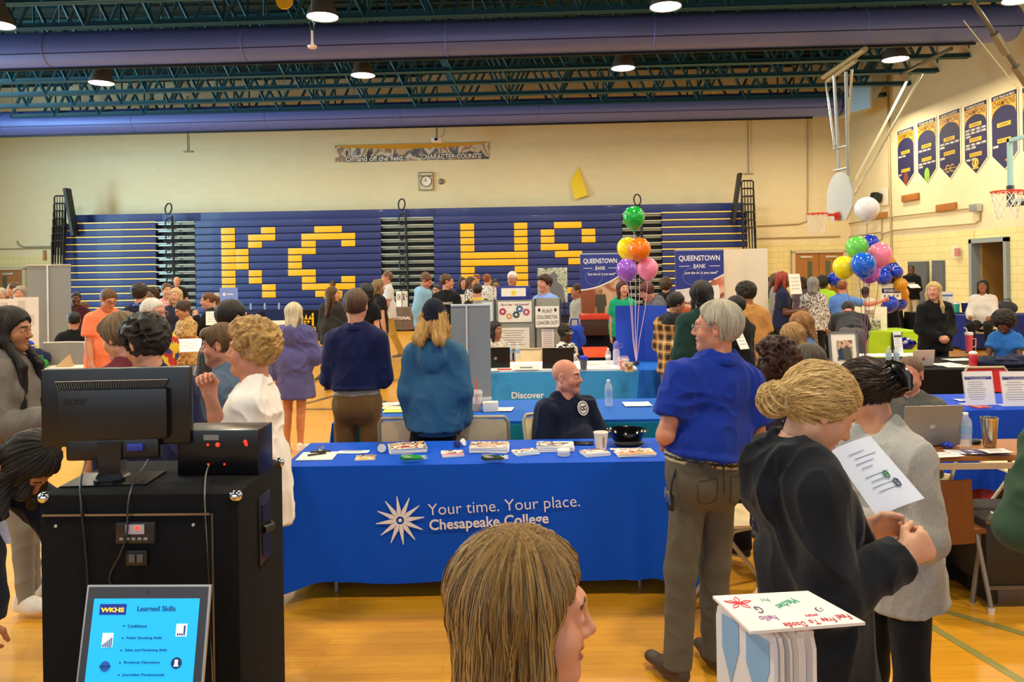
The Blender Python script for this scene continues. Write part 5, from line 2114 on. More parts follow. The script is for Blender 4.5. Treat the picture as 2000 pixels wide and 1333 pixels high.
# ---- second row: blue table, the shade on its front painted in teal
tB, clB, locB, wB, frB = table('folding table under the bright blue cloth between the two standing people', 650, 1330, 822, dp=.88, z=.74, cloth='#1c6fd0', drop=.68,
       clabel='bright blue tablecloth with painted teal front shade on the table behind the folding chairs', wave=.02, flare=.08, cmat=tablecloth_mat('#1560c4'))
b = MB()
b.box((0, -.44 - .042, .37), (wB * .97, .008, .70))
b.build('shaded_front', tablecloth_mat('#0b7a98'), clB)  # shaded front of the blue cloth, put in as a teal panel
p = at(768, 797)
for i, (u, v, c, rz, lab) in enumerate(((757, 790, '#e8e4da', .1, 'white paper at the end of the blue table by the navy polo'), (768, 797, '#f0e6b8', -.2, 'cream paper lying on a yellow pad on the blue table'), (774, 803, '#e8d060', .05, 'yellow pad under the cream paper on the blue table'))):
 sheet(u, v, .20, .15, lab, z=.746 + .002 * (2 - i), rz=rz, col=c, lines=i < 2)
for (u, v, rz, lab) in ((906, 797, .3, 'white handout beside the iced coffee'), (975, 800, -.15, 'white handout under the small white box')):
 sheet(u, v, .22, .17, lab, z=.748, rz=rz)
t = thing('iced_coffee', 'iced coffee in a clear cup with an orange straw', 'cup', at(931, 803))
b = MB()
b.lathe([(.032, 0), (.048, .14), (.05, .145)], 24, cap=False)
b.build('cup', clear('#f2ece4', .05, .35), t)
b = MB()
b.lathe([(.001, .004), (.031, .004), (.038, .06), (.001, .06)], 24)
b.build('drink', plain('#b8936a', .3), t)
b = MB()
b.lathe([(.051, .14), (.051, .152), (.04, .165), (.012, .168)], 24)
b.build('lid', clear('#ffffff', .05, .3), t)
b = MB()
b.tube([(.0, 0, .05), (.003, 0, .26)], .005, 8)
b.build('straw', plain('#e0662a', .4), t)
t = thing('box', 'small white carton on the blue table beside the iced coffee', 'box', at(958, 803), .1)
b = MB()
b.box((0, 0, .035), (.12, .09, .07), bev=.003)
b.build('carton', PAPER, t)
b = MB()
b.box((0, -.001, .0705), (.121, .09, .002))
b.build('lid_flap', plain('#e4dccc', .7), t)
bottle(at(1189, 794), 'clear water bottle standing alone on the blue table behind the seated bald person', h=.215)
sheet(1244, 790, .22, .20, 'white sheet at the end of the blue table beside the blue polo', z=.748, lines=False)
GREYB = plain('#8b9094', .55)
def pullup_back(label, u0, u1, vt, d, zb, up):
 pa, pb = V(u0, vt, d), V(u1, vt, d)
 t = thing('banner_stand', label, 'banner stand', ((pa.x + pb.x) / 2, d, zb))
 w_, h = pb.x - pa.x, pa.z - zb
 b = MB()
 b.grid(lambda a, c: ((a - .5) * w_, .004 * math.sin(a * 6), .05 + c * (h - .05)), 20, 6)
 b.grid(lambda a, c: ((a - .5) * w_, .006 + .004 * math.sin(a * 6), .05 + c * (h - .05)), 20, 6)
 b.build('panel', GREYB, t, flip=False)
 b = MB()
 b.tube([((up - (u0 + u1) / 2) / 1500 * d, -.03, .03), ((up - (u0 + u1) / 2) / 1500 * d, -.02, h + .01)], .009 * d / 8, 8)
 b.build('pole', plain('#e8e8e8', .3, .3), t)
 b = MB()
 b.box((0, 0, h), (w_, .025, .02), bev=.004)
 b.build('top_bar', plain('#d8d8d8', .3, .4), t)
 b = MB()
 b.box((0, 0, .03), (w_ * 1.02, .10, .055), bev=.012)
 b.build('base', plain('#c8c8c6', .35, .4), t)
 return t
pullup_back('grey back of a table-top pull-up banner on the blue table', 880, 957, 597, 6.42, .745, 911)
pullup_back('tall grey back of a pull-up banner standing before the yellow-edged bleacher wing', 52, 138, 519, 12.0, 0, 94)
# ---- folding chairs
CH = plain('#f6dfae', .45)
CHL = plain('#b8ae98', .4, .3)
def chair(label, loc, rz, group=None, col=CH):
 """Backrest on the local -y side; the sitter looks to +y."""
 t = thing('folding_chair', label, 'chair', loc, rz, group)
 b = MB()
 b.grid(lambda a, c: ((a - .5) * .40, -.215 - .025 * math.sin(PI * a) - .05 * (c - .5), .60 + .21 * c + .012 * math.cos((a - .5) * PI) * (c > .5) - .03 * (c < .1) * math.sin(PI * a * 3) ** 2 * .3), 16, 8)
 b.grid(lambda a, c: ((a - .5) * .40, -.203 - .025 * math.sin(PI * a) - .05 * (c - .5), .60 + .21 * c + .012 * math.cos((a - .5) * PI) * (c > .5)), 16, 8)
 b.build('backrest', col, t, flip=False)
 b = MB()
 b.box((0, .02, .445), (.40, .40, .022), bev=.01)
 b.build('seat', col, t)
 for s in (-1, 1):
  b = MB()
  b.tube([(s * .20, .24, .01), (s * .21, -.18, .55), (s * .205, -.235, .80), (s * .18, -.245, .835)], .0125, 8)
  b.build('leg', CHL, t)
  b = MB()
  b.tube([(s * .185, -.28, .01), (s * .19, -.02, .42), (s * .19, .10, .445)], .0115, 8)
  b.build('leg', CHL, t)
 b = MB()
 b.tube([(-.18, -.245, .835), (.18, -.245, .835)], .0125, 8)
 b.build('top_rail', CHL, t)
 return t
chair('beige folding chair half hidden by the person in the teal hooded sweatshirt', V(795, 820, 5.55) * Vector((1, 1, 0)) if False else Vector((V(800, 820, 5.42).x, 5.60, 0)), 0)
chair('beige folding chair standing empty between the teal hoodie and the bald person', Vector((V(935, 820, 5.38).x, 5.60, 0)), 0)
chair('beige folding chair beside the two seated people with dark laptops', Vector((V(1038, 700, 9.75).x, 9.75, 0)), PI)
chair('white folding chair at the black table behind the two water bottles', Vector((V(1712, 700, 7.8).x, 7.8, 0)), 0, None, plain('#d8d0bc', .45))
chair('pale folding chair beside the blue bags near the grey banner stand', Vector((V(108, 660, 14.6).x, 14.6, 0)), PI)
chair('beige folding chair behind the black top and ponytail', Vector((V(490, 605, 12.5).x, 12.5, 0)), 0)
chair('folding chair beside the polka-dot blouse, half hidden by the black hoodie', Vector((V(1478, 930, 3.75).x + .02, 4.35, 0)), -PI / 2)
chair('cream folding chair at the edge beside the green sweatshirt', Vector((V(1988, 800, 5.0).x + .26, 5.3, 0)), PI / 2)
# ---- the turquoise table with two dark laptops
tC, clC, locC, wC, frC = table('folding table with a white cloth and turquoise front behind the grey pull-up banner', 935, 1243, 722, dp=.76, z=.745, cloth='#e8e8ea', drop=.69,
       clabel='white tablecloth with a turquoise printed front panel', wave=.02)
b = MB()
b.box((0, -.38 - .04, .375), (wC * 1.03, .008, .70))
fp = b.build('front_panel', tablecloth_mat('#3c9ce8'), clC)
text('Discover', .36, plain('#eef4f8', .5), fp, (V(1030, 771, locC.y - .38).x - locC.x, -.38 - .046, V(1030, 771, locC.y - .38).z), bold=.02)
laptop(at(968, 719, .748), .05, 'black laptop in front of the seated person with long dark hair', col='#1a1b1e', tilt=12, logo='#9aa0a8')
laptop(at(1090, 720, .748), -.03, 'plain black laptop in front of the seated person in a black and white blouse', col='#25262a', tilt=12, w=.35)
t = thing('name_sign', 'white folded name sign on the turquoise-fronted table', 'sign', at(1028, 723, .748))
b = MB()
b.add([(-.14, 0, 0), (.14, 0, 0), (.14, .03, .055), (-.14, .03, .055), (-.14, .07, 0), (.14, .07, 0)], [(0, 1, 2, 3), (3, 2, 5, 4)])
b.build('card', PAPER, t)
b = MB()
b.box((0, .012, .026), (.14, .002, .012), (-.5, 0, 0))
b.build('print', plain('#707078', .7), t)
for u, v, lab in ((996, 703, 'clear water bottle in front of the notice board, the one nearer the grey banner'), (1011, 703, 'clear water bottle in front of the notice board, the one nearer the beige chair')):
 bottle(at(u, v, .748), lab, h=.21)
for i, (u, v, c, lab) in enumerate(((985, 722, '#c83a3a', 'red leaflet on the turquoise-fronted table'), (962, 727, '#50545c', 'dark leaflet at the edge of the turquoise-fronted table'), (1180, 717, '#f0ead8', 'cream papers on the turquoise-fronted table near the tumbler'), (1160, 712, '#e8dcb0', 'pale yellow papers behind the blue tumbler'))):
 sheet(u, v, .16, .10, lab, z=.748, rz=.2 * i, col=c, lines=False)
t = thing('tumbler', 'clear tumbler with a bright blue lid and dark drink', 'tumbler', at(1140, 722, .748))
b = MB()
b.lathe([(.032, 0), (.046, .12)], 24)
b.build('cup', plain('#5a6478', .25), t)
b = MB()
b.lathe([(.05, .115), (.05, .14), (.045, .15), (.001, .15)], 24)
b.build('lid', plain('#2a3ad0', .3), t)
t = thing('bin', 'shallow orange plastic bin on the table behind the seated blouse', 'bin', V(1163, 697, 9.5))
b = MB()
b.add([(-.13, -.09, 0), (.13, -.09, 0), (.13, .09, 0), (-.13, .09, 0), (-.16, -.11, .11), (.16, -.11, .11), (.16, .11, .11), (-.16, .11, .11), (-.155, -.105, .11), (.155, -.105, .11), (.155, .105, .11), (-.155, .105, .11), (-.125, -.085, .01), (.125, -.085, .01), (.125, .085, .01), (-.125, .085, .01)],
 [(0, 3, 2, 1), (0, 1, 5, 4), (1, 2, 6, 5), (2, 3, 7, 6), (3, 0, 4, 7), (4, 5, 9, 8), (5, 6, 10, 9), (6, 7, 11, 10), (7, 4, 8, 11), (8, 9, 13, 12), (9, 10, 14, 13), (10, 11, 15, 14), (11, 8, 12, 15), (12, 13, 14, 15)])
b.build('tub', plain('#f0541c', .4), t)
t = thing('drink_bottle', 'lavender drinking bottle with a loop handle on its lid', 'bottle', at(1204, 712, .748))
b = MB()
b.lathe([(.036, 0), (.04, .01), (.04, .15), (.03, .19)], 24)
b.build('bottle_body', plain('#b8b0d8', .25), t)
b = MB()
b.lathe([(.034, .185), (.036, .23), (.03, .25), (.012, .27), (.001, .272)], 20)
b.tube([(.03, 0, .24), (.07, 0, .235), (.075, 0, .20), (.04, 0, .19)], .007, 8)
b.build('lid', plain('#6a6cd0', .35), t)
t = thing('candy_jar', 'clear jar of red and white candies at the corner of the turquoise-fronted table', 'jar', at(1217, 724, .748))
b = MB()
b.lathe([(.05, 0), (.07, .02), (.072, .12), (.055, .15), (.056, .155)], 24, cap=False)
b.build('jar_body', clear('#f8f0f0', .05, .3), t)
b = MB()
rg = random.Random(5)
for i in range(34):
 q, rr_ = rg.random() * 2 * PI, .05 * math.sqrt(rg.random())
 b.mat(i % 2).sphere((rr_ * math.cos(q), rr_ * math.sin(q), .02 + .1 * rg.random()), .015, 8)
cd = b.build('candy', [plain('#e02a2a', .3), plain('#f2e8e4', .3)], t)
cd['kind'] = 'stuff'
bottle(at(1188, 711, .748), 'white-labelled bottle beside the lavender drinking bottle', h=.18, band='#f0f0f4')
t = thing('photo_box', 'small tan printed box beside the candy jar', 'box', at(1229, 727, .748), .2)
b = MB()
b.box((0, 0, .05), (.08, .05, .10), bev=.004)
b.build('carton', picture(8, ('#c8a070', '#e8d8b8', '#8a6038'), 20), t)
b = MB()
b.box((0, 0, .101), (.08, .05, .003))
b.build('lid', plain('#d8c090', .6), t)
tD, clD, locD, wD, frD = table('folding table under a blue cloth beside the turquoise-fronted one, the balloons tied on it', 1252, 1400, 722, dp=.9, z=.74, cloth='#1a62c8', drop=.66,
       clabel='blue tablecloth beside the turquoise front, behind the blue polo', wave=.03)
# ---- blue three-fold board
t = thing('display_board', 'plain bright blue folding display board below the first balloons', 'display board', V(1250, 706, 9.3) * Vector((1, 1, 0)) + Vector((0, 0, .742)))
b = MB()
for (xa, ya, xb, yb) in ((-.29, -.0, .06, -.0), (.06, .0, .30, -.16)):
 M = Matrix.Translation(((xa + xb) / 2, (ya + yb) / 2, .335)) @ Matrix.Rotation(math.atan2(yb - ya, xb - xa), 4, 'Z')
 q = MB()
 b = MB()
 b.add(*_boxvf((0, 0, 0), (math.hypot(xb - xa, yb - ya), .008, .67)), M)
 b.build('panel', plain('#1546c0', .6), t)
# ---- grey notice board with the gears poster
d = 10.4
tN = table('folding table carrying the grey notice board', 915, 1110, 672, dp=.7, z=.74, cloth='#16307e', drop=.66, clabel='dark blue tablecloth under the grey notice board', wave=.02)
zb = .742
t = thing('display_board', 'grey folding notice board with the coloured gears poster and football sign', 'display board', (V(1006, 600, d).x, d, zb))
cx0 = t.location.x
def panel(u0, u1, vt, dy0, dy1, matp, name='panel', parent=None, zlo=0.0):
 xa, xb = V(u0, vt, d).x - cx0, V(u1, vt, d).x - cx0
 h = V((u0 + u1) / 2, vt, d).z - zb
 M = Matrix.Translation(((xa + xb) / 2, (dy0 + dy1) / 2, (h + zlo) / 2)) @ Matrix.Rotation(math.atan2(dy1 - dy0, xb - xa), 4, 'Z')
 b = MB()
 b.add(*_boxvf((0, 0, 0), (math.hypot(xb - xa, dy1 - dy0), .02, h - zlo)), M)
 return b.build(name, matp, parent or t)
GP = plain('#9a9c94', .8)
panel(924, 967, 586, -.22, 0, GP)
pc = panel(967, 1045, 586, 0, 0, GP)
pr_ = panel(1045, 1093, 582, 0, -.14, GP)
for u in (924, 967, 1045, 1093):
 b = MB()
 xx = V(u, 600, d).x - cx0
 b.box((xx, -.012 - (.22 if u == 924 else .14 if u == 1093 else 0), .36), (.02, .03, .74))
 b.build('edge_trim', plain('#3c3e40', .5), t)
def pin(u0, v0, u1, v1, dd, col='#f0ece4', name='notice', parent=None, y=None):
 pa, pb = V(u0, v1, dd), V(u1, v0, dd)
 b = MB()
 b.box(((pa.x + pb.x) / 2 - cx0, (dd - d) if y is None else y, (pa.z + pb.z) / 2 - zb), (pb.x - pa.x, .004, pb.z - pa.z))
 o = b.build(name, plain(col, .8, var=.02), parent or t)
 return o, ((pa.x + pb.x) / 2 - cx0, (dd - d) if y is None else y, (pa.z + pb.z) / 2 - zb), pb.x - pa.x, pb.z - pa.z
def gear(b, x, z, r, y, n=9):
 pts = []
 for i in range(n * 4):
  q = 2 * PI * i / (n * 4)
  rr = r * (1.0 if (i % 4) in (0, 1) else .74)
  pts.append((x + rr * math.cos(q), z + rr * math.sin(q)))
 inner = [(x + r * .34 * math.cos(2 * PI * i / 36), z + r * .34 * math.sin(2 * PI * i / 36)) for i in range(n * 4)]
 nn = len(pts)
 vs = [(a, y, c) for a, c in pts] + [(a, y, c) for a, c in inner]
 b.add(vs, [(i, (i + 1) % nn, nn + (i + 1) % nn, nn + i) for i in range(nn)])
o1, c1, w1, h1 = pin(973, 589, 1038, 630, d - .03, name='poster')
text('Get in Gear - Get Screened!', w1 * .84, plain('#8a2430', .6), o1, (c1[0], c1[1] - .004, c1[2] + h1 * .36), height=h1 * .11, bold=.01)
for (gx, gz, gr, gc) in ((-.36, .02, .15, '#b82a5a'), (-.17, -.22, .13, '#d8a060'), (.04, -.14, .15, '#1c4a48'), (.14, .14, .15, '#3a62a8'), (.34, -.02, .15, '#b04a78')):
 b = MB()
 gear(b, c1[0] + gx * w1, c1[2] + gz * h1, gr * h1 * 1.3, c1[1] - .004)
 b.build('gear', plain(gc, .6), o1)
o2, c2, w2, h2 = pin(976, 640, 1034, 682, d - .03)
b = MB()
for i in range(7):
 b.box((c2[0] - w2 * .05, c2[1] - .003, c2[2] + h2 * (.36 - .11 * i)), (w2 * (.75 - .1 * (i % 3)), .001, h2 * .03))
b.build('print', plain('#8c8c94', .7), o2)
o3, c3, w3, h3 = pin(1046, 598, 1092, 640, d - .16, name='sign')
for i, s_ in enumerate(('PUNT', 'COLORECTAL', 'CANCER OUT!')):
 text(s_, w3 * (.42, .88, .9)[i], plain('#6a5048', .7), o3, (c3[0], c3[1] - .004, c3[2] + h3 * (.26 - .27 * i)), height=h3 * .17, bold=.008)
b = MB()
for s_ in (-1, 1):
 b.sphere((c3[0] + s_ * w3 * .34, c3[1] - .003, c3[2] + h3 * .32), w3 * .055, 12, (1, .2, 1.4))
b.build('football', plain('#2c2420', .6), o3)
o4, c4, w4, h4 = pin(1058, 643, 1082, 686, d - .12, '#e8dcdc')
b = MB()
for i in range(9):
 b.box((c4[0], c4[1] - .003, c4[2] + h4 * (.40 - .095 * i)), (w4 * .7, .001, h4 * .025))
b.build('print', plain('#a09498', .7), o4)
o5, c5, w5, h5 = pin(930, 590, 962, 640, d - .14, '#cfe0f0')
pa, pb = V(970, 584, d), V(1036, 556, d)
t = thing('sign', 'blue-framed sign with a yellow star standing on top of the grey notice board', 'sign', ((pa.x + pb.x) / 2, d, V(1003, 586, d).z))
b = MB()
b.box((0, 0, (pb.z - pa.z) / 2), (pb.x - pa.x, .03, pb.z - pa.z), bev=.006)
b.build('frame', plain('#20308e', .4), t)
b = MB()
b.box((.0, -.017, (pb.z - pa.z) * .55), ((pb.x - pa.x) * .72, .003, (pb.z - pa.z) * .6))
b.build('page', PAPER, t)
st = [((.055 if i % 2 == 0 else .024) * math.sin(PI * i / 5), (.055 if i % 2 == 0 else .024) * math.cos(PI * i / 5)) for i in range(10)]
b = MB()
b.prism(st, .003, Matrix.Translation((.0, -.021, (pb.z - pa.z) * .5)))
b.build('star', plain('#f0dc20', .5), t)
# ---- bank banners and white panels
def bank_banner(label, u0, u1, vt, d, lo, seed, cols):
 pa, pb = V(u0, vt, d), V(u1, vt, d)
 w_, h = pb.x - pa.x, pa.z
 t = thing('banner_stand', label, 'banner stand', ((pa.x + pb.x) / 2, d, 0))
 b = MB()
 b.box((0, 0, h / 2 + .04), (w_, .006, h - .08))
 b.build('photo_panel', picture(seed + 1, cols, 2.2), t)
 b = MB()
 n = 16
 cur = [(-w_ / 2 + w_ * i / n, h - .62 * (1.0 - .40 * (i / n) ** 1.8) + 0.0) for i in range(n + 1)]
 b.prism([(w_ / 2, h), (-w_ / 2, h)] + [(x_, z_ - .025) for x_, z_ in cur], .003, Matrix.Translation((0, -.0062, 0)))
 b.build('white_curve', plain('#f0f0f2', .5), t)
 b = MB()
 b.prism([(w_ / 2, h), (-w_ / 2, h)] + cur, .003, Matrix.Translation((0, -.0085, 0)))
 bl = b.build('blue_header', plain('#26358e', .45), t)
 wm = plain('#f0f0f4', .5)
 text('QUEENSTOWN', w_ * .84, wm, bl, (0, -.0095, h - .13), height=.10, bold=.012)
 text('BANK', w_ * .25, wm, bl, (0, -.0095, h - .25), height=.065)
 text('"Just the bank you need"', w_ * .70, wm, bl, (.02 * w_, -.0095, h - .36), height=.055, shear=.25, bold=.01)
 b = MB()
 for s_ in (-1, 1):
  b.box((s_ * w_ * .31, -.0095, h - .25), (w_ * .22, .001, .008))
 b.build('rule', wm, bl)
 b = MB()
 b.tube([(-.12 + .15 * math.cos(q), -.009, h - .42 + .13 * math.sin(q)) for q in [2 * PI * i / 24 for i in range(24)]], .012, 5, closed=True)
 b.build('emblem', plain('#4a58a8', .5), bl)
 b = MB()
 b.box((0, .0, .04), (w_ + .06, .16, .08), bev=.02)
 b.build('base', GALV, t)
 b = MB()
 b.box((0, 0, h + .005), (w_, .02, .02))
 b.build('top_bar', GALV, t)
 b = MB()
 fx, fz = (w_ * .0, h - .72) if seed == 11 else (w_ * .28, h - .56)
 k = .62 if seed == 11 else .62
 prof = [(-.05, .0), (-.10, .02), (-.12, -.10), (-.13, -.30), (-.09, -.36), (-.08, -.62), (.08, -.62), (.09, -.36), (.13, -.30), (.12, -.10), (.10, .02), (.05, .0)]
 b.prism([(fx + a * k * 1.3, fz + c * k) for a, c in prof], .002, Matrix.Translation((0, -.0052, 0)))
 fg = b.build('printed_figure', plain('#4a4234' if seed == 11 else '#dfe0e6', .6), t)
 b = MB()
 b.lathe([(.001, 0), (.055 * k * 1.1, 0), (.055 * k * 1.1, .002), (.001, .002)], 16, Matrix.Translation((fx, -.0055, fz + .085 * k)) @ Matrix.Rotation(PI / 2, 4, 'X') @ Matrix.Diagonal((1, 1.25, 1, 1)))
 b.build('printed_face', plain('#9a6a4c', .6), fg)
 return t
bank_banner('tall bank pull-up banner beside the letter S, printed with a field and a standing farmer', 1133, 1211, 497, 13.6, 0, 11, ('#8a4a2c', '#b8906a', '#c8a888', '#9a5a38', '#d0b498'))
bank_banner('tall bank pull-up banner next to the white folding panel, printed with a red barn', 1318, 1413, 490, 12.2, 0, 13, ('#b0452c', '#c8705a', '#e0c0ac', '#8a3826', '#d8d8dc'))
t = thing('room_divider', 'tall white folding panel beside the bank banner', 'panel', (V(1457, 500, 12.5).x, 12.5, 0))
for (u0, u1, y0, y1) in ((1414, 1456, .0, .10), (1456, 1499, .10, .0)):
 xa, xb = V(u0, 490, 12.5).x - t.location.x, V(u1, 490, 12.5).x - t.location.x
 h = V(1456, 486, 12.5).z
 M = Matrix.Translation(((xa + xb) / 2, (y0 + y1) / 2, h / 2)) @ Matrix.Rotation(math.atan2(y1 - y0, xb - xa), 4, 'Z')
 b = MB()
 b.add(*_boxvf((0, 0, 0), (math.hypot(xb - xa, y1 - y0), .02, h)), M)
 b.build('panel', plain('#dcd6c6', .6), t)
t = thing('poster', 'printed photo poster of a hooded figure beside the bank banner', 'poster', (V(1079, 560, 13.3).x, 13.3, 0))
pa, pb = V(1051, 592, 13.3), V(1108, 523, 13.3)
b = MB()
b.box((0, 0, (pa.z + pb.z) / 2), (pb.x - pa.x, .01, pb.z - pa.z))
b.build('print', picture(10, ('#5a6a4a', '#c8ccc0', '#8a9a78', '#e0e0d8'), 14), t)
b = MB()
b.prism([(-.16, 0), (-.18, .28), (-.06, .36), (-.06, .48), (.0, .54), (.07, .48), (.07, .36), (.16, .28), (.2, 0)], .004, Matrix.Translation((.02, -.008, pa.z)))
b.build('printed_figure', plain('#6c6e74', .6), t)
b = MB()
b.tube([(0, .02, pa.z), (0, .25, 0)], .012, 6).tube([(-.2, .0, pa.z + .02), (-.25, -.05, 0)], .012, 6).tube([(.2, .0, pa.z + .02), (.25, -.05, 0)], .012, 6)
b.build('easel', BLACK, t)
# ---- dark table with bottles, red box, sign
tE = table('folding table under a dark navy cloth below the farmer banner', 1106, 1215, 655, dp=.7, z=.742, cloth='#12162c', drop=.68, clabel='dark navy tablecloth under the green bottles', wave=.03)
yE = VZ(1160, 655, .742).y
for i in range(6):
 u = 1177 + 11 * (i % 3)
 t = thing('water_bottle', 'green sports bottle with a blue cap on the dark navy table', 'bottle', V(u, 655, yE + .08 + .09 * (i // 3)) * Vector((1, 1, 0)) + Vector((0, 0, .745)), 0, 'green sports bottles')
 b = MB()
 b.lathe([(.042, 0), (.045, .01), (.045, .17), (.034, .20)], 18)
 b.build('bottle_body', plain('#18a044', .35), t)
 b = MB()
 b.lathe([(.036, .20), (.036, .225), (.014, .235), (.012, .25)], 18)
 b.build('cap', plain('#1c50c0', .4), t)
sign_holder(V(1163, 655, yE + .06) * Vector((1, 1, 0)) + Vector((0, 0, .745)), 0, .19, .30, 'white flyer in a stand beside the green sports bottles', head='#44604a', lines=5)
t = thing('box', 'red lidded box below the farmer on the bank banner', 'box', V(1160, 622, 13.0))
b = MB()
b.box((0, 0, -.14), (.44, .3, .28), bev=.01)
b.build('box_body', plain('#3a1f18', .5), t)
b = MB()
b.box((0, 0, .03), (.47, .32, .09), bev=.01)
b.build('lid', plain('#cc3a22', .5), t)
t = thing('tote_bag', 'slumped blue bag beside the person in the black and white blouse', 'bag', V(1122, 662, 11.0))
P_, Q_ = solve([('u', el((0, 0, .02), (.16, .12, .18)), 0), ('u', el((-.06, 0, -.12), (.15, .14, .12)), .05)], .02)
P_ = P_ + vnormals(P_, Q_) * ((vnoise(P_ * 14) - .5) * .05)[:, None]
link('bag_body', qmesh('bag_body', P_, Q_, fabric('#1b3fb4')), t)
b = MB()
b.tube([(-.06, 0, .16), (-.04, 0, .28), (.05, 0, .28), (.07, 0, .15)], .012, 8)
b.build('handle', fabric('#1b3fb4'), t)
# ---- balloons
def balloon(u, v, d, r, col, label, tie, group=None, tilt=0.0, squash=1.16, s=None):
 c = V(u, v, d)
 t = thing('balloon', label, 'balloon', c, 0, group)
 mt = NT('balloon')
 mt.base(lin(col))
 mt.set(Roughness=.18, Coat_Weight=.4)
 mt.p.inputs['Subsurface Weight'].default_value = .25
 mt.p.inputs['Subsurface Radius'].default_value = (.05, .05, .05)
 b = MB()
 pr = []
 for i in range(25):
  a = PI * i / 24
  rr = r * math.sin(a)
  z = r * math.cos(a)
  if z < 0:
   z *= squash * 1.05
   rr *= 1 - .10 * (-math.cos(a)) ** 2
  pr.append((max(rr, .0015), z))
 b.lathe(pr[::-1], 32, Matrix.Rotation(tilt, 4, 'Y'), cap=False)
 b.build('balloon_skin', mt.m, t)
 k = Matrix.Rotation(tilt, 3, 'Y') @ Vector((0, 0, -r * squash * 1.05))
 b = MB()
 b.lathe([(.004, 0), (.012, -.014), (.015, -.02)], 12, Matrix.Translation(k))
 b.build('knot', mt.m, t)
 if tie is not None:
  b = MB()
  q = Vector(tie) - c
  b.tube([k, k.lerp(q, .3) + Vector((.01, 0, -.02)), k.lerp(q, .7) + Vector((-.006, 0, -.02)), q], .0035, 5)
  b.build('ribbon', plain(s or '#e8d8e8', .4), t)
 return t
tie1 = (V(1243, 716, 8.9).x, 8.9, .755)
for a in ((1238, 424, 8.75, .125, '#12a83c', 'green balloon floating highest of the bunch above the blue table'), (1226, 484, 8.95, .125, '#f4dc1c', 'yellow balloon half hidden behind the orange one'), (1249, 486, 8.7, .125, '#f47a10', 'orange balloon in the middle of the first bunch'),
  (1224, 526, 8.6, .118, '#9458cc', 'purple balloon low in the bunch beside the bank banner'), (1265, 524, 8.8, .120, '#f88aac', 'pink balloon low in the bunch above the blue display board')):
 balloon(*a, tie1, s='#e6c8dc')
t = thing('balloon_weight', 'small dark balloon weight holding the first bunch on the blue table', 'weight', (tie1[0], tie1[1], .743))
b = MB()
b.lathe([(.03, 0), (.035, .03), (.01, .045)], 14)
b.build('weight_body', plain('#2a2440', .4), t)
b = MB()
b.tube([(0, 0, .04), (0, 0, .06)], .006, 6)
b.build('hook', CHROME, t)
tie2 = (V(1690, 700, 8.5).x, 8.5, .755)
for a in ((1693, 408, 8.5, .132, '#e8e6ea', 'white round balloon floating above the second bunch'), (1674, 482, 8.6, .12, '#6ccc54', 'light green balloon at the top of the second bunch'), (1719, 496, 8.65, .128, '#f48ab0', 'pink balloon in the bunch near the end wall'),
  (1648, 521, 8.5, .118, '#f2e01c', 'yellow balloon at the side of the second bunch'), (1686, 516, 8.3, .128, '#1464dc', 'blue balloon at the front of the second bunch'), (1697, 530, 8.7, .12, '#b05ac8', 'purple balloon hidden behind the blue one')):
 balloon(*a, tie2, s='#7a4a6a', squash=1.16 if a[1] > 450 else 1.02)
t = thing('balloon_weight', 'small purple balloon weight beside the framed photograph', 'weight', (tie2[0], tie2[1], .743))
b = MB()
b.lathe([(.03, 0), (.035, .04), (.01, .055)], 14)
b.build('weight_body', plain('#5a2a6a', .4), t)
b = MB()
b.tube([(0, 0, .05), (0, 0, .07)], .006, 6)
b.build('hook', CHROME, t)
rg = random.Random(9)
arch = [(1699, 476, 18, 'b'), (1725, 527, 14, 'b'), (1741, 524, 15, 'b'), (1727, 541, 15, 'b'), (1749, 543, 12, 'g'), (1738, 512, 11, 'g'), (1759, 556, 13, 'g'), (1761, 572, 13, 'g'), (1757, 592, 14, 'b'), (1740, 594, 15, 'b'), (1733, 600, 12, 'b'), (1764, 585, 11, 'g'), (1630, 545, 13, 'b'), (1640, 552, 12, 'b'), (1628, 561, 12, 'g'), (1752, 531, 11, 'b'), (1745, 558, 12, 'g')]
for i, (u, v, r, c) in enumerate(arch):
 lab = {'b': 'small royal blue balloon in the balloon garland round the sponsor board', 'g': 'small gold balloon in the balloon garland round the sponsor board'}[c]
 balloon(u, v, 14.2 + .2 * (i % 3), r / 1500 * 14.2, '#1238c0' if c == 'b' else '#c88a1c', lab, None, {'b': 'blue garland balloons', 'g': 'gold garland balloons'}[c], tilt=rg.uniform(-1, 1), squash=1.08)
d = 14.3
t = thing('sponsor_board', 'white sponsor sign on a dark easel among the blue and gold garland balloons', 'sign', (V(1738, 570, d).x, d, 0))
pa, pb = V(1718, 586, d), V(1757, 554, d)
b = MB()
b.box((0, -.04, (pa.z + pb.z) / 2), (pb.x - pa.x, .012, pb.z - pa.z))
bd = b.build('board', PAPER, t)
b = MB()
b.box((0, -.048, (pa.z + pb.z) / 2 + .02), ((pb.x - pa.x) * .92, .004, .085))
b.build('title_bar', plain('#20286a', .5), bd)
text('SPONSORS', (pb.x - pa.x) * .7, plain('#f0f0f4', .5), bd, (0, -.052, (pa.z + pb.z) / 2 + .02), height=.05, bold=.015)
b = MB()
for i in range(4):
 b.lathe([(.001, 0), (.018, 0), (.018, .002), (.001, .002)], 12, Matrix.Translation(((-.12 + .08 * i), -.049, pa.z + .07)) @ Matrix.Rotation(PI / 2, 4, 'X'))
b.build('emblem', plain('#5a5a68', .6), bd)
b = MB()
for s_ in (-1, 1):
 b.tube([(s_ * .05, 0, pb.z + .1), (s_ * .28, -.02, 0)], .016, 6)
b.tube([(0, .03, pb.z + .1), (0, .45, 0)], .016, 6)
b.build('easel', BLACK, t)
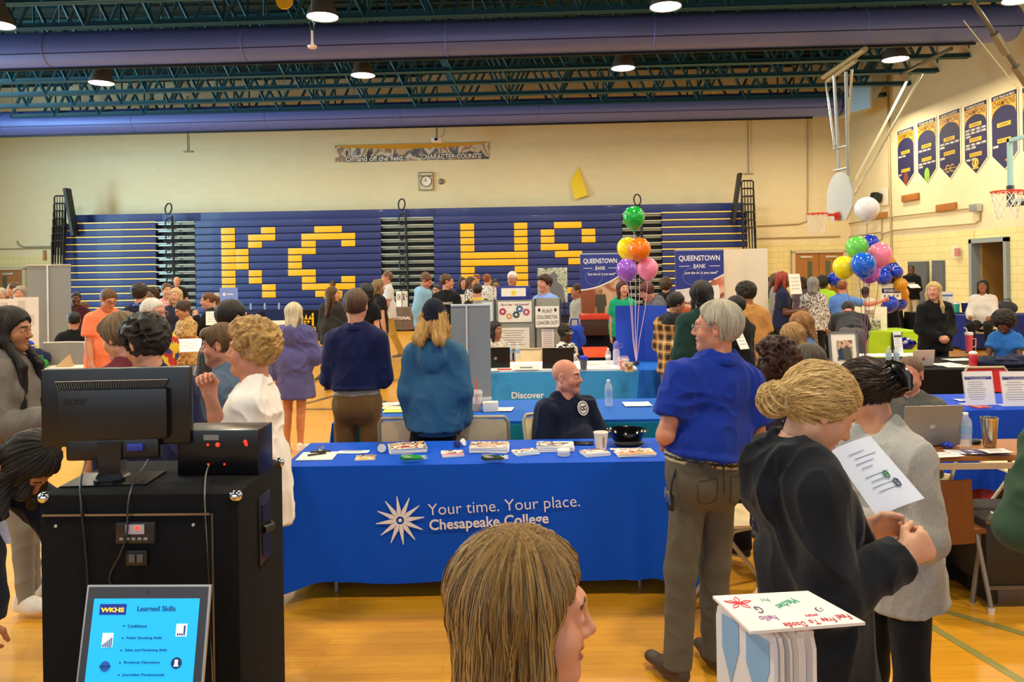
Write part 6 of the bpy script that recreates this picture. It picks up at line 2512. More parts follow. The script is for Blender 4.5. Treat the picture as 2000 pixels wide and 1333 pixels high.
tF = table('folding table under a black cloth behind the large white display card', 1716, 1762, 606, dp=.6, z=.80, cloth='#0c0c10', drop=.76, clabel='black tablecloth below the sponsor sign', wave=.03, w=.55)
# ---- lime green table and white display card
tG = table('folding table under the lime green cloth', 1672, 1797, 648, dp=.75, z=.745, cloth='#a8d02c', drop=.55, clabel='lime green tablecloth with a dark runner', wave=.025)
b = MB()
b.box((.12, -.375 - .05, .48), (.17, .02, .50))
b.build('runner', tablecloth_mat('#2a3020'), tG[1])
dG = VZ(1730, 648, .745).y
t = thing('display_card', 'large white tri-fold card with small photos standing on the lime green table', 'display card', (V(1697, 640, dG + .3).x, dG + .3, .748))
w_ = 62 / 1500 * dG
for (xa, ya, xb, yb) in ((-w_ / 2, 0, w_ * .1, .0), (w_ * .1, .0, w_ / 2, -.1)):
 M = Matrix.Translation(((xa + xb) / 2, (ya + yb) / 2, .2)) @ Matrix.Rotation(math.atan2(yb - ya, xb - xa), 4, 'Z')
 b = MB()
 b.add(*_boxvf((0, 0, 0), (math.hypot(xb - xa, yb - ya), .008, .40)), M)
 b.build('panel', plain('#f2ecd8', .7), t)
for i, (x_, z_) in enumerate(((-.2, .1), (.10, .1), (-.02, .28))):
 b = MB()
 b.box((x_, -.03 - .03 * i, z_), (.15, .004, .14))
 b.build('photo', picture(20 + i, ('#5a6a8a', '#c8c0b0', '#8a7a60', '#e8e4dc'), 14), t)
sign_holder(V(1757, 690, 9.4) * Vector((1, 1, 0)) + Vector((0, 0, .742)), .1, .11, .30, 'narrow white flyer with two dark photos standing on the black table', head='#3a3c44', lines=6)
# ---- black table on the far side, with the framed photograph
tH, clH, locH, wH, frH = table('long folding table under the black cloth behind the laptop user', 1590, 2080, 722, dp=1.1, z=.74, cloth='#0d0d10', drop=.70, clabel='black tablecloth behind the laptop user', wave=.02)
sheet(1730, 694, .9, .35, 'white runner sheet lying on the black table beside the framed photograph', z=.746, lines=False)
yH = locH.y - .55
t = thing('framed_photograph', 'silver framed photograph of two people embracing, standing on the black table', 'picture frame', V(1651, 718, 8.35) * Vector((1, 1, 0)) + Vector((0, 0, .745)), .05)
Mf = Matrix.Rotation(R(-8), 4, 'X')
w_, h_ = .325, .395
b = MB()
for s_ in (-1, 1):
 b.add(*_boxvf((s_ * (w_ / 2 - .012), 0, h_ / 2), (.024, .02, h_)), Mf)
 b.add(*_boxvf((0, 0, h_ / 2 + s_ * (h_ / 2 - .012)), (w_, .02, .024)), Mf)
b.build('frame', plain('#9c9ca0', .3, .6), t)
b = MB()
b.add(*_boxvf((0, .002, h_ / 2), (w_ - .04, .006, h_ - .04)), Mf)
b.build('mount', PAPER, t)
b = MB()
b.add(*_boxvf((.01, -.004, h_ / 2 - .01), (w_ * .54, .003, h_ * .56)), Mf)
ph = b.build('photo', picture(9, ('#8a6a4c', '#e0d0c0', '#b89878', '#c8b8a8'), 14), t)
for (nm, prof, c, yy) in (('printed_figure', [(-.075, -.10), (-.08, .0), (-.05, .03), (-.02, .02), (.0, -.1)], '#2a3a66', 0), ('printed_figure', [(-.02, -.10), (-.03, .01), (.02, .05), (.06, .03), (.075, -.10)], '#54564e', .001)):
 b = MB()
 b.prism([(.01 + a, h_ / 2 + c_ - .01) for a, c_ in prof], .001, Mf @ Matrix.Translation((0, -.0075 - yy, 0)))
 b.build(nm, plain(c, .6), ph)
for (x_, z_, r_, c) in ((-.03, .035, .022, '#a8744c'), (.03, .065, .026, '#7a4a2c')):
 b = MB()
 b.lathe([(.001, 0), (r_, 0), (r_, .001), (.001, .001)], 16, Mf @ Matrix.Translation((.01 + x_, -.0095, h_ / 2 + z_)) @ Matrix.Rotation(PI / 2, 4, 'X'))
 b.lathe([(.001, 0), (r_ * .7, 0), (r_ * .7, .001), (.001, .001)], 16, Mf @ Matrix.Translation((.01 + x_, -.0112, h_ / 2 + z_ - .004)) @ Matrix.Rotation(PI / 2, 4, 'X'))
 b.k = 0
 b.build('printed_face', plain('#d8a688', .6), ph)
for u, lab in ((1736, 'clear water bottle on the black table, nearer the framed photograph'), (1751, 'clear water bottle on the black table, nearer the white laptop')):
 bottle(at(u, 712, .746), lab, h=.20, band='#a8c0d8')
laptop(at(1802, 716, .746), .06, 'white laptop with stickers on its lid on the black table', col='#d8d0cc', w=.24, dp=.17, tilt=10, logo='#c85a5a')
for (u, v, lab, w_, rz) in ((1845, 712, 'white paper in front of the person in the black jacket', .30, .2), (1875, 716, 'white paper beside the red mug', .34, -.1), (1872, 703, 'white papers behind the red mug', .3, .1)):
 sheet(u, v, w_, .2, lab, z=.747, rz=rz)
t = thing('glass_bowl', 'blue glass bowl heaped with shiny blue ornaments', 'bowl', at(1769, 682, .746))
b = MB()
b.lathe([(.08, 0), (.11, .03), (.14, .075), (.137, .075), (.105, .033), (.001, .01)], 28)
b.build('bowl_body', plain('#1430c8', .08), t)
rg = random.Random(3)
for i in range(12):
 q = 2 * PI * i / 9
 rr_ = .095 if i < 9 else .04
 b = MB()
 b.sphere((rr_ * math.cos(q), rr_ * math.sin(q), .085 if i < 9 else .12), .034, 16)
 o = b.build('ornament', plain('#0c1c8c' if i % 3 else '#c8ccd8', .08, .6), None, t.location)
 tag(o, 'shiny ornament ball heaped in the blue glass bowl', 'ornament', 'ornaments in the glass bowl')
t = thing('mug', 'red mug with a white lid on the black table', 'mug', at(1901, 716, .746))
b = MB()
b.lathe([(.036, 0), (.042, .01), (.044, .13), (.04, .135)], 24)
b.build('mug_body', plain('#b01824', .35), t)
b = MB()
b.lathe([(.043, .132), (.043, .15), (.02, .165), (.001, .168)], 24)
b.build('lid', plain('#e0d4d0', .4), t)
t = thing('tumbler', 'pink tumbler with a handle and white lid standing behind the red mug', 'tumbler', at(1893, 688, .746))
b = MB()
b.lathe([(.034, 0), (.044, .20), (.046, .22)], 24)
b.build('cup', plain('#e0566a', .35), t)
b = MB()
b.lathe([(.048, .215), (.05, .23), (.045, .25), (.001, .252)], 24)
b.tube([(-.02, 0, .25), (-.03, 0, .29), (-.06, 0, .31)], .006, 8)
b.build('lid', plain('#ece4e4', .4), t)
b = MB()
b.tube([(.042, 0, .17), (.085, 0, .165), (.085, 0, .07), (.038, 0, .06)], .007, 8)
b.build('handle', plain('#e8a0a8', .4), t)
t = thing('jacket', 'crumpled navy jacket lying on the black table beside the red mug', 'jacket', at(1965, 716, .746))
P_, Q_ = solve([('u', el((0, .1, .03), (.34, .2, .05)), 0), ('u', el((-.15, .05, .05), (.14, .1, .05)), .04), ('u', el((.2, .1, .06), (.15, .12, .06)), .04), ('c', plane((0, 0, .001), (0, 0, -1)), 0)], .014)
P_ = P_ + vnormals(P_, Q_) * ((vnoise(P_ * np.array((16, 16, 10))) - .5) * .035)[:, None] * (P_[:, 2:3] > .01)
link('cloth', qmesh('cloth', P_, Q_, fabric('#161c38')), t)
b = MB()
b.tube([(-.3, .0, .05), (-.1, -.04, .08), (.1, -.05, .07)], .012, 8)
b.build('cuff', fabric('#2a3358'), t)
sign_holder(at(1583, 690, .746), 0, .21, .27, 'plain white sheet in a stand beside the framed photograph', head=None, lines=8)
# ---- navy table near the end wall
tI = table('folding table under the navy cloth near the open doorway', 1886, 2090, 616, dp=.75, z=.745, cloth='#23307e', drop=.70, clabel='navy tablecloth near the open doorway', wave=.03)
yI = VZ(1980, 616, .745).y
tJ = table('folding table under a black cloth beside the navy one', 1800, 1884, 612, dp=.75, z=.745, cloth='#101014', drop=.70, clabel='black tablecloth beside the navy table near the doorway', wave=.03)
yJ = VZ(1840, 612, .745).y
t = thing('display_card', 'royal blue card with a white paper panel on the navy table by the doorway', 'display card', (V(1925, 600, yI + .2).x, yI + .2, .748))
for i, (x_, c) in enumerate(((.1, '#1a34a8'), (-.18, '#e4e4e8'))):
 b = MB()
 b.box((x_, -.02 * i, .13), (.3, .01, .27), (0, 0, .15 - .3 * i))
 b.build('panel', plain(c, .6), t)
for (u, h, c, lab) in ((1868, .20, '#3aa89a', 'teal cup on the black table near the doorway'), (1884, .22, '#1a2a6a', 'dark blue mug on the black table near the doorway')):
 t = thing('cup', lab, 'cup', V(u, 605, yJ + .1) * Vector((1, 1, 0)) + Vector((0, 0, .747)))
 b = MB()
 b.lathe([(.05, 0), (.07, h * .9), (.07, h)], 20)
 b.build('cup_body', plain(c, .35), t)
 b = MB()
 b.lathe([(.072, h), (.06, h + .02), (.001, h + .022)], 20)
 b.build('lid', plain('#d8d8dc', .4), t)
sign_holder(V(1851, 590, yJ + .35) * Vector((1, 1, 0)) + Vector((0, 0, .747)), 0, .3, .48, 'white flyer in a stand behind the person in the black jacket', head='#5a78b8', lines=8, tilt=4)
sign_holder(V(1866, 600, yJ + .2) * Vector((1, 1, 0)) + Vector((0, 0, .747)), 0, .2, .25, 'small card with a picture near the teal cup', head='#a05040', lines=3, tilt=6)
t = thing('duffel_bag', 'dark grey bag standing on the navy table by the doorway', 'bag', V(1963, 611, yI + .3) * Vector((1, 1, 0)) + Vector((0, 0, .747)))
P_, Q_ = solve([('u', el((0, 0, .13), (.27, .14, .16)), 0), ('c', plane((0, 0, .0), (0, 0, -1)), 0)], .02)
link('bag_body', qmesh('bag_body', P_, Q_, fabric('#3c3e4a')), t)
b = MB()
b.tube([(-.12, -.05, .24), (-.08, -.05, .33), (.08, -.05, .33), (.12, -.05, .24)], .012, 8)
b.build('handle', BLACK, t)
# ---- blue table with the two printed stands
tK, clK, locK, wK, frK = table('folding table under the blue cloth with the two printed stands', 1855, 2120, 800, dp=.72, z=.74, cloth='#1548c8', drop=.58, clabel='blue tablecloth under the two printed stands', wave=.035, flare=.07)
yK = locK.y - .36
sign_holder(at(1916, 792, .745), .04, .245, .265, 'printed career stand on the blue table, the whole one beside the red pens', title='JOIN A REWARDING', lines=9)
sign_holder(at(1992, 794, .745), -.04, .25, .27, 'printed career stand on the blue table, cut off by the picture edge', title='JOIN A REWARDING', lines=8)
for i in range(4):
 pen(VZ(1908 + 5 * i, 795 + i, .748 + .004 * (i % 2)), .1 * (i - 1), '#d8484a', 'red pen lying in front of the printed stand', 'red pens')
sheet(1884, 782, .14, .1, 'pale leaflet on the blue table beside the printed stand', z=.746, col='#c8d4f0')
chair('red chair behind the two printed stands', Vector((V(1955, 700, 7.3).x, 7.3, 0)), PI, None, plain('#c01818', .45))
# ---- wooden table with the laptop
tL, clL, locL, wL, frL = table('wooden folding table with the grey laptop and steel tumbler', 1716, 2140, 890, dp=.44, z=.74, topmat=wood('#b5743a', '#94582a', 4, .35), name='wooden_table')
b = MB()
b.box((0, -.30, .70), (wL - .02, .012, .035))
b.build('metal_rim', plain('#c8b8a0', .35, .4), tL)
laptop(at(1818, 872, .743), .04, 'silver grey laptop seen from behind on the wooden table', w=.36, dp=.245, col='#8d8b88', tilt=9, logo='#b8b8b8')
bottle(at(1887, 872, .743), 'ribbed clear water bottle beside the grey laptop on the wooden table', h=.205, r=.033)
t = thing('tumbler', 'stainless steel tumbler on the wooden table', 'tumbler', at(1933, 872, .743))
b = MB()
b.lathe([(.034, 0), (.0365, .02), (.047, .165), (.0485, .172), (.045, .170), (.0345, .02), (.001, .012)], 32)
b.build('cup', plain('#b8b4aa', .18, 1.0), t)
b = MB()
b.lathe([(.0485, .170), (.049, .174), (.0465, .174)], 32, cap=False)
b.build('lip', plain('#e0ddd4', .2, 1.0), t)
for (u, v, w_, d_, rz, c, lab) in ((1846, 889, .17, .12, .15, '#f2eee6', 'white paper at the edge of the wooden table'), (1875, 884, .16, .10, -.2, '#d4d0dc', 'printed leaflet in front of the water bottle'), (1922, 884, .24, .12, -.12, '#4a4878', 'dark folder in front of the steel tumbler'), (1945, 882, .16, .10, .1, '#dcd6d0', 'pale leaflet lying on the dark folder')):
 sheet(u, v, w_, d_, lab, z=.744 if c != '#dcd6d0' else .752, rz=rz, col=c)
t = thing('computer_mouse', 'small black mouse beside the water bottle on the wooden table', 'mouse', at(1905, 866, .743), .3)
b = MB()
b.sphere((0, 0, .008), .03, 16, (1.4, .9, .6))
b.build('mouse_body', BLACK, t)
b = MB()
b.box((.02, 0, .026), (.008, .004, .004))
b.build('wheel', plain('#5a5a5a', .4), t)
t = thing('ribbon_bow', 'crumpled blue ribbon bow in front of the grey laptop', 'ribbon', at(1851, 876, .743))
for i in range(5):
 q = 2 * PI * i / 5
 b = MB()
 b.sphere((.022 * math.cos(q), .016 * math.sin(q), .018 + .006 * (i % 2)), .018, 12, (1, .8, .9))
 b.build('loop', plain('#1a3ab0', .35), t)
t = thing('wooden_chair', 'brown wooden chair with metal legs and white foot caps at the wooden table', 'chair', (V(1833, 900, 4.2).x, 4.10, 0), .0)
b = MB()
b.grid(lambda a, c: ((a - .5) * .24 + .03 * (1 - c) * (a - .5), -.02 * math.sin(PI * a), .36 + .34 * c), 10, 6)
b.grid(lambda a, c: ((a - .5) * .24 + .03 * (1 - c) * (a - .5), .015 - .02 * math.sin(PI * a), .36 + .34 * c), 10, 6)
b.build('backrest', wood('#7a4420', '#5c3014', 5, .4, 'z'), t, flip=False)
b = MB()
b.box((0, .2, .42), (.40, .40, .03), bev=.012)
b.build('seat', wood('#7a4420', '#5c3014', 5, .4, 'x'), t)
for s_ in (-1, 1):
 for yy, y2 in ((.02, -.04), (.36, .42)):
  b = MB()
  b.tube([(s_ * .15, yy, .42), (s_ * .19, y2, .03)], .012, 8)
  lg = b.build('leg', LEGM, t)
  b = MB()
  b.lathe([(.015, 0), (.017, .03)], 10, Matrix.Translation((s_ * .19, y2, 0)))
  b.build('foot_cap', plain('#e0dcd4', .5), lg)
t = thing('backpack', 'black backpack slumped on the floor below the wooden table', 'backpack', VZ(1836, 1128, 0) + Vector((0, .1, 0)))
P_, Q_ = solve([('u', el((0, 0, .12), (.20, .15, .15)), 0), ('u', el((.10, -.1, .07), (.16, .12, .08)), .05), ('u', el((-.1, .05, .2), (.11, .1, .12)), .05), ('c', plane((0, 0, .004), (0, 0, -1)), .01)], .012)
P_ = P_ + vnormals(P_, Q_) * ((vnoise(P_ * 13) - .5) * .045)[:, None] * (P_[:, 2:3] > .02)
link('bag_body', qmesh('bag_body', P_, Q_, fabric('#0c0c0e', bump=.4)), t)
b = MB()
b.tube([(.12, -.12, .12), (.24, -.15, .06), (.33, -.16, .02), (.36, -.14, .012)], .014, 8)
b.tube([(.2, .02, .15), (.28, .0, .08), (.29, -.04, .02)], .012, 8)
b.build('strap', BLACK, t)
t = thing('equipment_case', 'black case with chrome corner plate standing on the floor by the blue jeans', 'case', (V(1995, 1040, 4.1).x + .12, 4.3, .10), -.0)
b = MB()
b.box((0, 0, .20), (.62, .4, .36), bev=.02)
b.build('case_body', plain('#1a1614', .5), t)
b = MB()
b.box((-.22, -.203, .30), (.05, .006, .07), bev=.002)
b.build('latch', CHROME, t)
b = MB()
b.box((0, -.202, .02), (.62, .006, .02))
b.build('edge_strip', plain('#6a625a', .4, .5), t)
b = MB()
b.box((0, -.202, .37), (.62, .006, .015))
b.build('edge_strip', plain('#6a625a', .4, .5), t)
for s_ in (-1, 1):
 b = MB()
 b.box((s_ * .24, 0, -.045), (.05, .3, .09), bev=.01)
 b.build('foot', BLACK, t)
b = MB()
b.tube([(-.33, -.1, -.1), (-.30, -.15, .3), (-.27, -.2, .42)], .014, 8)
b.build('stand_leg', LEGM, t)
t = thing('safety_cone', 'red cone on the floor seen under the wooden table', 'cone', VZ(1920, 985, 0))
b = MB()
b.lathe([(.09, .015), (.02, .30), (.001, .30)], 20)
b.build('cone_body', plain('#c8281c', .5), t)
b = MB()
b.box((0, 0, .008), (.24, .24, .016), bev=.004)
b.build('base', plain('#b8241a', .5), t)
# ---- far tables along the bleachers
for (u0, u1, v, c, lab, cl_) in ((470, 560, 606, '#20264a', 'white-topped folding table nearest the bleacher letter K', 'dark navy cloth on the table below the letter K'), (575, 640, 607, '#0c0c12', 'folding table with a black and gold printed cloth', 'black tablecloth with gold print behind the lavender hoodie'),
        (766, 842, 601, '#6a5a50', 'folding table with a taupe cloth behind the light blue hoodie', 'taupe tablecloth with white letters behind the khaki trousers'), (215, 300, 612, '#1a2444', 'folding table at the yellow-edged bleacher wing', 'navy tablecloth at the foot of the yellow-edged bleacher wing')):
 tt = table(lab, u0, u1, v, dp=.75, z=.745, cloth=c, drop=.70, clabel=cl_, wave=.03)
 yy = tt[2].y - .42
 if c == '#0c0c12':
  px = lambda u: V(u, 620, yy).x - tt[2].x
  text('ISED  G', .50, plain('#e8b820', .5), tt[1], (px(601), -.43, .20), bold=.03, height=.12)
  text('t+', .20, plain('#e8b820', .5), tt[1], (px(600), -.43, .40), bold=.03)
  text('i', .07, plain('#e8b820', .5), tt[1], (px(611), -.43, .48), bold=.06, height=.40)
  b = MB()
  for s_ in (-1, 0, 1):
   b.prism([(px(598) + s_ * .12 - .05, .48), (px(598) + s_ * .12, .60 + .05 * (s_ == 0)), (px(598) + s_ * .12 + .05, .48)], .004, Matrix.Translation((0, -.432, 0)))
  b.build('gold_crown', plain('#e8b820', .5), tt[1])
 if c == '#6a5a50':
  px = lambda u: V(u, 620, yy).x - tt[2].x
  text('NATIONAL', .62, plain('#e8e4e0', .5), tt[1], (px(783), -.44, .42), bold=.015, height=.10)
  for i, u in enumerate((779, 791)):
   t = thing('poster', ('framed flyer on the taupe table, beside the khaki trousers', 'dark flyer on the taupe table, beside the light blue hoodie')[i], 'poster', (V(u, 590, yy + .3).x, yy + .3, .748))
   b = MB()
   b.box((0, 0, .26), (.17, .01, .5))
   b.build('board', plain('#f0ece4', .6) if i == 0 else plain('#c8c4bc', .6), t)
   b = MB()
   b.box((0, -.008, .33), (.13, .004, .2))
   b.build('photo', picture(30 + i, ('#2c3040', '#c8c4bc', '#6a6870'), 16), t)
 if c == '#20264a':
  for i in range(4):
   bottle(tt[2] + Vector((-.5 + .45 * i, -.1, .75)), 'small bottle on the white-topped table below the letter K', group='bottles on the far table')
tt = table('bare pale folding table set crosswise below the letter K', 500, 560, 634, dp=1.5, z=.745, topmat=plain('#d8cdb0', .45), rz=.25)
t = thing('laptop_stand', 'light blue sign standing by the seated person near the bleachers', 'sign', V(447, 588, 14.0))
b = MB()
b.box((0, 0, .12), (.33, .012, .24))
b.build('panel', plain('#7d9ae8', .4), t)
b = MB()
b.lathe([(.001, 0), (.03, 0), (.03, .002), (.001, .002)], 14, Matrix.Translation((-.08, -.008, .12)) @ Matrix.Rotation(PI / 2, 4, 'X'))
b.box((.03, -.008, .12), (.12, .002, .02))
b.build('emblem', plain('#e8eefc', .5), t)
tt = table('folding table with a navy cloth under the light blue sign', 410, 500, 612, dp=.75, z=.745, cloth='#1a2040', drop=.7, clabel='navy tablecloth under the light blue sign', wave=.03)
tt[0].location.y
# ---- tables and boards near the grey banner stand
tM = table('folding table with a dark cloth under scattered white papers near the grey banner stand', 84, 172, 668, dp=.75, z=.745, cloth='#3a322c', drop=.3, clabel='dark brown tablecloth near the grey banner stand', wave=.02)
for i in range(4):
 sheet(100 + 17 * i, 661 + (i % 2) * 3, .28, .2, 'white paper scattered on the dark brown tablecloth', z=.748, rz=.3 * i, lines=False)['group'] = 'papers on the brown cloth'
tO = table('white folding table beside the long-haired person in the grey cardigan', 40, 170, 722, dp=.7, z=.742, cloth='#e4ded0', drop=.45, clabel='white tablecloth beside the long-haired person', wave=.02)
yO = tO[2].y
t = thing('display_board', 'low grey folding board with a white top edge behind the monitor', 'display board', (V(128, 700, yO + .1).x, yO + .1, .745))
for (xa, ya, xb, yb) in ((-.28, .0, .0, .06), (.0, .06, .27, .0)):
 M = Matrix.Translation(((xa + xb) / 2, (ya + yb) / 2, .14)) @ Matrix.Rotation(math.atan2(yb - ya, xb - xa), 4, 'Z')
 b = MB()
 b.add(*_boxvf((0, 0, 0), (math.hypot(xb - xa, yb - ya), .012, .28)), M)
 b.build('panel', plain('#8f8a84', .7), t)
 b = MB()
 b.add(*_boxvf((0, 0, .145), (math.hypot(xb - xa, yb - ya), .02, .014)), M)
 b.build('top_trim', plain('#ece6dc', .6), t)
t = thing('paper_triangle', 'folded tan card standing in front of the low grey board', 'card', (V(126, 716, yO - .15).x, yO - .15, .745))
b = MB()
b.add([(-.12, 0, 0), (.06, 0, 0), (.06, .02, .16), (.07, .08, 0)], [(0, 1, 2), (1, 3, 2), (0, 2, 3)])
b.build('card', plain('#c8a478', .7), t)
for i, (u, v, d, c, s, lab) in enumerate(((75, 690, 10.2, '#1244d0', (.17, .13, .20), 'bright blue bag on the white table beside the long-haired person'), (62, 706, 9.6, '#161c40', (.20, .13, .12), 'dark navy bag in front of the bright blue bag'), (86, 700, 9.5, '#2a8a34', (.06, .08, .06), 'small green pouch beside the dark navy bag'))):
 p = V(u, v, d)
 t = thing('tote_bag', lab, 'bag', (p.x, yO - .2 + .18 * (2 - i), .745))
 P_, Q_ = solve([('u', el((0, 0, s[2] * .8), s), 0), ('c', plane((0, 0, .0), (0, 0, -1)), .005)], .018)
 P_ = P_ + vnormals(P_, Q_) * ((vnoise(P_ * 15 + i) - .5) * .05)[:, None] * (P_[:, 2:3] > .02)
 link('bag_body', qmesh('bag_body', P_, Q_, fabric(c)), t)
 b = MB()
 zt_ = s[2] * 1.75
 b.tube([(-s[0] * .4, -.02, zt_ - .04), (-s[0] * .3, -.02, zt_ + .05), (s[0] * .3, -.02, zt_ + .05), (s[0] * .4, -.02, zt_ - .04)], .01, 8)
 b.build('handle', fabric('#e8c020' if i == 1 else c), t)
t = thing('poster_board', 'white poster board with printed sheets behind the long-haired person', 'poster board', (V(35, 630, 10.8).x, 10.8, 0))
for i, (u0, u1, vt, dy) in enumerate(((-10, 26, 584, .1), (27, 75, 581, 0))):
 xa, xb = V(u0, 600, 10.8).x - t.location.x, V(u1, 600, 10.8).x - t.location.x
 h = V(40, vt, 10.8).z
 b = MB()
 b.box(((xa + xb) / 2, dy, h / 2), (xb - xa, .012, h))
 pn = b.build('panel', plain('#e8e4de', .7), t)
 b = MB()
 for k in range(3):
  b.box(((xa + xb) / 2 + (.06 if k % 2 else -.06), dy - .009, h - .12 - .2 * k), (.1, .003, .14))
 b.build('notice', plain('#cfc9c4', .7), pn)
# ---- the black loudspeaker cabinet with the monitor
zc = 1.20
cab = Vector((0, 0, 0))
fl, frr = VZ(78, 968, zc), VZ(472, 962, zc)
dF = (fl.y + frr.y) / 2
x0, x1 = V(76, 1000, dF).x, V(470, 1000, dF).x
dB = VZ(548, 905, zc).y
wc, dc = x1 - x0, min(.62, max(.42, dB - dF))
t = thing('speaker_cabinet', 'tall black carpeted loudspeaker cabinet with chrome corners carrying the monitor', 'speaker cabinet', ((x0 + x1) / 2, dF + dc / 2, 0), -.02)
CARPET = fabric('#101114', rough=.95, weave=300, bump=.5, sheen=.0)
b = MB()
b.box((0, 0, zc / 2 + .03), (wc, dc, zc - .06), bev=.015)
b.build('cabinet_body', CARPET, t)
b = MB()
b.box((-.03, -dc / 2 - .006, zc / 2), (wc - .10, .014, zc - .12), bev=.004)
bp = b.build('back_panel', CARPET, t)
for (x_, z_) in ((-wc / 2 + .06, zc - .09), (wc / 2 - .13, zc - .09), (-wc / 2 + .06, .5), (wc / 2 - .13, .5)):
 b = MB()
 b.lathe([(.005, 0), (.005, -.003), (.001, -.004)], 10, Matrix.Translation((x_, -dc / 2 - .013, z_)) @ Matrix.Rotation(-PI / 2, 4, 'X'))
 b.build('screw', GALV, bp)
for sx in (-1, 1):
 for sy in (-1, 1):
  P_, Q_ = solve([('u', el((sx * (wc / 2 - .012), sy * (dc / 2 - .012), zc - .012), (.020, .020, .018)), 0)], .003)
  link('corner_cap', qmesh('corner_cap', P_, Q_, CHROME), t)
b = MB()
b.box((-.03, -dc / 2 - .015, zc - .058), (wc - .10, .004, .006)).box((wc / 2 - .078, -dc / 2 - .004, zc / 2), (.005, .006, zc - .12))
b.build('metal_edge', plain('#8a7a66', .3, .7), t)
b = MB()
pz = V(496, 1030, dF + .2).z
b.box((wc / 2 + .002, 0, pz), (.012, .10, .22), bev=.004)
hp = b.build('side_handle', plain('#16161a', .35), t)
b = MB()
b.box((wc / 2 + .009, 0, pz), (.004, .07, .16))
b.tube([(wc / 2 + .012, -.03, pz), (wc / 2 + .03, 0, pz), (wc / 2 + .012, .03, pz)], .012, 8)
b.build('grip', plain('#040405', .4), hp)
def onc(u, v):
 p = V(u, v, dF)
 return p.x - t.location.x, p.z
x_, z_ = onc(276, 1036)
mp3 = MB()
mp3.box((x_, -dc / 2 - .02, z_), (.118, .016, .062), bev=.003)
pm = mp3.build('player_panel', plain('#1c1d20', .3), t)
b = MB()
b.box((x_, -dc / 2 - .029, z_ + .012), (.055, .003, .028))
b.build('display', plain('#b8b0b8', .3), pm)
b = MB()
b.box((x_ + .008, -dc / 2 - .031, z_ + .016), (.012, .002, .009))
b.build('red_digit', glow('#ff2010', 5), pm)
for i in range(5):
 b = MB()
 b.box((x_ - .04 + .018 * i, -dc / 2 - .030, z_ - .016), (.012, .004, .008), bev=.002)
 b.build('button', plain('#8a8a8c', .3), pm)
x_, z_ = onc(277, 1085)
b = MB()
b.box((x_, -dc / 2 - .018, z_), (.065, .012, .046), bev=.003)
so = b.build('socket_plate', plain('#101114', .3), t)
b = MB()
for k in (-1, 1):
 b.box((x_ + k * .012, -dc / 2 - .026, z_), (.018, .004, .024), bev=.001)
b.build('socket', plain('#5a5c60', .3, .4), so)
dM = dF + .17
pM = V(228, 800, dM)
ta, tb = V(82, 722, dM), V(366, 716, dM)
wm, hm_ = tb.x - ta.x, ta.z - V(228, 872, dM).z
tm = thing('monitor', 'black computer monitor seen from behind on the loudspeaker cabinet', 'monitor', ((ta.x + tb.x) / 2, dM, zc), .06)
zt_ = ta.z - zc
b = MB()
b.box((0, .02, zt_ - hm_ / 2), (wm, .035, hm_), bev=.008)
sh = b.build('screen_shell', plain('#0b0c0f', .32), tm)
b = MB()
b.box((.0, -.012, zt_ - hm_ * .58), (wm * .74, .035, hm_ * .66), bev=.012)
b.build('rear_housing', plain('#0c0d10', .35), tm)
b = MB()
ang = [(-wm * .39, 0), (wm * .36, 0), (wm * .30, -.055), (-wm * .35, -.055)]
b.prism([(x_, z_ + zt_ - hm_ * .155) for x_, z_ in ang], .004, Matrix.Translation((0, -.0045, 0)))
vt_ = b.build('vent', plain('#040405', .5), tm)
b = MB()
nb = 44
for i in range(nb + 1):
 f = i / nb
 xt_, xb_ = -wm * .39 + wm * .75 * f, -wm * .35 + wm * .65 * f
 b.tube([(xt_, -.0065, zt_ - hm_ * .155), (xb_, -.0065, zt_ - hm_ * .155 - .055)], .0011, 4)
b.tube([(-wm * .39, -.0065, zt_ - hm_ * .155), (wm * .36, -.0065, zt_ - hm_ * .155), (wm * .30, -.0065, zt_ - hm_ * .155 - .055), (-wm * .35, -.0065, zt_ - hm_ * .155 - .055)], .0018, 5, closed=True)
b.build('vent_bars', plain('#8a8680', .35, .5), vt_)
text('acer', wm * .16, plain('#24262c', .2), tm, (-wm * .24, -.030, zt_ - hm_ * .40), bold=.02, shear=.2)
b = MB()
b.box((.0, -.012, zt_ - hm_ - .005), (wm * .62, .03, .07), bev=.012)
b.build('port_housing', plain('#0a0b0d', .4), tm)
b = MB()
b.box((.075, -.03, zt_ - hm_ + .002), (.05, .02, .022), bev=.003)
b.build('video_plug', plain('#2434a0', .35), tm)
b = MB()
hz_ = zt_ - hm_ + .02
b.prism([(-.038, hz_), (.038, hz_), (.036, hz_ - .02), (.034, .03), (.046, .012), (-.046, .012), (-.034, .03), (-.036, hz_ - .02)], .045, Matrix.Translation((-.005, -.035, 0)))
b.build('neck', plain('#1a1c20', .22), tm)
b = MB()
b.prism([(-.13, 0), (-.06, 0), (0, 0), (.06, 0), (.13, 0), (.13, .006), (-.13, .006)], .16, Matrix.Translation((0, -.09, 0)))
b.lathe([(.05, .006), (.05, .014), (.001, .016)], 24, Matrix.Translation((-.005, -.03, 0)))
b.build('foot', plain('#0e0f12', .25), tm)
p0, p1 = V(347, 850, dF + .2), V(508, 838, dF + .2)
tb_ = thing('control_box', 'black metal box with glowing red lights beside the monitor', 'control box', ((p0.x + p1.x) / 2, dF + .26, zc), -.04)
wb = p1.x - p0.x
hb = V(430, 840, dF + .2).z - zc
b = MB()
b.box((0, 0, hb / 2), (wb, .13, hb), bev=.004)
b.build('box_body', plain('#08080a', .28), tb_)
b = MB()
b.box((-.02, -.0665, hb * .84), (.05, .003, .017))
b.build('plate', plain('#8a8a88', .4, .5), tb_)
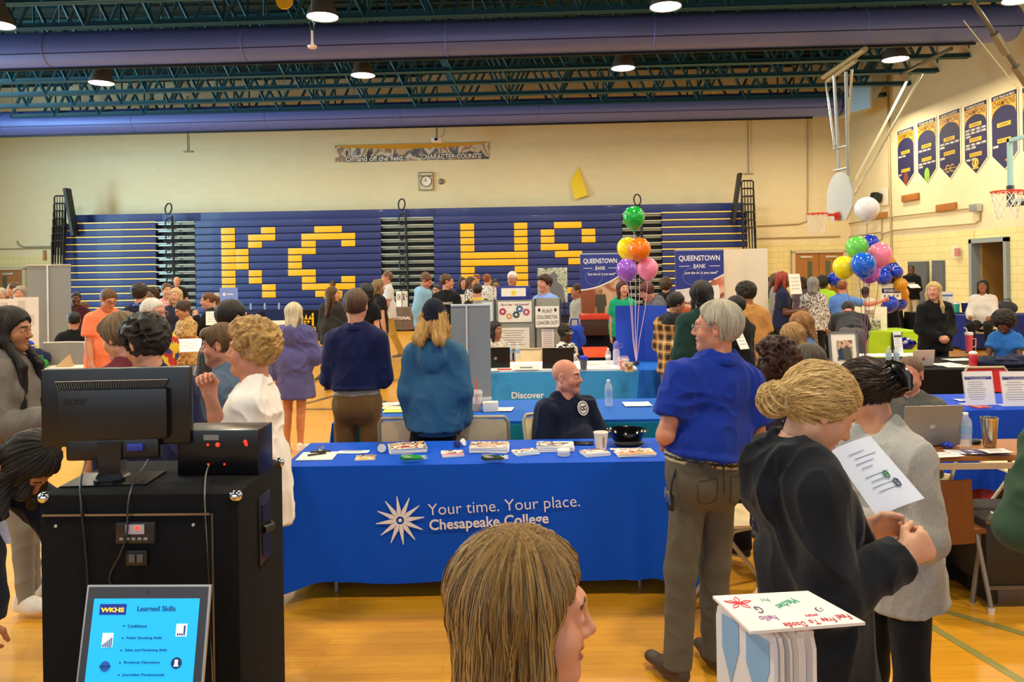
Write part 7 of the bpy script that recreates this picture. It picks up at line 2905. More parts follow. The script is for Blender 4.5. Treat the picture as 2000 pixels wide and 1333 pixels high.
for (x_, z_, r_) in ((-.03, .68, .004), (.0, .68, .007), (.085, .74, .006), (-.03, .25, .003), (.02, .25, .003), (.088, .68, .005)):
 b = MB()
 b.sphere((x_ * wb / .25, -.066, z_ * hb), r_, 10, (1, .5, 1))
 b.build('indicator', glow('#ff1408', 9), tb_)
for nm, pts, lab, c, r_ in (('cable', [(172, 868, .04), (166, 905, -.02), (158, 940, -.16), (158, 985, -.245), (166, 1060, -.25), (174, 1180, -.25), (176, 1300, -.25)], 'thick black cable hanging from the monitor down the cabinet face', '#121316', .0034),
       ('cable', [(298, 870, .04), (286, 905, -.03), (262, 940, -.18), (250, 985, -.25), (248, 1040, -.27), (236, 1080, -.27), (216, 1120, -.255), (216, 1140, -.255), (232, 1160, -.25)], 'grey-beaded video cable looping from the monitor past the player panel', '#26272b', .003),
       ('cable', [(421, 868, .13), (418, 890, .10), (404, 920, -.10), (400, 960, -.245), (401, 1000, -.25), (407, 1100, -.25), (412, 1250, -.25), (416, 1340, -.25)], 'pale thin cable running from the control box down the cabinet', '#6e6e6c', .0024)):
 b = MB()
 ps = []
 for (u, v, dy) in pts:
  dd = dF + .235 + dy + .0
  ps.append(V(u, v, dd - (.01 if dy > -.2 else -.0)))
 sm = []
 for i in range(len(ps) - 1):
  a0, a1, a2, a3 = ps[max(i - 1, 0)], ps[i], ps[i + 1], ps[min(i + 2, len(ps) - 1)]
  for k in range(6):
   f = k / 6
   sm.append(.5 * ((2 * a1) + (a2 - a0) * f + (2 * a0 - 5 * a1 + 4 * a2 - a3) * f * f + (3 * a1 - a0 - 3 * a2 + a3) * f ** 3))
 sm.append(ps[-1])
 b.tube(sm, r_, 8)
 tag(b.build(nm, plain(c, .4)), lab, 'cable')
# ---- laptop in front with the slide
dL = 1.92
pa, pb = V(147, 1178, dL), V(385, 1175, dL)
wl = pb.x - pa.x
zl = pa.z - .235
tl = thing('laptop', 'open silver-rimmed laptop showing a bright blue slide about learned skills', 'laptop', ((pa.x + pb.x) / 2, dL - .10, zl), -.03)
hl = .245
Ml = Matrix.Translation((0, .10, .015)) @ Matrix.Rotation(R(-14), 4, 'X')
Mi = Ml
b = MB()
b.box((0, -.02, .008), (wl * 1.08, .24, .016), bev=.006)
b.build('base', plain('#9a9a9c', .35, .5), tl)
b = MB()
b.add(*_boxvf((0, .004, hl / 2), (wl * 1.06, .008, hl)), Ml)
ld = b.build('lid', plain('#b4b2b0', .3, .6), tl)
b = MB()
b.add(*_boxvf((0, -.0015, hl / 2), (wl * 1.02, .004, hl * .965)), Ml)
b.build('bezel', plain('#3a3c42', .4), ld)
sw, sh_ = wl * .90, hl * .80
zs = hl * .47
b = MB()
b.add(*_boxvf((0, -.0042, zs), (sw, .0015, sh_)), Ml)
scn = b.build('screen', glow('#14aef2', .72), ld)
TXM, rot_l = glow('#0a4468', .35), (PI / 2 - R(14), 0, 0)
def on_s(x_, z_, y=-.0056):
 return Ml @ Vector((x_ * sw, y, zs + z_ * sh_))
text('Learned Skills', sw * .36, TXM, scn, on_s(.10, .38), rot_l, height=.0125, bold=.008)
for i, (s_, wd2) in enumerate((('Confidence', .18), ('Public Speaking Skills', .33), ('Sales and Marketing Skills', .39), ('Broadcast Operations', .33), ('Journalism Fundamentals', .39))):
 z_ = .17 - .145 * i
 text(s_, sw * wd2, TXM, scn, on_s(-.155, z_), rot_l, height=.0072, align='LEFT')
 b = MB()
 b.add(*_boxvf((-.19 * sw, -.0055, zs + z_ * sh_), (.0035, .001, .0035)), Ml)
 b.build('bullet', TXM, scn)
b = MB()
b.add(*_boxvf((-.31 * sw, -.0055, zs + .37 * sh_), (sw * .25, .001, sh_ * .13)), Ml)
b.build('logo_plate', glow('#0c2a8c', .6), scn)
text('WKHS', sw * .22, glow('#f4c430', .9), scn, on_s(-.31, .365, -.0066), rot_l, height=.011, bold=.03)
for (x_, z_, w_, h_, c) in ((.355, .12, .10, .15, '#e8f4f8'), (-.33, .0, .10, .17, '#e8f4f8')):
 b = MB()
 b.add(*_boxvf((x_ * sw, -.0055, zs + z_ * sh_), (w_ * sw, .001, h_ * sh_)), Ml)
 b.build('picture_tile', glow(c, .9), scn)
b = MB()
for k in range(6):
 b.add(*_boxvf(((-.37 + .016 * k) * sw, -.0066, zs + (-.065 + .008 * k) * sh_), (.009 * sw, .001, (.03 + .018 * k) * sh_)), Ml)
for k in range(4):
 b.add(*_boxvf(((.325 + .02 * k) * sw, -.0066, zs + .07 * sh_), (.014 * sw, .001, .025 * sh_)), Ml)
b.add(*_boxvf((.385 * sw, -.0066, zs + .13 * sh_), (.016 * sw, .001, .09 * sh_)), Ml)
b.build('chart_print', glow('#16306c', .6), scn)
b = MB()
b.lathe([(.001, 0), (.0135, 0), (.0135, .001), (.001, .001)], 24, Ml @ Matrix.Translation((.335 * sw, -.0055, zs - .27 * sh_)) @ Matrix.Rotation(PI / 2, 4, 'X'))
b.build('round_icon', glow('#122a5c', .5), scn)
b = MB()
b.add(*_boxvf((.335 * sw, -.0068, zs - .26 * sh_), (.008, .001, .012)), Ml)
b.add(*_boxvf((.335 * sw, -.0068, zs - .30 * sh_), (.012, .001, .003)), Ml)
b.build('icon_mark', glow('#f0f6fa', .9), scn)
b = MB()
b.lathe([(.008, 0), (.0125, 0), (.0125, .001), (.008, .001)], 24, Ml @ Matrix.Translation((-.325 * sw, -.0055, zs - .31 * sh_)) @ Matrix.Rotation(PI / 2, 4, 'X'))
b.build('globe_icon', glow('#1a58a0', .5), scn)
text('NEWS', sw * .10, glow('#0c3c78', .5), scn, on_s(-.325, -.31, -.0068), rot_l, height=.006, bold=.02)
b = MB()
b.lathe([(.001, 0), (.0025, 0), (.0025, .001), (.001, .001)], 10, Ml @ Matrix.Translation((0, -.004, hl * .935)) @ Matrix.Rotation(PI / 2, 4, 'X'))
b.build('webcam', BLACKGLOSS, ld)
tt = thing('small_table', 'small dark table carrying the open laptop with the blue slide', 'table', ((pa.x + pb.x) / 2, dL - .13, 0))
b = MB()
b.box((0, 0, zl - .015), (.5, .36, .028), bev=.005)
b.build('tabletop', plain('#1a1a1c', .5), tt)
for sx in (-1, 1):
 for sy in (-1, 1):
  b = MB()
  b.tube([(sx * .22, sy * .15, zl - .03), (sx * .22, sy * .15, 0)], .014, 8)
  b.build('leg', LEGM, tt)
# ---- stack of white boards with the doodle board on top
zT = 1.14
cs = [VZ(1392, 1170, zT), VZ(1578, 1160, zT), VZ(1690, 1222, zT), VZ(1465, 1240, zT)]
ctr = sum(cs, Vector()) / 4
t = thing('doodle_board', 'white board with coloured marker doodles lying on top of the white display boards', 'board', ctr)
b = MB()
vs = [c - ctr for c in cs]
b.add([(v_.x, v_.y, 0) for v_ in vs] + [(v_.x, v_.y, .006) for v_ in vs], [(3, 2, 1, 0), (4, 5, 6, 7), (0, 1, 5, 4), (1, 2, 6, 5), (2, 3, 7, 6), (3, 0, 4, 7)])
b.build('board', plain('#efe6e2', .45), t)
ex = (vs[3] - vs[2]).normalized()          # the way the writing runs, seen upside down from here
ez = math.atan2(ex.y, ex.x)
def bl(a, c):
 """a: 0 left edge of the picture .. 1 right, c: 0 far .. 1 near"""
 f = vs[0].lerp(vs[1], a)
 n_ = vs[3].lerp(vs[2], a)
 q = f.lerp(n_, c)
 return Vector((q.x, q.y, .0068))
LL = (vs[2] - vs[3]).length
for (s_, a, c, w_, col, h_) in (('Feel', .90, .83, .10, '#c02848', .022), ('Free', .74, .88, .10, '#c02848', .020), ('To', .60, .90, .07, '#c02848', .020), ('Doodle', .42, .93, .16, '#c02848', .020), ('enjoy', .66, .72, .10, '#d04a68', .014), (':)', .80, .58, .06, '#5a3a6a', .02), ('hello', .27, .72, .13, '#9a5aa0', .022), ('G', .28, .48, .05, '#4a3060', .03), ('Mitcher', .60, .36, .22, '#2aa888', .022), ('hi', .45, .22, .06, '#7aa8a0', .016)):
 text(s_, LL * w_ * 1.15, plain(col, .5), t, bl(a, c), (0, 0, ez + (.5 if 'Mit' in s_ else 0)), name='handwriting', height=h_, bold=-.004, ext=.0004)
b = MB()
c0 = bl(.17, .26)
for i in range(5):
 q = 2 * PI * i / 5 + .3
 b.tube([c0, c0 + Vector((.018 * math.cos(q + .3), .018 * math.sin(q + .3), 0)), c0 + Vector((.030 * math.cos(q), .030 * math.sin(q), 0)), c0 + Vector((.018 * math.cos(q - .3), .018 * math.sin(q - .3), 0)), c0], .0012, 4)
b.build('flower_doodle', plain('#d8284a', .5), t)
WB = plain('#e6e0da', .55)
a0, a1 = vs[0] + ctr, vs[3] + ctr
p_l, p_r = V(1400, 1245, ctr.y - .01), V(1602, 1245, ctr.y - .01)
bx = [(1392, 1168), (1512, 1235)]
Lp = [VZ(1398, 1172, zT - .01), VZ(1511, 1240, zT - .01)]
dirv = (Lp[1] - Lp[0])
side = Vector((VZ(1600, 1238, zT).x - Lp[1].x, 0, 0))
tw = thing('display_board_stack', 'tall white display boards standing folded together under the doodle board', 'display boards', Vector((Lp[0].x, Lp[0].y, 0)))
for i, f in enumerate((0, .20, .48, .60, .70, .80, .93)):
 o0 = side * f
 b = MB()
 d1 = Vector((dirv.x, dirv.y, 0))
 n_ = Vector((d1.y, -d1.x, 0)).normalized()
 n_ = n_ if n_.x > 0 else -n_
 th = .010 if i in (0, 1, 6) else .006
 sh2 = d1 * (-.03 * (i % 3))
 pl = [(0, 0), (1, 0)]
 A, Bq = o0 + sh2, o0 + d1 + sh2
 h_ = zT - .012 - .004 * (i % 3)
 seg = 6
 vsq = []
 for zz in (0.0, h_ - .03, h_ - .008, h_):
  ins = .0 if zz < h_ - .02 else (.006 if zz < h_ - .004 else .022)
  e1 = d1.normalized() * ins
  for (pp, sg) in ((A + e1, 0), (Bq - e1, 0), (Bq - e1, 1), (A + e1, 1)):
   vsq.append(pp + n_ * th * sg + Vector((0, 0, zz)))
 fs = [(3, 2, 1, 0)]
 for k in range(3):
  for j in range(4):
   fs.append((4 * k + j, 4 * k + (j + 1) % 4, 4 * k + 4 + (j + 1) % 4, 4 * k + 4 + j))
 fs.append((12, 13, 14, 15))
 b.add(vsq, fs)
 b.build('board', plain('#dfe3ee', .5) if i == 0 else WB, tw)
b = MB()
A = side * .55 + Vector((dirv.x, dirv.y, 0)) * .99
b.box((A.x + side.x * .30, A.y + .02, (zT - .014) / 2), (abs(side.x) * .42, .006, zT - .014))
b.build('board', plain('#cfc6ba', .6), tw)
d1 = Vector((dirv.x, dirv.y, 0))
n_ = Vector((-d1.y, d1.x, 0)).normalized()
n_ = n_ if n_.x < 0 else -n_
for (fa, fb, za, zb_, zc_) in ((.12, .42, .985, .90, .985), (.55, .93, 1.02, .97, .985)):
 b = MB()
 A, Bq = d1 * fa + n_ * .0015, d1 * fb + n_ * .0015
 m_ = (A + Bq) / 2
 b.add([A + Vector((0, 0, zT - .03)), Bq + Vector((0, 0, zT - .03)), Bq + Vector((0, 0, zT - .09)), m_ + Vector((0, 0, zT - .17)), A + Vector((0, 0, zT - .10))], [(0, 1, 2, 3, 4)])
 b.build('blue_tape', plain('#86b4e4', .4), tw)
# ------------------------------------------------------------------ people
BRN, DKB, BLK, BLD = ('#3a281c', '#6e5038'), ('#1e1612', '#3e2e24'), ('#0c0b0c', '#26221f'), ('#8a6a3a', '#d8b878')
GRY, RED_, SND = ('#8e887a', '#d0c8b4'), ('#5a2c18', '#a05c30'), ('#5e4628', '#a07c4c')
W1, W2, W3, B1, B2, T1 = '#dba58a', '#e0ae94', '#cf967a', '#6a4430', '#4a2e22', '#b98460'
JEAN, KHAKI, BLKP = '#3f5878', '#8a6c40', '#15161a'
def tee(col, sl=.62, hem=-.10, loose=.012, **k):
 return dict(col=col, sleeve=sl, hem=hem, loose=loose, **k) if isinstance(col, str) else dict(mat=col, sleeve=sl, hem=hem, loose=loose, **k)
def longs(col, hem=-.10, loose=.012, sl=2.0, **k):
 return tee(col, sl, hem, loose, **k)
def hoodie(col, hem=-.13, loose=.03, **k):
 return tee(col, 2.0, hem, loose, hood=True, neck='none', **k)
# ---- nearest
person(1018, 1032, 1.06, 'person with long loose hair passing close to the camera in profile', 98, hair='long', hc=('#4e3a22', '#b08a50'), sk='#dca48c', fem=True,
 shirt=longs('#8a8c94'), hair_kw=dict(long=.42, front=.85, wid=.14, t=.017, amp=.008, off=.05, line=(-.070, .072), fo=-.01), hp=4, head_kw=dict(chubby=.004, nose=.88), strands=3200)
r_, B_, S_ = person(1642, 719, 2.1, 'person in a black hooded sweatshirt with a low bun, looking down at their hands', 92, hair='bun', hc=('#80602f', '#e0bf80'), sk=W2, fem=True, hp=34, lean=-5, nk=.03,
     strands=2600, hair_kw=dict(bunp=(0, .135, -.052), bunr=.055, t=.018, amp=.0065, line=(-.066, .060), nape=-.095), shirt=hoodie(fabric('#12161f', sheen=.10, bump=.5), hem=-.15, loose=.014, rib=True, amp=.010), pants=(BLKP, 'slim'),
     L=((.10, -.14, -1), (-.20, -1, .32), .6, None), Rr=((.14, -.02, -1), (-.16, -1, .42), .65, None))
clip = person(1656, 707, 2.72, 'person in a light grey long-sleeved top with a black claw clip, behind the black hoodie', -72, hair='bun', hc=DKB, sk=W1, fem=True, hp=34, hy=-72, strands=1400, lean=6,
 hair_kw=dict(bunp=(0, .125, -.02), bunr=.055, t=.018, amp=.008), shirt=longs(heather('#9a9a98', '#b4b3b0'), hem=-.14, loose=.014), pants=(BLKP, 'slim'),
 L=((.16, .05, -1), (-.55, -1, .25), .6, None), Rr=((.12, -.1, -1), (-.3, -1, .1), .6, None))
poloman = person(1405, 585, 3.53, 'person in a royal blue polo and grey trousers, striped belt, back to the camera', -158, hair='short', hc=GRY, sk='#d99a82', hy=42, w=1.20, belly=.035, side=-9,
 hair_kw=dict(t=.015, amp=.0045, line=(-.064, .078), ears=1, nape=-.10), strands=1400, shirt=tee('#0f2e94', .70, .085, .022, neck='polo'), pants=('#5b564b', 'straight'), shoes=('#40342a', '#5a5048'), glasses='#8a8c90',
 belt=dict(col='#b8aa84', stripe='#15161a', z=.06), L=((.38, .02, -1), (-.52, -.87, -.35), .5, None), Rr=((.16, .05, -1), (-.5, -.9, .1), .5, None), legs={1: ((.13, .0, -1), (.10, .06, -1)), -1: ((.06, -.03, -1), (.02, .05, -1))})
person(2195, 560, 2.05, 'person in a dark green sweatshirt and blue jeans cut off by the picture edge', 180, hair='short', hc=BRN, sk=T1, shirt=longs('#324a36', sl=1.55, hem=-.12, loose=.02), pants=('#5d7da6', 'straight'),
 L=((.36, .0, -1), (-.75, -.75, .02), .5, None), Rr='hold', S=1.02)
person(105, 862, 3.0, 'person in a dark navy hooded top bending down with one arm reaching to the floor', 84, hair='bob', hc=BLK, sk=T1, lean=72, hp=62, S=.95, shirt=hoodie('#10172a'), pants=('#4a5468',), fem=True,
 L=((.05, -.95, -.75), (0, -.35, -1), .35, None), Rr=((.05, -.62, -1), (0, -.05, -1), .3, None), legs={1: ((.05, .10, -1), (.03, .08, -1)), -1: ((.05, .12, -1), (.03, .08, -1))}, hair_kw=dict(long=.12, off=-.05))
person(22, 598, 4.25, 'person with very long black hair in a grey cardigan and pale clogs', 92, hair='long', hc=('#0a0909', '#2c2623'), sk=T1, fem=True, hair_kw=dict(long=.60, front=1.25, wid=.16, t=.016, off=.05, fo=.10),
 shirt=longs(heather('#625e58', '#7a756e'), hem=-.16, loose=.025), pants=('#8a867c', 'slim'), shoes=('#e6e0d4', '#f0ece2'), L='hold', Rr=((.14, -.15, -1), (-.25, -1, .12), .5, None), hp=6,
 legs={1: ((.05, -.06, -1), (.03, -.02, -1)), -1: ((.05, -.22, -1), (.03, .0, -1))})
# ---- group by the monitor
person(497, 621, 3.3, 'person with curly hair in a white T-shirt, one hand raised to the chin', -84, hair='curly', hc=('#6e4c24', '#d6ae6a'), sk='#dfa28c', hy=-6, shirt=tee('#e9e6e4', .80, -.11, .022), pants=('#3a3c44', 'straight'),
 Rr=((.05, -.70, -.78), (-.18, -.18, 1), .7, None), L=((.10, .10, -1), (.04, -.22, -1), .4, None), hair_kw=dict(t=.017, amp=.015, cf=38, fringe=0, up=.022, ears=1, nape=-.075, line=(-.075, .070)))
person(430, 631, 4.15, 'person in a slate blue T-shirt standing behind the white T-shirt', -86, hair='bowl', hair_kw=dict(ears=1, t=.011), hc=('#34261a', '#7a5c3e'), sk='#dca088', hp=6, shirt=tee(heather('#465a78', '#566a88'), .62, -.14, .02), pants=(JEAN,))
person(272, 613, 3.6, 'person in navy with dark wavy hair, head bent, behind the monitor', -128, hair='curly', hc=('#090808', '#2a2420'), sk='#d9a088', hp=18, hy=14, shirt=longs('#1b2148', loose=.02), hair_kw=dict(t=.022, amp=.014, cf=30, fringe=0, ears=1), pants=(BLKP,))
person(229, 611, 3.98, 'person with fair tousled hair half hidden behind the dark wavy hair', -110, hair='messy', hc=('#4a3a28', '#8a7250'), sk=W1, hp=16, shirt=tee('#6a2a34'), pants=(JEAN,))
person(450, 585, 5.0, 'person in a charcoal checked shirt seen from behind, near the slate blue T-shirt', 172, hair='buzz', hc=BLK, sk=W3, hy=-30, shirt=tee(plaid('#2a2d34', '#3a3e46', '#50545c', .05), 2.0, -.12, .02), pants=(BLKP,), hair_kw=dict(t=.009, amp=.003))
person(297, 582, 6.1, 'person with glasses in a red and yellow top, looking across the crowd', 66, hair='short', hc=('#b8b4ac', '#ece8e0'), sk='#d8947c', glasses='#7a6a50', shirt=tee(blotchy('#c02a26', '#e8c02c', '#23356e', 9), .62), pants=(BLKP,))
r_, B_, S_ = person(215, 565, 8.8, 'person in an orange T-shirt with head bowed', 52, hair='buzz', hc=BRN, sk=W3, hp=26, lean=8, glasses='#30302e', shirt=tee('#ea8058', .66, -.16, .02), pants=(BLKP,), w=1.06,
     L='straight', Rr=((.14, -.05, -1), (.0, -.3, -1), .4, None), hair_kw=dict(t=.009, amp=.004))
person(163, 602, 15.0, 'person in a turquoise top sitting with their back turned', 165, hair='short', hc=('#4a2c1c', '#7a4c30'), sk=W1, sit=True, shirt=tee('#20a4b4', .6), pants=(BLKP,), S=1.0)
person(148, 570, 12.6, 'person in a maroon polo partly behind the tall grey banner stand', 30, hair='short', hc=BLK, sk=B1, shirt=tee('#4a1c2c', .62, neck='polo'), pants=(BLKP,))
person(144, 592, 10.8, 'person in a black top sitting beside the grey banner stand', -150, hair='short', hc=BLK, sk=W3, shirt=tee('#141416'), pants=('#5a5c60',), sit=True, S=1.0)
person(272, 552, 10.3, 'person in a navy jacket over a blue collar, back to the camera', 172, hair='curly', hc=('#100e0d', '#332a24'), sk=W1, shirt=longs('#161a34', neck='polo', collar='#4a66b0'), pants=(BLKP,), hair_kw=dict(amp=.008, fringe=0))
person(298, 560, 13.0, 'person in a mustard top between the navy jacket and the pink shirt', -20, hair='bob', hc=DKB, sk=B1, shirt=tee('#b8923a'), pants=(BLKP,), fem=True)
person(325, 553, 12.6, 'person in a pink striped shirt near the bleacher aisle', 40, hair='short', hc=BRN, sk=W2, shirt=tee(plaid('#d89aa0', '#c86a78', '#e8d0d0', .04)), pants=(JEAN,))
person(290, 572, 10.8, 'person with glasses in dark grey behind the one with a red and yellow top', 20, hair='short', hc=BRN, sk=W1, glasses='#222222', shirt=longs('#3a3836'), pants=(BLKP,))
person(343, 562, 11.6, 'smiling person with long straight fair hair near the bleacher aisle', 8, hair='long', hc=('#9a7846', '#dcc090'), sk=W2, fem=True, shirt=tee('#2a2c3c', .6), pants=(JEAN,), hair_kw=dict(long=.32))
person(345, 541, 20.5, 'person in a black polo standing at the stepped bleacher aisle', 30, hair='none', sk=W3, shirt=tee('#14151b', .6, neck='polo'), pants=(BLKP,), w=1.1, L='crossed', Rr='crossed')
person(350, 588, 9.6, 'person in a tan flowered top holding white papers', -42, hair='bun', hc=('#1e1410', '#4a3424'), sk='#c99478', fem=True, hp=26, shirt=tee(blotchy('#b08a50', '#c8a468', '#7a5a30', 26), .55), pants=('#6a8cb8', 'slim'), L='hold', Rr='holdlow', hair_kw=dict(bunp=(0, .11, .03), t=.014))
person(405, 571, 11.0, 'person in a black top with a ponytail, one hand at the face', -72, hair='pony', hc=('#3a2418', '#7a5238'), sk='#e0aa92', fem=True, hp=8, shirt=longs('#101116'), pants=(BLKP,), L='chin', Rr='hold')
person(423, 557, 15.0, 'grey-haired person sitting behind the light blue sign', 10, hair='short', hc=GRY, sk=W2, sit=True, shirt=longs('#7a8088'), pants=(BLKP,), S=1.1)
person(40, 558, 12.4, 'person with a long grey-blond bob looking over the poster boards', 15, hair='bob', hc=('#7a7266', '#b4a894'), sk='#d89a84', fem=True, shirt=longs('#4a4c5a'), pants=(BLKP,))
person(28, 551, 13.6, 'person in dark blue behind the poster boards, turned to the far door', -60, hair='short', hc=BRN, sk=W1, shirt=tee('#20284a'), pants=(BLKP,))
person(2, 562, 12.6, 'person at the picture edge behind the poster boards', 20, hair='short', hc=GRY, sk=W2, shirt=tee('#6a6a72'), pants=(BLKP,))
# ---- middle
person(574, 590, 7.95, 'person in an oversized lavender sweatshirt and bare legs, walking away', 176, hair='long', hc=('#a8946c', '#e6dcc0'), sk='#d8936a', fem=True, hp=2, hair_kw=dict(long=.20, tip=.02, front=.2, t=.014, off=.09), shirt=hoodie('#5a588c', hem=-.30, loose=.06), pants=None, shoes=('#e4dcd0', '#f0ece4'),
 L=((.24, .0, -1), (.06, -.2, -1), .4, None), Rr=((.35, -.05, -1), (.25, -1, .1), .4, None), legs={1: ((.04, -.03, -1), (.02, .05, -1)), -1: ((.04, .0, -1), (.0, .12, -1))})
person(648, 560, 12.0, 'person with very long brown hair in a charcoal sweatshirt and white trousers', 160, hair='long', hc=('#2e1e16', '#63442e'), sk=W1, fem=True, hy=-60, shirt=longs('#2c2c2c', hem=-.14, loose=.05), pants=('#d8d4cc', 'slim'), shoes='#3a2a2a', hair_kw=dict(long=.36, off=.10), L='down', Rr='hold')
person(650, 547, 21, 'person far off in front of the letter C', 0, hair='short', hc=BLK, sk=B1, shirt=tee('#b89a20'), pants=(BLKP,))
person(694, 563, 5.5, 'person in a navy polo and khaki trousers with folded arms, back to the camera', 178, hair='short', hc=('#2e2018', '#6a4c34'), sk='#d69a80', w=1.02, shirt=longs('#141c48', hem=.095, loose=.022, neck='polo', sl=1.25), pants=('#6e5230', 'straight'), belt=dict(col='#9a9488', z=.068),
 L=((.12, -.05, -1), (-.80, -.75, .10), .5, None), Rr=((.12, -.05, -1), (-.80, -.75, .10), .5, None), hair_kw=dict(t=.010, amp=.004))
person(716, 553, 10.6, 'person in a black dress with long black hair, back to the camera', 150, hair='long', hc=BLK, sk='#e0a892', fem=True, shirt=tee('#0c0c10', .5, -.20, .02), pants=(BLKP, 'slim'), hair_kw=dict(long=.30, t=.016, off=.07), L='down', Rr='straight')
person(738, 546, 13.0, 'person with wavy light brown hair in black, beside the white T-shirt and khakis', 120, hair='long', hc=('#4a3824', '#9a8058'), sk=W2, fem=True, shirt=tee('#16161a', .5), pants=(BLKP,), hair_kw=dict(long=.14, amp=.012, off=.05))
person(757, 530, 16.3, 'tall person in a white T-shirt and khaki trousers walking along the bleachers', -75, hair='short', hc=('#4a3222', '#8a6446'), sk='#d89c84', shirt=tee('#d4d6dc', .65, -.12, .025), pants=('#b08a3c', 'straight'), shoes='#6a5a48', L='holdlow', Rr='hold', legs={1: ((.05, .22, -1), (.02, .45, -1)), -1: ((.05, -.12, -1), (.03, .02, -1))})
person(848, 584, 5.25, 'person in a dark knit cap and faded teal hooded sweatshirt, back to the camera', 172, hair='long', hc=('#8a6430', '#d0a662'), sk=W1, hat='#161b2c', fem=True, w=1.04, hair_kw=dict(long=.15, wid=.15, amp=.016, front=.9, t=.006, off=.12, tip=.045), shirt=hoodie('#2c5c84', hem=-.11, loose=.030, rib=True), pants=('#0d0e12', 'straight'),
 L=((.18, .06, -1), (-.12, -.3, -1), .6, None), Rr=((.18, .06, -1), (-.12, -.3, -1), .6, None), legs={1: ((.22, .0, -1), (.12, .04, -1)), -1: ((.12, .0, -1), (.08, .04, -1))})
person(837, 536, 14.0, 'person in a pale blue hooded sweatshirt looking down at the display table', 70, hair='short', hc=('#3a2418', '#744a30'), sk='#d29076', hp=28, shirt=hoodie('#86b4d4'), pants=('#2a5a8a', 'straight'), L='pocket', Rr='pocket')
person(831, 531, 17.0, 'person in a dark jacket behind the pale blue hooded sweatshirt', 110, hair='short', hc=BRN, sk=W3, shirt=longs('#1a1c28'), pants=(BLKP,))
t_ = person(871, 535, 12.6, 'person in a black T-shirt with white lettering across the shoulders', 168, hair='short', hc=('#2e2018', '#6a4a32'), sk='#dda288', hy=-70, glasses='#303030', shirt=tee('#121316', .65), pants=(BLKP,), w=1.05)
text('COLORADO', .30, plain('#e6e4de', .6), t_[0], (0, .155 * t_[2], 1.30 * t_[2]), (PI / 2, 0, PI), bold=.02)
person(853, 556, 15.5, 'person in a light blue shirt with glasses, behind the black T-shirt with lettering', -15, hair='short', hc=DKB, sk=W2, glasses='#202020', shirt=tee('#6a7ab8'), pants=(BLKP,))
for (u, v, d, lab, fc, hr, c_, sh, fm) in ((903, 541, 18, 'person with long dark hair in navy among those before the letter H', 25, 'long', DKB, '#1c2440', True), (919, 540, 17, 'person in a black and white patterned top before the letter H', 70, 'bob', BRN, 'pat', True), (931, 535, 18.5, 'person with reddish short hair before the letter H', -30, 'short', RED_, '#b8c0cc', False),
          (951, 535, 16.5, 'person in a white T-shirt with dark marks, back to the camera before the letter H', 150, 'short', RED_, 'wht', False), (968, 552, 17.5, 'person in lilac looking round behind the blue-framed star sign', -10, 'bowl', SND, '#a898b0', False), (966, 545, 19, 'dark-haired person behind the white T-shirt with dark marks', 160, 'bob', BLK, '#2a2026', True)):
 person(u, v, d, lab, fc, hair=hr, hc=c_, sk=W2, fem=fm, shirt=tee(blotchy('#e6e4de', '#141418', '#e6e4de', 24) if sh == 'pat' else blotchy('#e2e2de', '#d8d8d4', '#3a3a42', 16, .4, .60) if sh == 'wht' else sh), pants=(BLKP,))
person(932, 553, 12.4, 'person in a black T-shirt seen from behind over the grey pull-up banner', 175, hair='buzz', hc=('#1a1310', '#3e2e24'), sk='#dba288', shirt=tee('#12131c', .6, -.14, .03, col2='#c8b04a', col2z=.50), pants=(BLKP,), hair_kw=dict(t=.008))
person(1001, 530, 13.4, 'person with white hair and glasses raising a hand behind the star sign', -20, hair='short', hc=('#c8c4bc', '#f0ece6'), sk='#d8937e', glasses='#3a2a2a', shirt=tee('#3a3c4a'), pants=(BLKP,), Rr='chin')
person(966, 627, 9.9, 'seated person with long dark hair and a pale patterned blouse behind a black laptop', 35, hair='long', hc=BLK, sk='#a9745a', fem=True, sit=True, hy=20, shirt=tee(blotchy('#c8c0b4', '#a89c90', '#dcd4c8', 30), .6), pants=(BLKP,), L='table', Rr='table', hair_kw=dict(long=.22, off=.03))
person(1065, 535, 11.0, 'smiling person in a light blue polo behind the grey notice board', -50, hair='bowl', hc=('#1e120e', '#46281e'), sk='#e0a48e', shirt=tee('#7d9ae0', .65, neck='polo'), pants=(BLKP,), w=1.12, belly=.03, hair_kw=dict(fringe=1))
person(1128, 565, 15.2, 'person in a grey sweatshirt sitting in profile by the farmer banner', -80, hair='short', hc=DKB, sk='#b07a60', sit=True, shirt=longs('#a8a49c'), pants=(BLKP,), S=1.15)
person(1103, 633, 9.9, 'seated person in a black and white flowered blouse and glasses behind a laptop', 48, hair='crop', hc=('#080707', '#1e1a18'), sk=B2, fem=True, sit=True, w=1.2, glasses='#e0dcd8', shirt=tee(blotchy('#141416', '#ece8e4', '#141416', 16, .47, .60), 1.2), pants=(BLKP,), L='hold', Rr='table', hy=10)
bald = person(1103, 703, 5.3, 'seated bald person with a goatee in a dark navy jacket with a round white badge', 30, hair='none', hc=('#3a2a20', '#4a3828'), sk='#dc9a86', sit=True, w=1.22, belly=.07, hy=34, hs=1.08, beard='goatee', shirt=longs('#0f1830', hem=-.10, loose=.03, neck='polo'), pants=(BLKP,),
 L=((.30, -.25, -1), (-.4, -1, -.1), .5, None), Rr=((.32, -.2, -1), (-.5, -1, -.05), .5, None), head_kw=dict(jaw=1.12, neck=1.2, chubby=.006))
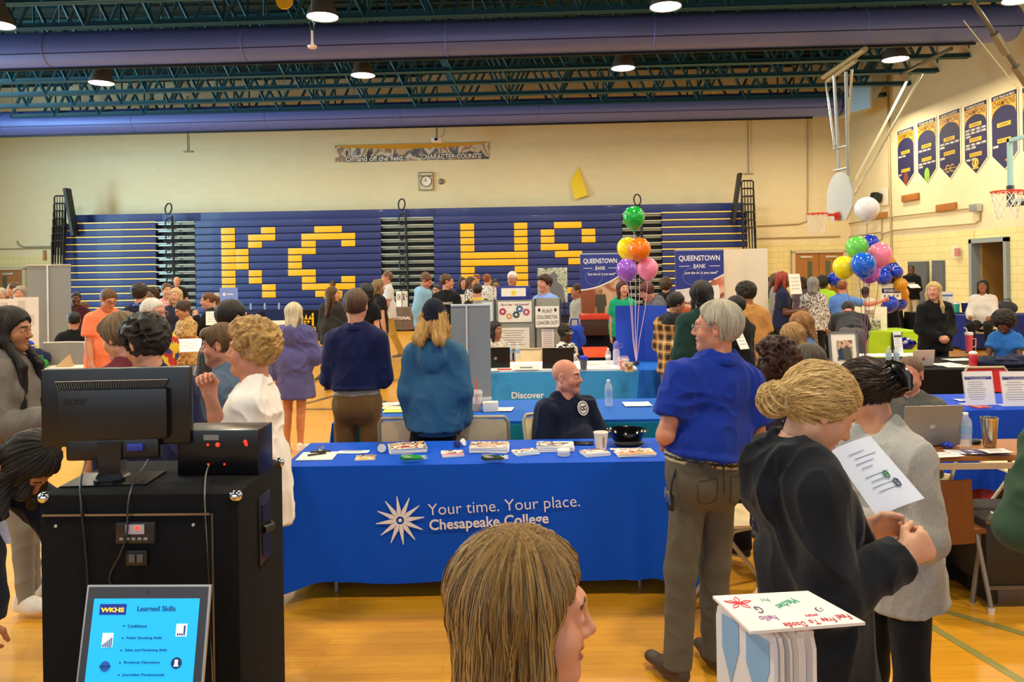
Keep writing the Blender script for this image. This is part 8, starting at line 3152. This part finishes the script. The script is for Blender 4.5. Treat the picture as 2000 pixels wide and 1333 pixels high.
# ---- around the bank banners
person(1216, 548, 11.8, 'person in a bright green T-shirt with long dark hair by the farmer banner', -14, hair='long', hc=('#2a1410', '#54281e'), sk='#e0a890', fem=True, hy=28, shirt=tee('#12946c', .66), pants=(BLKP,), hair_kw=dict(long=.30, ), L='down', Rr='straight')
person(1256, 548, 10.6, 'person in a grey hooded sweatshirt bending behind the balloon ribbons', -75, hair='messy', hc=('#3a1e1a', '#6a3a34'), sk='#d89a88', lean=24, hp=28, S=.98, shirt=hoodie('#5c5e68'), pants=(BLKP,))
t_ = person(1300, 541, 12.6, 'person with curly hair in a black hooded sweatshirt with white letters on the back', 165, hair='curly', hc=('#2e2018', '#5a4230'), sk=W2, shirt=hoodie('#101116'), pants=(BLKP,), hair_kw=dict(fringe=0))
text('ET', .20, plain('#e8e6e0', .6), t_[0], (0, .178 * t_[2], 1.18 * t_[2]), (PI / 2, 0, PI), bold=.05)
person(1330, 560, 14.0, 'person in white behind the plaid jacket, by the red barn banner', 150, hair='bob', hc=GRY, sk=W2, fem=True, shirt=longs('#dcd8d4'), pants=(BLKP,))
person(1322, 570, 8.15, 'person in a yellow and black plaid jacket with a dark hood', 150, hair='short', hc=('#0c0a0a', '#2a2320'), sk='#b98464', hy=-45, hp=10, shirt=dict(mat=plaid('#b8843a', '#2a2420', '#e0c8a0', .10), sleeve=2.0, hem=-.12, loose=.03, hood=True, neck='none', col2='#22242a', col2z=.44), pants=('#8a7a58',), L=((.2, -.3, -1), (.25, -1, .12), .3, None), Rr='hold', hair_kw=dict(t=.014))
person(1372, 548, 6.8, 'person with chin-length black hair in a dark green pullover', -160, hair='bob', hc=('#060606', '#24201e'), sk=W2, hp=12, hy=-46, shirt=longs('#16342e', hem=-.12, loose=.03), pants=(BLKP,), hair_kw=dict(t=.020, long=.10, front=.5, wid=.10), L='pocket', Rr='hold')
person(1452, 549, 8.3, 'person in a mustard T-shirt with a white earpiece, back to the camera', -165, hair='crop', hc=('#0e0b0a', '#2c241e'), sk=T1, hy=30, hp=14, w=1.12, shirt=tee('#c08a4c', .7, -.12, .035), pants=(BLKP,), hair_kw=dict(t=.02, amp=.010))
person(1432, 578, 7.4, 'person in a black jacket holding white paper behind the grey head and polo', -140, hair='short', hc=BLK, sk=T1, hp=16, hy=40, shirt=longs('#101014'), pants=(BLKP,), L='hold', Rr='hold')
person(1517, 657, 4.0, 'person in a navy polka-dot tunic and white trousers with a round earring', -128, hair='crop', hc=('#160d0a', '#4a2c20'), sk=B2, fem=True, hy=30, glasses='#2a2626', shirt=tee(dotted('#0f1640', '#dcdce4', 30, .14), 2.0, -.36, .03), pants=('#e2dcd4', 'slim'), shoes='#cbb89a', hair_kw=dict(t=.034, amp=.020, cf=34, nape=-.11), L='hold', Rr='holdlow')
person(1580, 694, 4.5, 'seated person with cropped dark hair, mostly hidden behind the black hoodie', -150, hair='buzz', hc=('#2a211c', '#5a4c40'), sk='#cf9480', sit=True, shirt=tee('#39404e'), pants=(BLKP,), S=1.02, hair_kw=dict(t=.007))
person(1558, 610, 7.6, 'seated person with wavy auburn hair and glasses in a blue top', -100, hair='long', hc=('#6a4020', '#b0804c'), sk='#dba084', fem=True, sit=True, hp=20, glasses='#5a4a3a', shirt=tee('#3e6296', .7), pants=(BLKP,), hair_kw=dict(long=.22, amp=.012), L='table', Rr='table')
person(1538, 634, 6.9, 'seated person with light brown hair bending over the table edge', -70, hair='long', hc=('#7a5630', '#c09a64'), sk='#dba084', fem=True, sit=True, hp=30, lean=18, shirt=tee('#4a6a9c', .7), pants=(BLKP,), hair_kw=dict(long=.2, amp=.010), L='table', Rr='table')
person(1776, 697, 5.12, 'seated person in a charcoal grey sweatshirt working behind the grey laptop', -48, hair='buzz', hc=('#4a3628', '#7a6048'), sk='#dd9d88', sit=True, hp=8, hs=1.06, shirt=longs('#56544f', loose=.025), pants=(BLKP,), L='table', Rr='table', w=1.05, hair_kw=dict(line=(-.062, .082), t=.004))
r_, B_, S_ = person(1823, 550, 9.7, 'person in a black jacket with long fair hair, hands clasped in front', 2, hair='long', hc=('#8a6a3c', '#e2c68a'), sk='#dfa28c', fem=True, hy=-38, w=1.1, shirt=longs('#0d0e12', hem=-.12, loose=.035, neck='polo'), pants=('#22242c',), L='front', Rr='front', hair_kw=dict(long=.24, front=1.0, off=.02, t=.007, fo=.05))
person(1957, 608, 9.75, 'seated person with a large round afro in a bright blue vest over a black shirt', -48, hair='afro', hc=('#0a0807', '#241c18'), sk=B1, fem=True, sit=True, hair_kw=dict(afro=.15, line=(-.09, .05)), hp=28, lean=10, shirt=dict(mat=fabric('#2b6cc0'), sleeve=.55, hem=-.10, loose=.012, neck='crew', ), pants=(BLKP,), L='table', Rr='table')
person(1920, 554, 15.8, 'person with long black hair and a white blouse sitting by the open doorway', -40, hair='long', hc=BLK, sk='#9a6a50', fem=True, sit=True, shirt=longs('#d8d4d0'), pants=(BLKP,), L='table', Rr='table', S=1.12)
t_ = person(1780, 518, 22.2, 'person in a black sweatshirt with white script, reading by the grey doors', -40, hair='buzz', hc=BLK, sk=B1, shirt=hoodie('#0c0c0f'), pants=('#b4a888', 'straight'), shoes=('#e8e6e2', '#f0eeea'), L='hold', Rr='hold')
text('Filmonk', .26, plain('#ece9e4', .6), t_[0], (0, -.185 * t_[2], 1.27 * t_[2]), (PI / 2, 0, 0), shear=.3)
person(1527, 530, 12.4, 'person in a navy top with red braids and an orange lanyard card', 72, hair='long', hc=('#5a1c1a', '#b04a3c'), sk=B1, fem=True, w=1.15, shirt=tee('#1c2444', .7), pants=('#2a3050',), hair_kw=dict(long=.2, amp=.008), L='hold', Rr='hold')
person(1515, 533, 14.0, 'person in grey with a white headband beside the red braids', 60, hair='long', hc=BRN, sk=B1, fem=True, shirt=longs('#8c8a88'), pants=(BLKP,))
person(1588, 541, 12.6, 'grey-haired person in a black and white speckled blouse, back to the camera', 150, hair='bob', hc=('#55524e', '#98948c'), sk=W1, fem=True, shirt=longs(blotchy('#cfccc6', '#4a4848', '#e4e2dc', 40)), pants=('#16181e',))
person(1606, 537, 14.2, 'person in a lime green top with full dark hair', 160, hair='crop', hc=BLK, sk=B1, fem=True, w=1.15, shirt=tee('#a4d43a', .7, -.14, .03), pants=(BLKP,), hair_kw=dict(t=.03, amp=.016))
person(1566, 540, 15.5, 'person reading a white sheet beside the lime green top', -60, hair='bob', hc=DKB, sk=B1, fem=True, shirt=tee('#50404a'), pants=(BLKP,))
person(1645, 547, 12.8, 'person in a sky blue T-shirt reaching an arm out below the balloons', 140, hair='short', hc=RED_, sk='#dd9c84', lean=10, shirt=tee('#5a84cc', .66), pants=(JEAN,), Rr=((.9, -.4, -.25), (1, -.3, .3), .4, None), L='down')
person(1655, 588, 10.6, 'person in a dark grey T-shirt and grey trousers bent right over the table', 160, hair='short', hc=BLK, sk='#d8957e', lean=66, hp=60, S=1.0, shirt=tee('#2c2f34', .66, -.04, .02), pants=('#5e5a5a', 'straight'), L=((.2, -.8, -.8), (0, -.6, -1), .5, None), Rr=((.2, -.8, -.8), (0, -.6, -1), .5, None))
person(1503, 541, 16, 'person in a green top at the edge of the white folding panel', 40, hair='short', hc=DKB, sk=W2, shirt=tee('#7ab83c'), pants=(BLKP,))
person(1690, 560, 14.2, 'person with a white tote on the back, hidden by the balloons', 170, hair='short', hc=BLK, sk=B1, shirt=longs('#d8d2c4', loose=.04), pants=(BLKP,))
# ---- a folding chair under every seated person
for o_, lab_ in SEATED:
 p = o_.location
 w_ = lab_.split('person', 1)[1].strip()
 chair('folding chair under the seated person ' + ' '.join(w_.split()[:9]), Vector((p.x, p.y, 0)), o_.rotation_euler[2] + PI)
# ---- things held or worn
rt, B_, S_ = poloman
tr = child(rt, 'trousers')
ST = plain('#3a372f', .8)
for sd in (1, -1):
 q = lambda x, z: tuple(np.array((x * sd, .16, B_.P0[2] + z)) * S_)
 stick_line(rt, tr, [q(.035, .01), q(.15, .005)], .0022, ST, 'pocket_seam')
 stick_line(rt, tr, [q(.035, .01), q(.035, -.12), q(.092, -.155), q(.15, -.12), q(.15, .005)], .0018, ST, 'pocket_seam')
stick_line(rt, tr, [tuple(np.array((0, .16, B_.P0[2] + z)) * S_) for z in (.07, .0, -.08)], .002, ST, 'seat_seam')
bl_ = child(rt, 'belt')
for x in (-.13, -.05, .05, .13, 0):
 stick_line(rt, bl_, [tuple(np.array((x, .17, B_.P0[2] + z)) * S_) for z in (.035, .085)], .004, fabric('#4a463c'), 'belt_loop')
kc = MB()
kx = Vector((.185 * S_, .04, (B_.P0[2] + .04) * S_))
kc.tube([kx, kx + Vector((.03, .01, -.05)), kx + Vector((.035, .01, -.11))], .006, 8)
kc.box(kx + Vector((.035, .01, -.14)), (.02, .035, .07), bev=.006)
kc.build('key_holder', plain('#16171a', .4), rt)
kc = MB()
for i in range(3):
 kc.box(kx + Vector((.045, .015 * (i - 1), -.10 - .012 * i)), (.004, .012, .05), (.2 * (i - 1), 0, 0))
kc.build('key', CHROME, rt)
rt, B_, S_ = clip
H_ = lambda *a: Vector(tuple(B_.HL(*a) * S_))
b = MB()
for s in (-1, 1):
 b.tube([H_(s * .012, .165, .055), H_(s * .020, .188, .02), H_(s * .020, .190, -.03), H_(s * .012, .170, -.075)], [.008, .014, .014, .007], 8)
 for i in range(5):
  b.tube([H_(s * .018, .184, .035 - .024 * i), H_(s * .045, .172, .035 - .024 * i), H_(s * .055, .145, .033 - .024 * i)], [.006, .005, .002], 6)
b.build('claw_clip', plain('#0a0a0b', .2), rt)
rt, B_, S_ = bald
sh_o = child(rt, 'shirt')
def badge(rt, target, p, r, mats, letters, tw):
 from mathutils.kdtree import KDTree
 me = target.data
 kd = KDTree(len(me.vertices))
 for i, v_ in enumerate(me.vertices):
  kd.insert(v_.co, i)
 kd.balance()
 c, i, _ = kd.find(Vector(p))
 nn = sum((me.vertices[j].normal for _, j, _ in kd.find_n(c, 40)), Vector()).normalized()
 qt = nn.to_track_quat('Z', 'Y')
 M = Matrix.Translation(c + nn * .012) @ qt.to_matrix().to_4x4()
 b = MB()
 b.lathe([(.001, 0), (r, 0), (r, .003), (.001, .003)], 28, M)
 pt = b.build('badge', plain(mats[0], .6), rt)
 b = MB()
 b.lathe([(r * .70, .0035), (r * .76, .0045), (r * .82, .0035)], 28, M, cap=False)
 b.build('ring', plain(mats[1], .6), pt)
 e = M.to_euler()
 text(letters, tw, plain(mats[1], .6), pt, M @ Vector((0, 0, .0042)), tuple(e), bold=.05)
badge(rt, sh_o, tuple(np.array(B_.TP(.095, -.20, .475)) * S_), .056 * S_, ('#e6e2da', '#181c2c'), 'CC', .055)
t = thing('paper_sheet', 'white printed flyer held up by the person in the black hooded sweatshirt', 'paper', V(1706, 932, 2.28))
b = MB()
pc_ = [(1622, 880, 2.36), (1700, 852, 2.42), (1806, 974, 2.30), (1712, 1010, 2.24)]
q4 = [V(*a) - t.location for a in pc_]
def bil(a, c, o=0.0):
 p = q4[0].lerp(q4[1], a).lerp(q4[3].lerp(q4[2], a), c)
 n_ = (q4[1] - q4[0]).cross(q4[3] - q4[0]).normalized()
 n_ = n_ if n_.y < 0 else -n_
 return p + n_ * (.012 * math.sin(PI * a) + o)
b.grid(lambda a, c: bil(a, c), 12, 12)
b.build('sheet', plain('#cfd8ee', .75, var=.02), t, flip=False)
b = MB()
for i in range(8):
 c0 = .16 + .075 * i + (.05 if i > 3 else 0)
 a0, a1 = .22 + .05 * (i % 2), .22 + .05 * (i % 2) + (.34, .5, .4, .24, .5, .3, .56, .5)[i]
 b.add([bil(a0, c0, .0045), bil(a1, c0, .0045), bil(a1, c0 + .011, .0045), bil(a0, c0 + .011, .0045)], [(0, 1, 2, 3)])
b.build('print', plain('#77809c', .7), t, flip=False)
for (a0, c0, r0, cc) in ((.70, .70, .055, '#3a4a5c'), (.62, .56, .05, '#2c7a4c')):
 b = MB()
 b.tube([bil(a0 + r0 * math.cos(q) * .9, c0 + r0 * math.sin(q), .005) for q in [2 * PI * i / 18 for i in range(18)]], .0022, 5, closed=True)
 b.add([bil(a0 - .02, c0 - .02, .005), bil(a0 + .02, c0 - .02, .005), bil(a0 + .02, c0 + .02, .005), bil(a0 - .02, c0 + .02, .005)], [(0, 1, 2, 3)])
 b.build('emblem', plain(cc, .6), t, flip=False)
def held_paper(u, v, d, w, h, lab, tilt=(-60, 0, 0), col='#efece6'):
 t = thing('paper_sheet', lab, 'paper', V(u, v, d))
 b = MB()
 M = Matrix.Rotation(R(tilt[2]), 4, 'Z') @ Matrix.Rotation(R(tilt[0]), 4, 'X')
 b.add(*_boxvf((0, 0, 0), (w, .003, h)), M)
 b.build('sheet', plain(col, .8, var=.02), t)
 b = MB()
 for i in range(4):
  b.add(*_boxvf((0, -.0022, h * (.3 - .18 * i)), (w * .7, .0008, h * .03)), M)
 b.build('print', plain('#a8a6a8', .8), t)
held_paper(365, 675, 9.1, .32, .24, 'white papers held against the tan flowered top', (-55, 0, 15))
held_paper(414, 622, 10.7, .16, .2, 'white sheet held by the person in black with a ponytail', (-20, 0, 20))
held_paper(741, 595, 15.9, .2, .25, 'white leaflet held by the tall person in khaki trousers', (-40, 0, -30))
held_paper(1447, 664, 6.3, .10, .17, 'white paper held in front of the black jacket behind the polo', (-30, 0, 30))
held_paper(1553, 555, 12.0, .22, .32, 'white sheet held up near the red braids', (-10, 0, 20))
held_paper(1785, 559, 21.8, .3, .2, 'white leaflet held by the reader in the black sweatshirt', (-60, 0, 0))
held_paper(896, 593, 12.9, .2, .3, 'white folder sticking up beside the black lettered T-shirt', (-5, 0, 0))
cam = bpy.data.cameras.new('camera')
cam.sensor_fit = 'HORIZONTAL'
cam.sensor_width = 36.0
cam.lens = 36.0 * F / 2000.0
cam.shift_y = -(666.5 - HC) / 2000.0
cam.clip_end = 200
cam_o = bpy.data.objects.new('camera', cam)
COL.objects.link(cam_o)
cam_o.matrix_world = Matrix.Translation((0, 0, CZ)) @ Matrix.Rotation(PI / 2, 4, 'X') @ Matrix.Rotation(-RHO, 4, 'Z')
SC.camera = cam_o
SC.view_settings.view_transform = 'Standard'
SC.view_settings.look = 'None'
SC.view_settings.gamma = 1.0
SC.view_settings.use_curve_mapping = False
